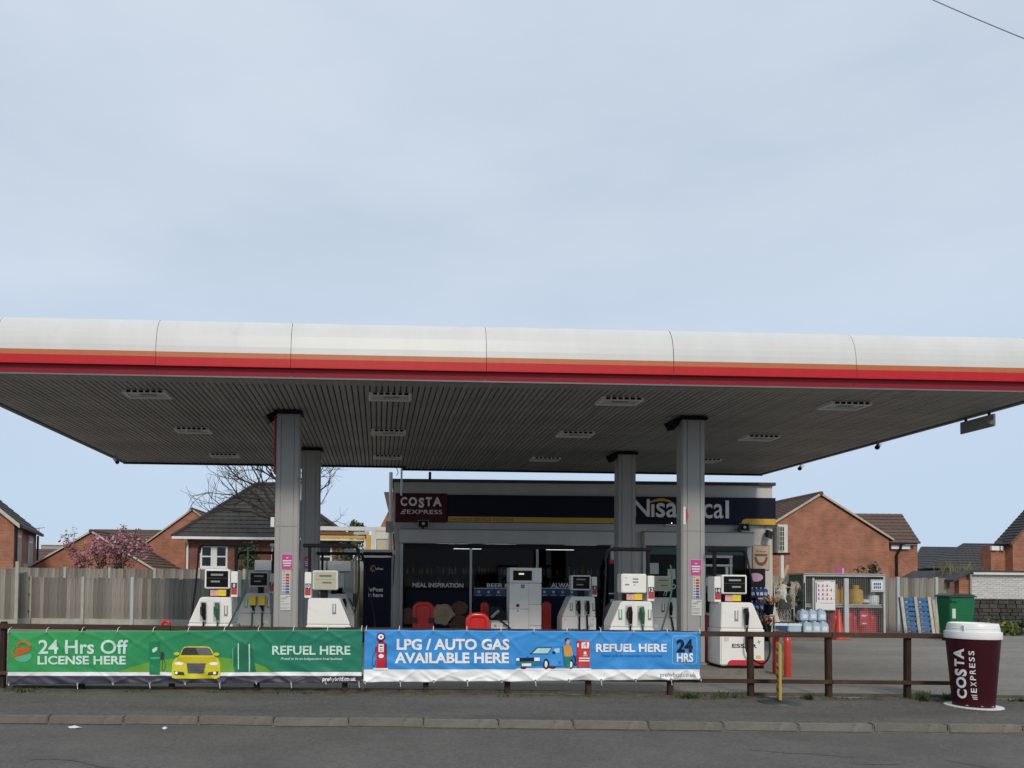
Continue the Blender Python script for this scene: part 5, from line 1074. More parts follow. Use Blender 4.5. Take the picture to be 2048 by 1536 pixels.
def cuptext(s, py_lo, py_hi, px_l, px_r, bold, dz=0, nm='lettering'):
    """reads upwards: text x -> height, text y -> leftwards round the cup"""
    bm = bmesh.new(); vs_, fs, _ = glyph(s, bold); vv = [bm.verts.new((a, b, 0)) for a, b in vs_]
    for f in fs: bm.faces.new([vv[i] for i in f])
    bmesh.ops.triangulate(bm, faces=bm.faces[:])
    for i in range(1, 8): bmesh.ops.bisect_plane(bm, geom=bm.verts[:] + bm.edges[:] + bm.faces[:], plane_co=(0, i / 8, 0), plane_no=(0, 1, 0))
    for v in bm.verts:
        a, b = v.co.x, v.co.y; py = py_lo + (py_hi - py_lo) * a; z = EYE - (py - 1173.5) * K
        off = ((px_l[0] + (px_l[1] - px_l[0]) * a) * b + (px_r[0] + (px_r[1] - px_r[0]) * a) * (1 - b)) - 1946
        r = rb + (rt - rb) * (z - .014) / (zt - .014); an = view + math.asin(max(-1, min(1, off * KR / r))); v.co = ((r + .006) * math.cos(an), (r + .006) * math.sin(an), z)
    bmesh.ops.recalc_face_normals(bm, faces=bm.faces[:]); me = bpy.data.meshes.new(nm); bm.to_mesh(me); bm.free(); me.materials.append(MATS['sign_white']); o = bpy.data.objects.new(nm, me); COL.objects.link(o); o.parent = cup
for ch, a, b, l, r_ in (('C', 1394.5, 1376, 1915, 1934), ('O', 1374, 1351.5, 1913.5, 1933), ('S', 1350, 1336, 1911, 1934), ('T', 1331.5, 1317, 1910.5, 1929.5), ('A', 1316.5, 1295.5, 1909, 1929)): cuptext(ch, a, b, (l, l), (r_, r_), .04)
for i, ch in enumerate('EXPRESS'): a = 1380.5 - 12.15 * i; cuptext(ch, a, a - 8.6, (1941.5 - .65 * i, 1941.5 - .65 * i), (1952.5 - .65 * i, 1952.5 - .65 * i), .012)
for i in range(3): cuptext('I', 1386.5 + 3.6 * i - 1.5, 1386.5 + 3.6 * i, (1942.5 + i * 1.4, 1942.5 + i * 1.4), (1953.0 + .3 * i, 1953.0 + .3 * i), 0, nm='emblem')
c = lay(1558, 1405.5, 0); t = thing('pavement_sign', 'yellow pavement sign seen edge-on, standing in a dark rubber base', 'pavement sign', (c.x, c.y, 0), R(68)); K2 = c.y / F
MB().lathe([(39 * K2, 0), (38 * K2, .02), (30 * K2, .04), (9 * K2, .06), (.0, .062)], n=40).build('base', 'bin_lid', t, smooth=True)
pz0, pz1 = .063, EYE - (1287 - 1170) * K2
pan = MB().box(-.22, .22, -.018, .018, pz0, pz1).build('panel', 'sign_yellow', t, bevel=.006)
mb = MB(); h = pz1 - pz0
for a, b, x0, x1 in ((.86, .90, -.13, .15), (.53, .57, -.17, .15), (.37, .43, -.14, .15), (.28, .31, -.1, .16), (.13, .19, -.15, .12)): mb.box(x0, x1, .0185, .0215, pz0 + h * a, pz0 + h * b)
mb.build('print', 'ink', pan, kind='stuff'); MB().box(-.16, .16, .0185, .020, pz0 + h * .60, pz0 + h * .83).build('print_panel', 'paper', pan); MB().box(-.11, .11, .0205, .022, pz0 + h * .64, pz0 + h * .80).build('print_image', 'ink', pan)
# ================================================================== BACK FENCES
def board_fence(lab, x0, x1, Y0, Y1, ztop, posts, zb=.0, bw=.15, pmat='concrete_post', gravel=True, post_h=None):
    t = thing('board_fence', lab, 'fence', (x0, Y0, 0.012)); L_ = math.hypot(x1 - x0, Y1 - Y0); t.rotation_euler = (0, 0, math.atan2(Y1 - Y0, x1 - x0))
    zg = .30 if gravel else .03
    if gravel:
        q = [0] + [p for p in posts if 0 < p < L_] + [L_]
        for a, b in zip(q, q[1:]): MB().box(a + .055, b - .055, -.02, .03, .0, zg - .005).build('gravel_board', 'concrete_post', t)
    n = max(1, int(L_ / bw)); src = MB().box(-bw * .53, bw * .53, -.012, .010, 0, 1).build('board', 'board', t)
    for i in range(n):
        o = src if i == 0 else inst(src, 'board', t)
        o.location = (bw * (i + .5), -.004 if i % 2 else .009, zg); o.scale = (1, 1, ztop - zg + random.uniform(-.025, .02)); o.rotation_euler = (0, random.uniform(-.008, .008), R(2.5) if i % 2 else R(-1))
    for z in (zg + .2, (ztop + zg) / 2, ztop - .2): MB().box(0, L_, .035, .085, z, z + .07).build('rail', 'board', t)
    for i, p in enumerate(posts):
        m = pmat if not isinstance(pmat, (list, tuple)) else pmat[i % len(pmat)]
        MB().box(p - .05, p + .05, -.06, .06, 0, (post_h or ztop) + .04).build('post', m, t, bevel=.008)
    return t
# far fence on the left, nearer and lower fence in front of it, stub at the very left
Yb = 28.0; xa = at(20, 1180, Yb).x; xb = at(790, 1180, Yb).x
pxs = [130, 219, 309, 398, 488, 578, 668, 758]
board_fence('weathered board fence with concrete posts in front of the cherry tree', xa, xb, Yb, Yb, at(300, 1138, Yb).z - .012, [at(p, 1180, Yb).x - xa for p in pxs])
Yn = 25.2; xa = at(61, 1200, Yn).x; xb = at(505, 1200, Yn).x
board_fence('lower weathered board fence with gravel boards, nearer the pumps than the tall one', xa, xb, Yn, Yn, at(200, 1156, Yn).z - .012, [at(p, 1200, Yn).x - xa for p in (61, 166, 265)], pmat=['concrete_post', 'concrete_post', 'steel_pale'])
xa = at(-150, 1200, 23.6).x; xb = at(33, 1200, 24.4).x
board_fence('grey board fence beside the brick house at the picture edge', xa, xb, 23.6, 24.4, at(10, 1138, 24).z - .012, [math.hypot(xb - xa, .8)], post_h=at(33, 1126, 24.4).z)
xa = at(33, 1200, 24.6).x; xb = at(61, 1200, 25.2).x
board_fence('short return of grey boards joining the two left fences', xa, xb + .05, 24.6, 25.16, at(45, 1146, 24.9).z, [])
Yr = 27.0; xa = at(1500, 1200, Yr).x; xb = at(1905, 1200, Yr + .5).x
board_fence('weathered board fence behind the gas cage and blue pallets', xa, xb, Yr, Yr + .6, at(1700, 1154.5, Yr).z - .012, [at(1601, 1200, Yr).x - xa, at(1812, 1200, Yr).x - xa, at(1895, 1200, Yr).x - xa], pmat='steel_pale', gravel=False)

# ================================================================== PAINTED BRICK WALL WITH STONE BASE, SHED ROOF
Yq = 27.2; xa = at(1944, 1200, Yq).x; xb = at(2120, 1200, Yq).x; zs = at(2000, 1198, Yq).z; zt_ = at(2000, 1147, Yq).z
wall = thing('painted_wall', 'white painted brick outhouse wall on a dark stone base behind the green bin', 'wall', (xa, Yq, .012)); L_ = xb - xa
MB().box(.0, L_, .03, .25, 0, zs - .012).build('stone_backing', 'mortar_dark', wall); MB().box(0, L_, .03, .25, zs - .012, zt_ - .012).build('brick_backing', 'mortar_white', wall)
bsrc = MB().box(-.107, .107, -.0, .05, -.0345, .0345).build('brick', 'brick_white', wall, bevel=.006); nb = int(L_ / .225); rows_ = int((zt_ - zs) / .075); first = True
for r_ in range(rows_):
    for i in range(nb):
        o = bsrc if first else inst(bsrc, 'brick', wall); first = False
        o.location = (.115 + .225 * i + (.11 if r_ % 2 and i < nb - 1 else 0), random.uniform(.012, .024), zs - .012 + .04 + .075 * r_)
ss = MB().box(-.5, .5, -.03, .05, -.5, .5).build('stone', 'stone_dark', wall, bevel=.06); first = True; z = 0.0
while z < zs - .05:
    h_ = min(random.uniform(.10, .17), zs - .014 - z); x = 0.0
    while x < L_ - .08:
        w_ = min(random.uniform(.16, .42), L_ - x); o = ss if first else inst(ss, 'stone', wall); first = False
        o.location = (x + w_ / 2, .0 + random.uniform(-.015, .02), z + h_ / 2); o.scale = (w_ - .012, 1, h_ - .010); o.rotation_euler = (0, random.uniform(-.03, .03), random.uniform(-.03, .03)); x += w_
    z += h_
MB().box(-.45, -.02, .02, .25, 0, zt_ - .25).build('side_pier', 'brick_red', wall); MB().tube([(-.06, -.03, 0), (-.06, -.03, zt_ - .05)], .04, 7).build('drainpipe', 'kiosk_grey', wall)
MB().prism([(-.1, zt_ - .012), (L_ + .2, zt_ - .012), (L_ + .2, zt_ + .10), (-.1, zt_ + .10)], 'y', -.08, 3.0).build('felt_roof', 'felt_black', wall); MB().box(-.02, L_ + .2, -.12, -.085, zt_ - .06, zt_ + .02).build('fascia_board', 'kiosk_white', wall)
p0, p1 = at(1903, 1161, Yq), at(1940, 1142, Yq); mb = MB(wall.location); mb.prism([(p0.x, p0.z - .06), (p1.x - .02, p1.z - .06), (p1.x - .02, p1.z + .04), (p0.x, p0.z + .03)], 'y', Yq - .1, Yq + 3); mb.build('felt_slope', 'felt_black', wall)
mb = MB()
for _ in range(60): blades(mb, at(random.uniform(1915, 1985), 1145, Yq).x, Yq + random.uniform(.2, 1.2), at(1930, 1152, Yq).z, 3, random.uniform(.3, .75), .12)
mb.build('roof_grass', 'grass_dry', kind='stuff', recalc=False)

# ================================================================== HOUSES
def quadp(a, b, t): return a + (b - a) * t
def roof_slope(roof, mat, A, Bq, Cq, D, n, off, ripple=.3, skew=0):
    """courses of tiles between the eave A-B and the ridge D-C, each a lapped strip of its own"""
    A, Bq, Cq, D = (Vector(v) for v in (A, Bq, Cq, D)); nr = (Bq - A).cross(D - A).normalized()
    if nr.z < 0: nr = -nr
    for i in range(n):
        t0, t1 = i / n, min(1, (i + 1.12) / n); l0, r0, l1, r1 = quadp(A, D, t0), quadp(Bq, Cq, t0), quadp(A, D, t1), quadp(Bq, Cq, t1)
        m = max(2, int((r0 - l0).length / (ripple / 2))); vs_ = []
        for k in range(m + 1):
            u = k / m; b = .012 if k % 2 else .0; a0 = quadp(l0, r0, u); a1 = quadp(l1, r1, u)
            vs_ += [a0 + nr * .012, a0 + nr * (.050 + b), a1 + nr * (.016 + b)]
        fs = []
        for k in range(m): q = 3 * k; fs += [(q, q + 3, q + 4, q + 1), (q + 1, q + 4, q + 5, q + 2)]
        mb = MB(off); mb.add(vs_, fs); mb.build('tile_course', mat, roof, recalc=False)
def underlay(name, mat, polys, off, parent):
    mb = MB(off)
    for p in polys: mb.poly(p)
    return mb.build(name, mat, parent)
def gable_house(lab, apex, eaveR, Y, depth, n, tile, brick='brick_red', eaveL=None, cat='house', name='brick_house', verge='verge_cream', left=True, right=True):
    P = at(*apex, Y); E = at(*eaveR, Y); hw = abs(E.x - P.x); x0, x1 = P.x - hw, P.x + hw; ze, zr = E.z, P.z
    t = thing(name, lab, cat, (P.x, Y, 0)); off = Vector((P.x, Y, 0))
    MB(off).prism([(x0 + .12, 0), (x1 - .12, 0), (x1 - .12, ze - .02), (P.x, zr - .08), (x0 + .12, ze - .02)], 'y', Y, Y + depth).build('wall', brick, t)
    ov = .10
    for sg, on in ((-1, left), (1, right)):
        xe = P.x + sg * (hw + .05); A = Vector((xe, Y - ov, ze - .02)); Bv = Vector((xe, Y + depth, ze - .02)); C = Vector((P.x, Y + depth, zr)); D = Vector((P.x, Y - ov, zr))
        rf = underlay('roof', tile, [[A, Bv, C, D], [A - Vector((0, 0, .06)), D - Vector((0, 0, .06)), C - Vector((0, 0, .06)), Bv - Vector((0, 0, .06))]], off, t)
        if on: roof_slope(rf, tile, A, Bv, C, D, n, off)
        q = .055
        mb = MB(off); mb.add([A + Vector((0, -.02, -.05)), D + Vector((0, -.02, -.05)), D + Vector((0, -.02, .05)), A + Vector((0, -.02, .05)), A + Vector((0, .04, -.05)), D + Vector((0, .04, -.05)), D + Vector((0, .04, .055)), A + Vector((0, .04, .055))], [(0, 1, 2, 3), (4, 7, 6, 5), (0, 4, 5, 1), (3, 2, 6, 7), (0, 3, 7, 4), (1, 5, 6, 2)]); mb.build('verge', verge, rf)
    MB(off).tube([(P.x, Y - ov - .03, zr + .02), (P.x, Y + depth, zr + .02)], .10, 7).build('ridge_tiles', tile, t)
    return t, off
# right: brown tiled gable with a lower wing
Ya = 35.0
h1, off = gable_house('red brick gable house with brown tiles and a lower wing behind the gas cage', (1640, 988), (1783, 1079), Ya, 9, 20, 'tile_brown')
A, Bq, C, D = at(1756, 1087, Ya + .35), at(1841, 1087, Ya + .35), at(1803, 1028, Ya + 3.6), at(1700, 1028, Ya + 3.6)
za = A.z = Bq.z = (A.z + Bq.z) / 2; zr_ = C.z = D.z = (C.z + D.z) / 2
rf = underlay('roof', 'tile_brown', [[A, Bq, C, D], [Bq, Bq + Vector((-.4, 6.5, 0)), C]], off, h1); roof_slope(rf, 'tile_brown', A, Bq, C, D, 9, off)
w0, w1 = at(1775, 1100, Ya + .5).x, at(1835, 1100, Ya + .5).x
MB(off).box(w0, w1, Ya + .5, Ya + 6, 0, za - .05).build('wall', 'brick_red', h1); MB(off).box(at(1793, 1094, Ya).x, at(1831, 1094, Ya).x, Ya + .36, Ya + .49, za - .26, za - .06).build('soffit_board', 'upvc_white', h1); MB(off).box(at(1783, 1094, Ya).x, at(1842, 1094, Ya).x, Ya + .22, Ya + .33, za - .05, za + .04).build('gutter', 'frame_dark', h1)
xd = at(1797, 1100, Ya + .3).x; MB(off).tube([(xd + .12, Ya + .28, za - .04), (xd + .1, Ya + .30, za - .25), (xd, Ya + .42, za - .55), (xd, Ya + .42, 0)], .05, 7).build('drainpipe', 'frame_dark', h1)
# far right: dark slate gable with wing on its left
Yc = 33.0
h2, off = gable_house('red brick house with steep dark slate roof at the right picture edge', (2112, 985), (2207, 1090), Yc, .9, 18, 'tile_slate', verge='poster_brown')
A, Bq, C, D = at(1988, 1090, Yc + .3), at(2100, 1090, Yc + .3), at(2150, 985, Yc + 3.4), at(2097, 985, Yc + 3.4); A.z = Bq.z = (A.z + Bq.z) / 2; C.z = D.z = (C.z + D.z) / 2
rf = underlay('roof', 'tile_slate', [[A, Bq, C, D]], off, h2); roof_slope(rf, 'tile_slate', A, Bq, C, D, 13, off)
MB(off).box(at(1996, 1100, Yc).x, at(2060, 1100, Yc).x, Yc + .4, Yc + 1.0, 0, A.z - .05).build('wall', 'brick_red', h2)
for a, b in ((1994, 2009), (2012, 2017)): MB(off).box(at(a, 1095, Yc).x, at(b, 1095, Yc).x, Yc + .28, Yc + .39, A.z - .25, A.z - .06).build('soffit_board', 'upvc_white', h2)
xd = at(2021, 1100, Yc + .3).x; MB(off).tube([(xd - .1, Yc + .15, A.z - .06), (xd - .1, Yc + .18, A.z - .25), (xd, Yc + .3, A.z - .5), (xd, Yc + .3, 0)], .05, 7).build('drainpipe', 'frame_dark', h2)
# dark roofs between them
Yd = 48.0
t = thing('slate_bungalow', 'brick bungalow with two long dark slate roofs between the red brick houses', 'house', (at(1918, 1100, Yd).x, Yd, 0)); off = t.location.copy()
for (a, b, c_, d, ya, yb, n) in (((1820, 1139), (1930, 1139), (1912, 1096), (1843, 1096), Yd, Yd + 4, 9), ((1848, 1138), (2040, 1138), (2000, 1088.5), (1926, 1090), Yd - .4, Yd + 3.4, 10)):
    A, Bq, C, D = at(*a, ya), at(*b, ya), at(*c_, yb), at(*d, yb); A.z = Bq.z = (A.z + Bq.z) / 2; C.z = D.z = (C.z + D.z) / 2
    rf = underlay('roof', 'tile_slate', [[A, Bq, C, D]], off, t); roof_slope(rf, 'tile_slate', A, Bq, C, D, n, off)
    MB(off).tube([D, C], .09, 6).build('ridge_tiles', 'tile_slate', rf); MB(off).tube([A, D], .07, 6).build('hip_tiles', 'tile_slate', rf)
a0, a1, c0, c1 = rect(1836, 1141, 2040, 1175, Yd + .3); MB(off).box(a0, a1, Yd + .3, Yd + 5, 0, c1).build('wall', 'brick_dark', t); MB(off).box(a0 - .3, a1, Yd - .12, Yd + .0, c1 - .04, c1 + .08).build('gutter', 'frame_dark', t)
xx = at(1871, 1150, Yd).x; MB(off).tube([(xx, Yd + .2, 0), (xx, Yd + .2, c1 - .15), (xx + .25, Yd + .2, c1 - .12)], .07, 6).build('flue', 'upvc_white', t); MB(off).lathe([(.28, Yd + .2), (.2, Yd + .12), (.0, Yd + .1)], (at(1902, 1153, Yd).x, 0, at(1902, 1153, Yd).z), 12, 'y').build('satellite_dish', 'upvc_white', t)
a0, a1, c0, c1 = rect(1837, 1148, 1849, 1165, Yd + .2); MB(off).box(a0, a1, Yd + .1, Yd + .28, 0, c1).build('gas_box', 'lintel', t)
# left: dark hipped bungalow
Ye = 33.5
A, Bq, C, D = at(345, 1074, Ye), at(702, 1076, Ye), at(553, 970, Ye + 4.6), at(513, 970, Ye + 4.6); A.z = Bq.z = (A.z + Bq.z) / 2; C.z = D.z = (C.z + D.z) / 2
t = thing('hipped_bungalow', 'brick bungalow with dark hipped tile roof and white windows behind the left pumps', 'house', ((A.x + Bq.x) / 2, Ye, 0)); off = t.location.copy()
A2, B2 = A + Vector((0, 9.2, 0)), Bq + Vector((0, 9.2, 0))
rf = underlay('roof', 'tile_dark', [[A, Bq, C, D], [A, D, A2], [Bq, B2, C], [A2, D, C, B2], [A, A2, B2, Bq]], off, t); roof_slope(rf, 'tile_dark', A, Bq, C, D, 14, off)
for a, b in ((A, D), (Bq, C), (D, C)): MB(off).tube([a + Vector((0, -.03, .03)), b + Vector((0, -.03, .06))], .10, 6).build('hip_tiles', 'tile_dark', rf)
wx0, wx1, wz = A.x + .45, Bq.x - .45, A.z - .10
def wall_holes(name, mat, x0, x1, z0, z1, y0, y1, holes, off, parent):
    xs = sorted({x0, x1, *[h for q in holes for h in (q[0], q[1])]})
    for a, b in zip(xs, xs[1:]):
        hs = [q for q in holes if q[0] <= a and q[1] >= b]
        if hs: q = hs[0]; MB(off).box(a, b, y0, y1, z0, q[2]).build(name, mat, parent); MB(off).box(a, b, y0, y1, q[3], z1).build(name, mat, parent)
        else: MB(off).box(a, b, y0, y1, z0, z1).build(name, mat, parent)
hl = [rect(400, 1090, 455, 1136, Ye + .45), rect(542, 1090, 570, 1136, Ye + .45), rect(636, 1090, 664, 1136, Ye + .45)]
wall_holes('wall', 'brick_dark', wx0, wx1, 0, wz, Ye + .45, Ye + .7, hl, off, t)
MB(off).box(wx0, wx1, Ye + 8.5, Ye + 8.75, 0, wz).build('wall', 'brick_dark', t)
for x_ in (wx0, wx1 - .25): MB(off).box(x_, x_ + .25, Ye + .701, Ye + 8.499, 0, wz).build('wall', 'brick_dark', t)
for i, (a0, a1, c0, c1) in enumerate(hl):
    f = .09; mb = MB(off); y0, y1 = Ye + .47, Ye + .56; nl = 2 if i == 0 else 1
    mb.box(a0, a1, y0, y1, c0, c0 + f); mb.box(a0, a1, y0, y1, c1 - f, c1); mb.box(a0, a0 + f, y0, y1, c0 + f, c1 - f); mb.box(a1 - f, a1, y0, y1, c0 + f, c1 - f)
    if nl == 2: mb.box((a0 + a1) / 2 - .14, (a0 + a1) / 2 + .14, y0 + .002, y1, c0 + f, c1 - f)
    wf = mb.build('window', 'upvc_white', t); zm = (c0 + c1) / 2; MB(off).box(a0 + f, a1 - f, y0 + .014, y1 - .01, zm - .03, zm + .03).build('glazing_bar', 'upvc_white', wf)
    MB(off).box(a0 + f, a1 - f, y0 + .04, y0 + .045, c0 + f, c1 - f).build('pane', 'house_glass', wf); MB(off).box(a0 - .05, a1 + .05, Ye + .36, Ye + .449, c0 - .07, c0 - .005).build('sill', 'upvc_white', wf)
    MB(off).box(a0, a1, Ye + 1.2, Ye + 1.25, c0, c1).build('room_back', 'room_dark', wf); mb = MB(off); mb.prism([(a0 + f, c1 - f), (a0 + .35, c1 - f), (a0 + .2, c0 + f), (a0 + f, c0 + f)], 'y', Ye + .62, Ye + .64); mb.build('curtain', 'curtain', wf)
MB(off).box(A.x, Bq.x, Ye - .12, Ye + .0, A.z - .10, A.z + .01).build('gutter', 'upvc_white', t); MB(off).box(A.x + .1, Bq.x - .1, Ye + .005, Ye + .445, A.z - .10, A.z - .06).build('soffit_board', 'upvc_white', t)
xx = at(374, 1100, Ye + .3).x; MB(off).tube([(xx + .06, Ye - .06, A.z - .1), (xx, Ye + .38, A.z - .35), (xx, Ye + .38, 0)], .05, 7).build('drainpipe', 'upvc_white', t); q = at(546, 1090, Ye + .4); MB(off).box(q.x - .12, q.x + .12, Ye + .30, Ye + .448, q.z - .06, q.z + .06).build('porch_light', 'upvc_white', t)
# left: gable with verge behind it, gable with the cherry in front, two storey house at the edge
gable_house('red brick gable house with pale verge between the cherry tree and the bungalow', (385, 1019), (500, 1107), 43, 6, 12, 'tile_brown')
gable_house('low red brick gable end with grey verge directly behind the cherry tree', (183, 1063), (310, 1140), 38, 7, 12, 'tile_brown', verge='lintel')
t = thing('tiled_house', 'house with long brown tiled slope seen above the cherry tree', 'house', (at(250, 1080, 47).x, 47, 0)); off = t.location.copy()
A, Bq, C, D = at(160, 1115, 47), at(345, 1115, 47), at(335, 1062, 51), at(188, 1062, 51); A.z = Bq.z = (A.z + Bq.z) / 2; C.z = D.z = (C.z + D.z) / 2
rf = underlay('roof', 'tile_brown', [[A, Bq, C, D]], off, t); roof_slope(rf, 'tile_brown', A, Bq, C, D, 10, off); MB(off).tube([D, C], .1, 6).build('ridge_tiles', 'tile_brown', rf); MB(off).box(A.x + .3, Bq.x - .3, 47.3, 52, 0, A.z - .02).build('wall', 'brick_red', t)
t = thing('distant_house', 'distant house with brown roof and grey ridge beside the two storey house', 'house', (at(105, 1110, 62).x, 62, 0)); off = t.location.copy()
A, Bq, C, D = at(40, 1134, 62), at(175, 1134, 62), at(160, 1099, 66), at(60, 1099, 66); A.z = Bq.z; D.z = C.z
rf = underlay('roof', 'tile_brown', [[A, Bq, C, D]], off, t); roof_slope(rf, 'tile_brown', A, Bq, C, D, 6, off); a0, a1, c0, c1 = rect(82, 1088, 170, 1100, 68); MB(off).box(a0, a1, 68, 72, 0, c1).build('flat_roof_block', 'kiosk_grey', t); MB(off).box(A.x + .3, Bq.x - .3, 62.4, 67.5, 0, A.z).build('wall', 'brick_red', t)
MB(off).box(a0, a1, 67.9, 67.99, c1 - .1, c1 + .12).build('parapet', 'upvc_white', t)
# two storey house turned towards the street
Pn, Pf = at(27, 1100, 34), at(72, 1100, 41); d = Pf - Pn; ang = math.atan2(d.y, d.x); Ln = math.hypot(d.x, d.y)
t = thing('corner_house', 'two storey red brick house with dark roof and tall white windows at the left edge', 'house', (Pn.x, Pn.y, 0), ang); zE = at(27, 1046, 34).z
MB().prism([(0, 0), (7, 0), (7, zE), (3.5, zE + 2.9), (0, zE)], 'x', .05, Ln).build('wall', 'brick_red', t)
off0 = (0, 0, 0); A, Bq, C, D = Vector((-.15, -.25, zE - .1)), Vector((Ln + .15, -.25, zE - .1)), Vector((Ln + .15, 3.5, zE + 3.05)), Vector((-.15, 3.5, zE + 3.05))
rf = underlay('roof', 'tile_dark', [[A, Bq, C, D], [D, C, Vector((Ln + .15, 7.2, zE - .1)), Vector((-.15, 7.2, zE - .1))]], off0, t); roof_slope(rf, 'tile_dark', A, Bq, C, D, 13, off0)
mb = MB(); mb.add([A + Vector((-.02, 0, -.14)), D + Vector((-.02, 0, -.14)), D + Vector((-.02, 0, .05)), A + Vector((-.02, 0, .05))], [(0, 1, 2, 3)]); mb.build('verge', 'lintel', rf); MB().box(-.15, Ln + .15, -.36, -.24, zE - .22, zE - .09).build('gutter', 'frame_dark', t)
for a, b, zc, zd in ((.08, .26, 1.75, 3.65), (.60, .78, 1.55, 3.55), (.38, .52, .3, 2.05)):
    y = -.03; f = MB().box(Ln * a, Ln * b, -.05, -.002, zc, zd).build('window', 'upvc_white', t); MB().box(Ln * a + .15, Ln * b - .15, -.062, -.0505, zc + .12, zd - .12).build('pane', 'curtain', f); MB().box(Ln * a - .1, Ln * b + .1, -.07, -.001, zd + .003, zd + .28).build('lintel', 'lintel', f); MB().box(Ln * a - .08, Ln * b + .08, -.1, -.001, zc - .10, zc - .003).build('sill', 'lintel', f)
for x_ in (.12, Ln - .1): MB().tube([(x_, -.09, zE - .2), (x_, -.09, 0)], .055, 7).build('drainpipe', 'frame_dark', t)
# narrow tiled gable just behind the shop's end
Yg = 40; t = thing('narrow_gable', 'narrow red brick and tile gable showing beside the shop end wall', 'house', (at(790, 1050, Yg).x, Yg, 0)); off = t.location.copy()
ap = at(797, 984, Yg); e0, e1 = at(752, 1070, Yg), at(842, 1070, Yg); MB(off).prism([(e0.x, 0), (e1.x, 0), (e1.x, e0.z), (ap.x, ap.z), (e0.x, e0.z)], 'y', Yg, Yg + 6).build('wall', 'brick_red', t)
p0, p1, p2 = at(767, 985, Yg - .06), at(800, 985, Yg - .06), at(783, 1050, Yg - .06); mb = MB(off); mb.prism([(at(768, 985, Yg).x, p0.z), (p1.x, p1.z), (p1.x, p2.z - .5), (p2.x, p2.z)], 'y', Yg - .3, Yg - .05); mb.build('roof', 'tile_brown', t)

# ================================================================== TREES AND PLANTS
def grow(mb, p, d, ln, r, lev, tips, bend=.35, twig=None):
    pts = [p]; k = 4 if lev else 3; q = p.copy(); dd = d.copy()
    for i in range(k):
        dd = (dd + Vector((random.uniform(-bend, bend), random.uniform(-bend, bend) * .6, random.uniform(-bend * .4, bend * .6))) * .5).normalized(); q = q + dd * ln / k; pts.append(q)
    mb.tube(pts, r, 6 if r > .03 else 4, r1=r * .55)
    if lev == 0: tips.append((q, dd)); return
    nb = random.choice((2, 3, 3)) if lev > 1 else 3
    for j in range(nb):
        a = random.uniform(0, 6.283); o = dd.orthogonal().normalized(); o = (Matrix.Rotation(a, 3, dd) @ o); sp_ = random.uniform(.45, .95)
        nd = (dd + o * sp_).normalized(); st = pts[random.choice((2, 3, -1))] if j else q
        grow(mb, st, nd, ln * random.uniform(.62, .85), r * .55, lev - 1, tips, bend)
Yt = 31.0; random.seed(5)
base = Vector((at(572, 1100, Yt).x, Yt, 0)); t = thing('bare_tree', 'bare leafless tree rising behind the left columns in front of the bungalow roof', 'tree', base)
mb = MB(); z1 = at(560, 1030, Yt).z; mb.tube([(0, 0, 0), (.05, 0, z1 * .5), (.0, 0, z1)], .2, 9, r1=.14); mb.build('trunk', 'bark', t, smooth=True)
mb = MB(); tips = []
for (dx, dz, L_, r) in ((-.95, .18, 1.55, .075), (-.75, .62, 1.6, .08), (-.35, .95, 1.6, .085), (.05, 1, 1.5, .08), (.60, .8, 1.5, .075), (.9, .30, 1.35, .07), (.8, .6, 1.45, .06), (.45, .95, 1.5, .06), (-.5, .8, 1.7, .075), (.3, .9, 1.4, .07), (-.9, .4, 1.6, .065), (-.2, .9, 1.5, .07)):
    grow(mb, Vector((0, 0, z1 - random.uniform(0, .5))), Vector((dx, random.uniform(-.4, .4), dz)).normalized(), L_, r * 1.25, 4, tips, .5)
mb.build('branches', 'bark', t, recalc=False)
# cherry in blossom
random.seed(8)
Yh = 32.5; base = Vector((at(212, 1140, Yh).x, Yh, 0)); t = thing('cherry_tree', 'pink blossoming cherry tree behind the weathered fence', 'tree', base)
mb = MB(); mb.tube([(0, 0, 0), (.03, 0, 1.2)], .11, 8, r1=.08); tips = []
for k in range(9):
    a = -1.25 + 2.5 * k / 8; grow(mb, Vector((0, 0, 1.0)), Vector((math.sin(a) * .8, random.uniform(-.4, .4), math.cos(a) + .5)).normalized(), random.uniform(.88, 1.15), .05, 3, tips, .35)
mb.build('trunk', 'bark', t, recalc=False)
def leaves(mb, c, r, n, s0, s1, mats):
    for _ in range(n):
        p = c + Vector((random.gauss(0, r), random.gauss(0, r), random.gauss(0, r))); a = Vector((random.uniform(-1, 1), random.uniform(-1, 1), random.uniform(-1, 1))).normalized(); b = a.orthogonal().normalized(); s_ = random.uniform(s0, s1); q = a.cross(b) * s_ * .7; b = b * s_; mb.m = random.choice(mats); mb.poly([p - b, p + q, p + b, p - q])
mb = MB()
for p, d in tips:
    if random.random() < .85: leaves(mb, p, .10, 12, .035, .08, (0, 0, 0, 1, 2) if p.z > 2.6 else (0, 0, 2, 2))
    leaves(mb, p - d * .25, .10, 5, .035, .075, (0, 0, 2, 2))
mb.build('crown', ['petal_pink', 'petal_pale', 'leaf_russet'], t, recalc=False)
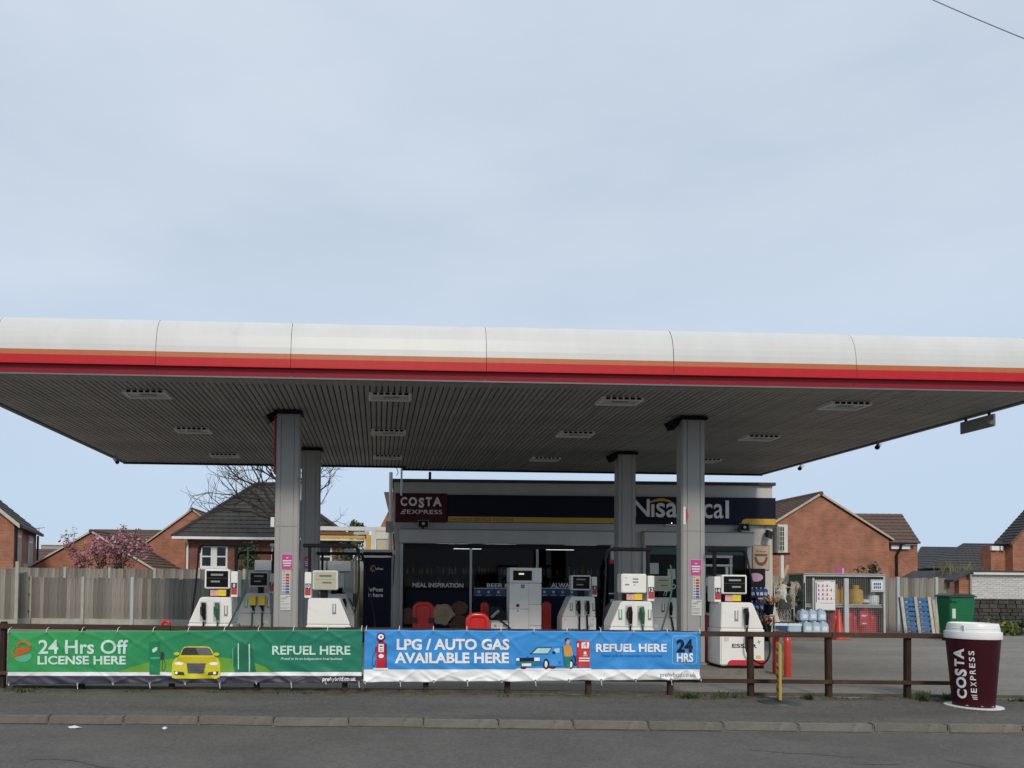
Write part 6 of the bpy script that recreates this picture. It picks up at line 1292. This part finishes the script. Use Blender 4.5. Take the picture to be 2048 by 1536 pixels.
# shrubs
def shrub(name, lab, px, py_top, Y, w_, mats, n, s=.09, zb=0, upright=False):
    x = at(px, py_top, Y).x; zt2 = at(px, py_top, Y).z; t = thing(name, lab, 'shrub', (x, Y, 0)); mb = MB()
    st = MB()
    for k in range(7):
        dx = random.uniform(-.7, .7) * w_; st.tube([(dx * .3, 0, 0), (dx * .6, random.uniform(-.1, .1), zt2 * .5), (dx, random.uniform(-.2, .2), zt2 * random.uniform(.75, .97))], .018, 5, r1=.006)
    st.build('stems', 'bark', t, recalc=False)
    for _ in range(n):
        u = random.random() ** .7; z_ = zb + (zt2 - zb) * u; ww = w_ * (1 - .75 * u if upright else math.sqrt(max(.02, 1 - (2 * u - .8) ** 2 * .65)))
        c_ = Vector((random.uniform(-ww, ww), random.uniform(-ww, ww) * .6, z_)); leaves(mb, c_, .10, 7, s * .5, s, (0, 0, 1))
    mb.build('foliage', mats, t, recalc=False); return t
random.seed(3)
shrub('conifer_shrub', 'ragged green conifer between the left pumps against the brick bungalow', 498, 1092, 30.5, .85, ['leaf_green', 'leaf_dark'], 230, upright=True)
shrub('olive_shrub', 'dull olive shrub behind the laundry kiosk sign', 704, 1086, 31, .9, ['leaf_green', 'grass_dry'], 190)
shrub('weed_plant', 'tall thin weed above the gas cage against the brick gable', 1747, 1126, 30, .12, ['leaf_green', 'leaf_dark'], 20, zb=1.4, upright=True); shrub('weed_plant', 'short leaning weed left of the tall one above the gas cage', 1720, 1137, 30, .14, ['leaf_green', 'leaf_dark'], 10, zb=1.5)
shrub('low_plant', 'bright yellow green plant at the foot of the dark stone wall', 2000, 1250, 26.2, .42, ['leaf_bright', 'leaf_green'], 60, s=.08); shrub('low_plant', 'dark green clump at the wall foot near the picture edge', 2030, 1252, 26.4, .5, ['leaf_green', 'leaf_dark'], 60, s=.08)
shrub('roof_tree_top', 'small treetop showing above the white wash bay beam', 712, 1046, 60, .9, ['leaf_green', 'leaf_dark'], 60, s=.2, zb=4.5)
# aerials and cable
for px, py, Y, nm in ((137, 1068, 50, 'television aerial on a thin pole above the low gable end'), (78, 1055, 52, 'television aerial on a thin pole beside the corner house')):
    p = at(px, py, Y); t = thing('television_aerial', nm, 'aerial', (p.x, Y, 0)); MB().tube([(0, 0, 0), (0, 0, p.z)], .025, 5).build('pole', 'ink_grey', t); MB().tube([(-.4, 0, p.z - .1), (.4, 0, p.z)], .02, 5).build('boom', 'ink_grey', t)
    for i in range(5): MB().tube([(-.35 + .17 * i, -.2, p.z - .09 + .02 * i), (-.35 + .17 * i, .2, p.z - .09 + .02 * i)], .012, 4).build('element', 'ink_grey', t)
pa, pb = at(1600, -130, 26), at(2300, 172, 20); t = thing('overhead_cable', 'thin dark overhead cable crossing the sky corner', 'cable', (pa + pb) / 2)
MB((pa + pb) / 2).tube([pa + (pb - pa) * (i / 20) - Vector((0, 0, 1.0 * (i / 20) * (1 - i / 20))) for i in range(21)], .016, 5).build('wire', 'ink_grey', t)

# ================================================================== GOODS ON THE RIGHT OF THE SHOP
# gas cage
Yx = 24.2; x0, x1, z0, z1 = rect(1608, 1153, 1771, 1277, Yx); z0 = .012
cage = thing('gas_cage', 'galvanised mesh cage full of gas bottles against the board fence', 'cage', (x0, Yx, z0)); W_ = x1 - x0; H_ = z1 - z0; Dp = 1.0
xm = at(1693, 1210, Yx).x - x0; xp = at(1627, 1210, Yx).x - x0
mb = MB()
for x_ in (0, W_ - .06): 
    MB().box(x_, x_ + .06, 0, .06, .06, H_).build('frame_post', 'galv', cage); MB().box(x_, x_ + .06, Dp - .06, Dp, .06, H_).build('frame_post', 'galv', cage)
MB().box(xm - .07, xm + .07, -.012, .07, .08, H_ - .06).build('door_post', 'galv', cage); MB().box(xp - .03, xp + .03, -.005, .055, .08, H_ - .06).build('door_post', 'galv', cage)
for z in (.0, H_ - .0): MB().box(0, W_, 0, .058, z if z else .0, (z if z else .0) + .058).build('frame_rail', 'galv', cage)
MB().box(0, W_, Dp - .055, Dp, H_, H_ + .055).build('frame_rail', 'galv', cage); MB().box(-.02, W_ + .02, -.03, Dp, H_ + .06, H_ + .10).build('roof', 'kiosk_grey', cage)
MB().box(.06, W_ - .06, .1, Dp - .06, .06, .09).build('floor', 'galv', cage); zsh = at(1700, 1211, Yx).z - z0
MB().box(.062, W_ - .062, .1, Dp - .07, zsh, zsh + .04).build('shelf', 'galv', cage); MB().box(.062, W_ - .062, .065, .095, zsh - .06, zsh - .02).build('shelf_lip', 'galv', cage)
mb = MB(); n = int(W_ / .06)
for i in range(1, n): mb.box(W_ * i / n - .003, W_ * i / n + .003, .028, .034, .06, H_)
for j in range(1, int(H_ / .06)): mb.box(.06, W_ - .06, .0345, .040, .06 * j - .003, .06 * j + .003)
mb.build('wire_mesh', 'kiosk_grey', cage, kind='stuff'); MB().box(.01, .03, .06, Dp - .06, .06, H_).build('side_panel', 'gas_green', cage); MB().box(W_ - .03, W_ - .01, .06, Dp - .06, .06, H_).build('side_panel', 'gas_green', cage); MB().box(.06, W_ - .06, Dp - .02, Dp, .06, H_).build('back_panel', 'gas_green', cage)
def gas(px, pyb, shelf, r, h, mat, lab, y=.42, shroud=False, band=None):
    x = at(px, 1215, Yx).x; zb = z0 + (zsh + .042 if shelf else .092); t = thing('gas_bottle', lab, 'gas bottle', (x, Yx + y, zb), 0, 'gas bottles in the cage')
    MB().lathe([(r * .9, 0), (r * .9, .03), (r, .05), (r, h * .62), (r * .93, h * .72), (r * .6, h * .79), (r * .25, h * .81)], n=18).build('body', mat, t, smooth=True)
    if shroud: MB().lathe([(r * .62, h * .79), (r * .62, h), (r * .55, h), (r * .55, h * .8)], n=16).build('collar', mat, t, smooth=True)
    else: MB().lathe([(r * .45, h * .80), (r * .45, h * .97), (r * .3, h)], n=14).build('valve_guard', mat, t, smooth=True)
    if band: MB().lathe([(r + .002, h * .18), (r + .004, h * .2), (r + .004, h * .5), (r + .002, h * .52)], n=18).build('label_band', band, t)
gas(1683, 0, 1, .20, .64, 'gas_yellow', 'tall yellow gas bottle just left of the cage door post', shroud=True); gas(1707, 0, 1, .17, .56, 'gas_yellow', 'dull yellow gas bottle just right of the cage door post', y=.6); gas(1724, 0, 1, .21, .62, 'gas_yellow', 'bright yellow gas bottle in the middle of the right upper shelf', y=.32)
gas(1741, 0, 1, .12, .30, 'gas_green', 'small gas bottle with pale band next to the yellow ones', band='bottle_label', y=.3); gas(1757, 0, 1, .19, .40, 'bottle_label', 'squat white gas bottle with dark chevrons at the shelf end', y=.3)
x = at(1757, 1215, Yx).x; mb = MB()
gas(1655, 0, 0, .19, .80, 'gas_green', 'dark green gas bottle with pale label behind the traffic cone', band='bottle_label', y=.45); gas(1683, 0, 0, .20, .82, 'gas_red', 'red gas bottle left of the cage door post, lower level', y=.4)
for i, (px, hh) in enumerate(((1708, .92), (1724, .80), (1742, .84), (1759, .80))): gas(px, 0, 0, .185, hh, 'gas_red', ['tall red gas bottle right beside the cage door post', 'shorter red gas bottle second from the cage door post', 'red gas bottle with white mark third from the cage door post', 'red gas bottle at the right end of the lower level'][i], y=.36 + .1 * (i % 2), shroud=i > 1)
gas(1732, 0, 0, .17, .80, 'gas_red', 'red gas bottle standing farther back in the lower level', y=.74)
a0, a1, c0, c1 = rect(1724, 1222, 1742, 1252, Yx); t = thing('red_board', 'dark red board with white swoosh leaning inside the cage', 'board', (a0, Yx + .12, c0)); MB().box(0, a1 - a0, 0, .02, 0, c1 - c0).build('panel', 'pump_red', t); mb = MB(); mb.prism([(.03, .32), (.1, .36), (.2, .34), (a1 - a0 - .03, .38), (.2, .30), (.1, .30)], 'y', -.006, -.001); mb.build('print', 'sign_white', t); MB().box(.08, .22, -.006, -.001, .06, .09).build('print_line', 'sign_white', t)
Yf2 = Yx - .02
def pricelist(t, w_, h, y):
    mb = MB(); mr_ = MB()
    for r_ in range(4):
        for c_ in range(4 if r_ in (1, 3) else 3): xq = -w_ * .62 + w_ * .40 * c_; zq = h * (.82 - .14 * r_); mr_.box(xq - .02, xq + .02, y, y + .003, zq - .05, zq + .03); mb.box(xq + .05, xq + .11, y, y + .003, zq - .04, zq - .03)
    mr_.build('print_bottles', 'sticker_red', t, kind='stuff'); mb.box(-w_ * .55, w_ * .8, y, y + .003, h * .235, h * .25); mb.box(-w_ * .85, -w_ * .1, y, y + .003, h * .94, h * .955); mb.box(w_ * .5, w_ * .85, y, y + .003, h * .935, h * .955); mb.build('print_lines', 'ink_grey', t, kind='stuff'); MB().box(-w_ * .88, -w_ * .8, y, y + .003, h * .26, h * .9).build('print_bar', 'sticker_blue', t)
board('gas_price_board', 'white gas price list board on the front of the cage', 'board', 1629, 1160, 1671, 1221, Yf2, 'sign_white', 'kiosk_grey', th=.012, extra=pricelist)
def hazard(t, w_, h, y):
    mb = MB()
    for r_ in range(2):
        for c_ in range(4): mb.box(-w_ * .7 + w_ * .37 * c_, -w_ * .7 + w_ * .37 * c_ + w_ * .27, y, y + .003, h * (.15 + .4 * r_), h * (.45 + .4 * r_))
    mb.build('print', 'sticker_blue', t, kind='stuff')
board('cage_plate', 'grey plate with small blue and white notice on the cage corner', 'notice', 1741, 1159, 1769, 1184, Yf2 + .01, 'galv'); board('cage_notice', 'small white and blue notice fixed on the grey cage plate', 'notice', 1744, 1163, 1765, 1180, Yf2 - .005, 'sign_white', extra=hazard)
# cone
c = lay(1678, 1279, .012); t = thing('traffic_cone', 'orange traffic cone standing before the gas cage', 'traffic cone', (c.x, c.y, .012)); s_ = c.y / F
MB().box(-15 * s_, 15 * s_, -15 * s_, 15 * s_, 0, .04).build('base', 'cone_orange', t, bevel=.01); hh = (1278 - 1219) * s_
cn = MB().lathe([(11.5 * s_, .041), (9 * s_, .12), (2.2 * s_, hh), (1.5 * s_, hh + .01)], n=20).build('cone', 'cone_orange', t, smooth=True)
# water bottles on a blue pallet, on a concrete plinth
Yv = 22.6; x0 = at(1544, 1270, Yv).x; x1 = at(1654, 1270, Yv).x
o = MB().box(x0 - .2, x1 + .1, Yv - .1, Yv + 1.3, -.05, .13).build('plinth', 'kerb_concrete', kind='structure', bevel=.015)
t = thing('blue_pallet', 'blue pallet lying flat under the water bottles', 'pallet', (x0, Yv, .131)); L_ = x1 - x0
for i in range(3): MB().box(L_ * .48 * i, L_ * .48 * i + .12, 0, 1.1, 0, .10).build('block', 'pallet_blue', t)
for i in range(7): MB().box(0, L_, .165 * i, .165 * i + .12, .101, .125).build('slat', 'pallet_blue', t)
def jug(x, y, z, lab, w_=.130, h=.345):
    t = thing('water_bottle', lab, 'water bottle', (x, y, z), random.uniform(-.06, .06), 'large water bottles on the blue pallet')
    MB().prism([(-w_, .0), (w_, 0), (w_, h * .62), (w_ * .72, h * .84), (w_ * .3, h * .93), (-w_ * .3, h * .93), (-w_ * .72, h * .84), (-w_, h * .62)], 'y', -.12, .12).build('body', 'bottle_blue', t, bevel=.02)
    MB().box(-w_ * .55, w_ * .6, -.126, -.1205, h * .2, h * .55).build('label', 'bottle_label', t); MB().lathe([(.03, h * .931), (.03, h), (.0, h)], n=10).build('cap', 'bottle_label', t); MB().tube([(-w_ * .6, 0, h * .88), (-w_ * .3, 0, h * 1.02), (w_ * .3, 0, h * 1.02), (w_ * .6, 0, h * .88)], .014, 6).build('handle', 'film_blue', t); return t
zl = .131 + .126
for i, px in enumerate((1612, 1629, 1645)): jug(at(px, 1250, Yv + .15).x, Yv + .15, zl, 'pale blue water bottle on the lower tier of the pallet, %s' % ('beside the blue wrapped packs', 'middle of three', 'nearest the gas cage')[i])
for i, px in enumerate((1605, 1622, 1640)): jug(at(px, 1230, Yv + .45).x, Yv + .45, zl + .35, 'pale blue water bottle on the upper tier, %s' % ('nearest the log trolley', 'middle of three', 'nearest the price board')[i])
for i, px in enumerate((1605, 1622, 1640)): jug(at(px, 1250, Yv + .45).x, Yv + .45, zl, 'pale blue water bottle behind the lower tier, under the upper bottle %s' % ('by the trolley', 'in the middle', 'by the price board')[i])
for i, (a, b, y, m_) in enumerate(((1548, 1574, .1, 'film_blue'), (1575, 1602, .1, 'bottle_blue'), (1550, 1576, .5, 'bottle_blue'), (1577, 1602, .5, 'film_blue'))):
    xa, xb = at(a, 1250, Yv + y).x, at(b, 1250, Yv + y).x; t = thing('water_pack', ['dark film wrapped pack of water bottles at the front by the trolley', 'clear wrapped pack of water bottles at the front beside the large bottles', 'clear wrapped pack of water bottles at the back by the trolley', 'dark film wrapped pack of water bottles at the back beside the large bottles'][i], 'water pack', ((xa + xb) / 2, Yv + y + .15, zl), 0, 'wrapped packs of water bottles'); w_ = (xb - xa) / 2
    MB().box(-w_, w_, -.19, .19, 0, .24).build('wrapped_pack', m_, t, bevel=.03)
    MB().box(-w_ - .005, w_ + .005, -.195, .17, .19, .27).build('film_top', 'bottle_label', t, bevel=.012)
    mb = MB()
    for q in range(3):
        for r_ in range(2): mb.lathe([(.045, .271), (.03, .30), (.02, .31)], (-w_ * .66 + w_ * .66 * q, -.08 + .16 * r_, 0), 8)
    mb.build('bottle_necks', 'ink', t, kind='stuff')
# blue pallets leaning on the fence
def lean_pallet(px0, px1, py0, Y, lab, tilt, shift=0):
    x0, x1 = at(px0, 1230, Y).x, at(px1, 1230, Y).x; W_ = x1 - x0; H_ = (at(px0, py0, Y).z) / math.cos(tilt); t = thing('leaning_pallet', lab, 'pallet', (x0, Y, .015)); t.rotation_euler = (-tilt, 0, 0)
    n = 8
    for i in range(n): MB().box(.0, W_, -.02, .0, H_ * i / n + .02, H_ * i / n + .02 + H_ / n * .66).build('slat', 'pallet_blue', t)
    for q in (0, .47, .94): MB().box(W_ * q - .02, W_ * q + W_ * .06 + .02, -.045, -.021, .015, H_).build('bearer', 'pallet_wood', t)
    for q in (0, .47, .94): MB().box(W_ * q, W_ * q + W_ * .06, .001, .09, .01, H_).build('stringer', 'pallet_blue', t)
lean_pallet(1809, 1868, 1195, 25.4, 'blue pallet with pale bearers leaning on the fence', R(10)); lean_pallet(1816, 1875, 1200, 25.75, 'blue pallet leaning behind the front one', R(9))
# green bin
Yi = 23.0; x0, x1, z0, z1 = rect(1899, 1187, 1951, 1270, Yi); t = thing('wheeled_bin', 'large green four wheeled bin with dark lid in front of the stone wall', 'bin', (x0, Yi, .012)); W_ = x1 - x0; H_ = z1 - .012
def tap(mb, xa, xb, ya, yb, z0, xc, xd, yc, yd, z1): return mb.add([(xa, ya, z0), (xb, ya, z0), (xb, yb, z0), (xa, yb, z0), (xc, yc, z1), (xd, yc, z1), (xd, yd, z1), (xc, yd, z1)], [(0, 3, 2, 1), (4, 5, 6, 7), (0, 1, 5, 4), (1, 2, 6, 5), (2, 3, 7, 6), (3, 0, 4, 7)])
tap(MB(), .06, W_ - .06, .05, .50, .18, .0, W_, 0, .58, H_ - .12).build('body', 'bin_green', t, bevel=.02)
for z in (.35, .55, .75, .95): tap(MB(), W_ * .32, W_ - .05, .012 + .045 * (1 - z / H_), .2, z, W_ * .32, W_ - .05, .002 + .03 * (1 - z / H_), .2, z + .06).build('rib', 'bin_green', t, bevel=.008)
MB().box(-.03, W_ + .03, -.04, .62, H_ - .119, H_ - .075).build('rim', 'bin_lid', t, bevel=.01); MB().prism([(-.02, H_ - .074), (W_ + .02, H_ - .074), (W_ * .8, H_ - .01), (W_ * .15, H_ + .0)], 'y', -.03, .60).build('lid', 'bin_lid', t, bevel=.01)
MB().box(.02, W_ * .3, -.07, -.045, H_ - .24, H_ - .18).build('handle', 'bin_green', t); MB().box(W_ * .12, W_ * .25, .010, .018, H_ * .48, H_ * .68).build('sticker', 'paper', t)
for x_ in (.15, W_ - .15):
    for y_ in (.15, .45): MB().lathe([(.02, -.03), (.09, -.03), (.09, .03), (.02, .03)], (x_, y_, .09), 14, 'x').build('wheel', 'black_rubber', t)
# trolley with nets of logs
Yl = 23.4; x0, x1, z0, z1 = rect(1549, 1150, 1588, 1262, Yl); t = thing('log_trolley', 'tall wire trolley filled with netted kindling beside the shop corner', 'trolley', (x0, Yl, .012)); W_ = x1 - x0; H_ = at(1568, 1172, Yl).z
for x_ in (0, W_):
    for y_ in (0, .7): MB().tube([(x_, y_, .12), (x_, y_, H_)], .017, 6).build('frame_post', 'galv', t)
for z in (.15, .55, .95, H_ - .05): MB().tube([(0, 0, z), (W_, 0, z)], .012, 5).build('rail', 'galv', t)
for i in range(1, 6): MB().tube([(W_ * i / 6, .003, .15), (W_ * i / 6, .003, .95)], .006, 4).build('wire', 'galv', t)
MB().box(0, W_, 0, .7, .10, .13).build('base', 'galv', t)
for x_ in (.06, W_ - .06): MB().lathe([(.02, -.02), (.06, -.02), (.06, .02), (.02, .02)], (x_, .1, .062), 12, 'x').build('wheel', 'black_rubber', t)
def logbag(lab, x, y, z, w_, h, tilt, netmat='net_white', nlog=12):
    t = thing('kindling_bag', lab, 'kindling bag', (x, y, z)); t.rotation_euler = (0, tilt, 0)
    for i in range(nlog):
        r = random.uniform(.03, .055); L2 = h * random.uniform(.7, 1); q = (random.uniform(-w_, w_) * .8, random.uniform(-.15, .15), random.uniform(0, h - L2)); a = Vector((random.uniform(-.15, .15), 0, 1)).normalized()
        MB().tube([q, Vector(q) + a * L2], r, 6).build('log', random.choice(('log_wood', 'log_end', 'bark')), t)
    mb = MB(); 
    for i in range(9): mb.tube([(-w_ + 2 * w_ * i / 8, -.2, 0), (-w_ * .9 + 1.8 * w_ * ((i + 2) % 9) / 8, -.21, h)], .006, 4); 
    mb.build('net', netmat, t, kind='stuff'); return t
xc = x0 + W_ / 2
logbag('netted logs low in the trolley', xc, Yl + .3, .15, W_ * .42, .55, 0); logbag('netted logs with dark label in the middle of the trolley', xc + .03, Yl + .32, .72, W_ * .40, .55, .12); logbag('netted pale kindling heaped at the top of the trolley', xc, Yl + .35, 1.27, W_ * .34, .5, -.1); logbag('brown netted logs sticking out at the trolley side', xc + .28, Yl + .45, 1.0, .16, .8, .25)
t = thing('white_sack', 'crumpled pale sack draped on top of the trolley', 'sack', (xc - .05, Yl + .05, 1.42)); mb = MB(); mb.lathe([(.10, -.25), (.16, -.12), (.15, 0), (.17, .08), (.11, .16), (.12, .24), (.03, .28), (0, .28)], n=11)
for v in mb.v: v.x *= 1 + .5 * mnoise.noise(v * 7); v.y *= 1 + .5 * mnoise.noise(v * 8 + Vector((3, 0, 0))); v.z += .05 * mnoise.noise(v * 9); v.x += .12 * v.z
mb.build('sack', 'net_white', t)
t = thing('dark_bag', 'dark charcoal bag with white curve hanging on the trolley front', 'bag', (xc - .02, Yl - .06, .95)); MB().prism([(-.18, 0), (.20, 0), (.17, .42), (-.12, .42)], 'y', -.04, .04).build('bag', 'bag_green', t, bevel=.015); mb = MB(); mb.prism([(-.10, .34), (-.02, .30), (.02, .2), (.05, .2), (.0, .33), (-.08, .38)], 'y', -.046, -.0405); mb.build('print', 'sign_white', t)
p = at(1566, 1127, Yl); t = thing('pale_plank', 'pale plank standing up out of the trolley', 'plank', (p.x, Yl + .5, 1.3)); t.rotation_euler = (0, R(22), 0); MB().box(-.05, .05, -.015, .015, -.4, p.z - 1.25).build('plank', 'log_end', t)
t = thing('pale_board', 'pale board leaning at the foot of the trolley', 'board', (x0 + .1, Yl - .25, .14)); t.rotation_euler = (0, R(-18), 0); MB().box(-.07, .07, -.012, .012, 0, .9).build('board', 'net_white', t)
xq = at(1595, 1200, Yl + .4).x; t = thing('log_rack', 'dark rack of loose logs between the trolley and the cage', 'rack', (xq, Yl + .4, .012))
for x_ in (-.16, .22): MB().tube([(x_, 0, 0), (x_, 0, 1.75)], .02, 6).build('post', 'frame_dark', t)
for z in (.4, .9, 1.3): MB().box(-.16, .22, -.02, .4, z, z + .03).build('shelf', 'frame_dark', t)
for i in range(16): z = (.44, .94, 1.34)[i % 3]; MB().tube([(random.uniform(-.12, .15), .0, z + random.uniform(.03, .3)), (random.uniform(-.05, .22), .25, z + random.uniform(.05, .45))], random.uniform(.03, .05), 6).build('log', random.choice(('log_wood', 'log_end', 'poster_brown', 'bark')), t)
# display stand with screenwash bottles and flower buckets by the door
Ydp = 22.2; x0, x1, z0, z1 = rect(1503, 1136, 1540, 1270, Ydp); t = thing('display_stand', 'dark display stand with pink oval header by the shop door', 'display stand', (x0, Ydp, .012)); W_ = x1 - x0; H_ = z1 - .012
H_ = at(1520, 1137, Ydp).z - .012
MB().box(0, W_, .28, .32, 0, H_).build('back_panel', 'frame_dark', t); MB().box(-.02, .0, 0, .32, 0, H_).build('side_panel', 'frame_dark', t); MB().box(W_ * .95, W_, .0, .279, 0, H_ * .62).build('side_panel', 'frame_dark', t)
MB().prism(ell(W_ * .46, H_ * .88, W_ * .4, H_ * .06, 20), 'y', .26, .278).build('header_oval', 'pale_pink', t)
shz = [.15, .52, .88, 1.28]
for z in shz: MB().box(0.002, W_ * .94, .0, .278, z, z + .03).build('shelf', 'frame_dark', t)
MB().box(W_ * .3, W_ * .85, -.02, -.002, shz[3] - .03, shz[3] + .01).build('price_rail', 'sign_white', t)
for k, z in enumerate(shz):
    for i in range(4):
        xx = x0 + W_ * (.14 + .23 * i); b = thing('screenwash_bottle', 'blue screenwash bottle on the %s shelf of the display stand, %s' % (('bottom', 'second lowest', 'third', 'top')[k], ('at the door end', 'second from the door', 'third from the door', 'at the wall end')[i]), 'bottle', (xx, Ydp + .13, .012 + z + .031), 0, 'blue bottles on the display stand')
        MB().prism([(-.07, 0), (.07, 0), (.07, .2), (.03, .25), (-.03, .25), (-.07, .2)], 'y', -.06, .06).build('body', 'blue_liquid', b, bevel=.01); MB().box(-.045, .045, -.066, -.0605, .05, .14).build('label', 'bottle_label' if (i + k) % 3 else 'bottle_blue', b); MB().lathe([(.022, .251), (.022, .285), (0, .285)], n=8).build('cap', 'sign_white', b)
def bucket(px, py, Y, lab, mats):
    p = at(px, py, Y); t = thing('flower_bucket', lab, 'flowers', (p.x, Y, p.z - .14), 0, 'buckets of cut flowers'); MB().lathe([(.10, -.16), (.14, .12), (.13, .12)], n=14).build('bucket', 'black_plastic', t); mb = MB(); st = MB()
    for i in range(46):
        a = random.uniform(0, 6.28); r = .22 * random.random() ** .6; z = .2 + random.uniform(0, .2) * (1.2 - r * 3); c_ = Vector((r * math.cos(a), r * math.sin(a), z)); mb.m = random.randrange(len(mats)); mm = mb.m
        for q in range(3): u = Vector((random.gauss(0, 1), random.gauss(0, 1), random.gauss(0, 1))).normalized() * random.uniform(.025, .045); v = u.orthogonal().normalized() * u.length; mb.poly([c_ - u, c_ + v, c_ + u, c_ - v])
        st.tube([(0.3 * c_.x, .3 * c_.y, .05), c_], .004, 4)
    mb.build('blooms', mats, t, recalc=False, kind='stuff'); st.build('stems', 'leaf_green', t, recalc=False, kind='stuff')
    return t
random.seed(4)
zst = at(1535, 1210, 21.8).z
t = thing('flower_stand', 'thin wire stand holding two buckets of flowers', 'stand', (at(1540, 1250, 21.8).x, 21.8, .012))
for x_ in (-.2, .2): MB().tube([(x_, .12, 0), (x_, .12, zst - .33)], .012, 5).build('leg', 'galv', t)
MB().tube([(-.2, .12, zst - .34), (.2, .12, zst - .34)], .012, 5).build('rail', 'galv', t); MB().box(-.2, .2, -.1, .14, zst - .322, zst - .312).build('tray', 'galv', t); MB().box(-.2, .2, -.1, .14, .36, .372).build('tray', 'galv', t)
bucket(1538, 1208, 21.8, 'upper bucket of white, yellow and red cut flowers', ['petal_white', 'petal_yellow', 'petal_red', 'petal_yellow']); bucket(1533, 1250, 21.75, 'lower bucket of red cut flowers near the fence rail', ['petal_red', 'petal_red', 'petal_yellow'])
xq = at(1509, 1240, 19.6).x; t = thing('green_jug', 'dark green can beside pump 14 near the display stand', 'can', (xq, 19.6, .012)); MB().lathe([(.14, 0), (.15, .1), (.15, .62), (.11, .78), (.10, .95), (.07, 1.0), (0, 1.0)], n=14).build('body', 'nozzle_green', t, smooth=True); MB().lathe([(.05, 1.001), (.05, 1.08), (0, 1.08)], n=10).build('cap', 'black_plastic', t)
# stack of dark goods under the window
for i, px in enumerate((1222,)):
    xq = at(px, 1240, 21.5).x; t = thing('dark_stack', 'heap of dark plastic goods between the guard and pump 12', 'goods', (xq, 21.5, .012)); MB().box(-.25, .2, -.2, .2, 0, .55).build('crate', 'frame_dark', t, bevel=.02); MB().prism([(-.2, .551), (.2, .551), (.12, 1.0), (-.02, 1.12), (-.16, .95)], 'y', -.15, .15).build('sack', 'ink_grey', t, bevel=.02)
xq = at(1348, 1230, 22.1).x; t = thing('boxed_goods', 'pale blue boxed goods stacked below the food slogan', 'boxes', (xq, 22.1, .012)); MB().box(-.22, .25, -.2, .2, 0, .45).build('box', 'kiosk_grey', t); MB().box(-.2, .24, -.2, .2, .455, .85).build('box', 'steel_pale', t); MB().box(-.22, .2, -.18, .2, .855, 1.02).build('box', 'bottle_label', t)
a0, a1, c0, c1 = rect(1217, 1128, 1232, 1262, 22.3); t = thing('navy_locker', 'narrow navy panel with small white marks beside the wide window', 'panel', (a0, 22.3, .012)); MB().box(0, a1 - a0 + .15, 0, .3, 0, c1 - .012).build('panel', 'navy_panel', t)
MB().box(0, .25, -.005, -.001, 1.35, 1.38).build('mark', 'sign_white', t); MB().box(.05, .2, -.005, -.001, 1.1, 1.2).build('mark', 'bottle_blue', t); MB().box(.05, .25, .05, .25, c1, c1 + .12).build('red_box', 'gas_red', t)
p = at(1680, 1136, 27.8); t = thing('pink_panel', 'pink panel poking up behind the board fence by the gas cage', 'panel', (p.x, 27.8, .012)); MB().box(-.14, .08, 0, .03, 0, p.z).build('panel', 'magenta', t); MB().box(.085, .15, 0, .03, 0, p.z - .02).build('panel', 'pale_pink', t)
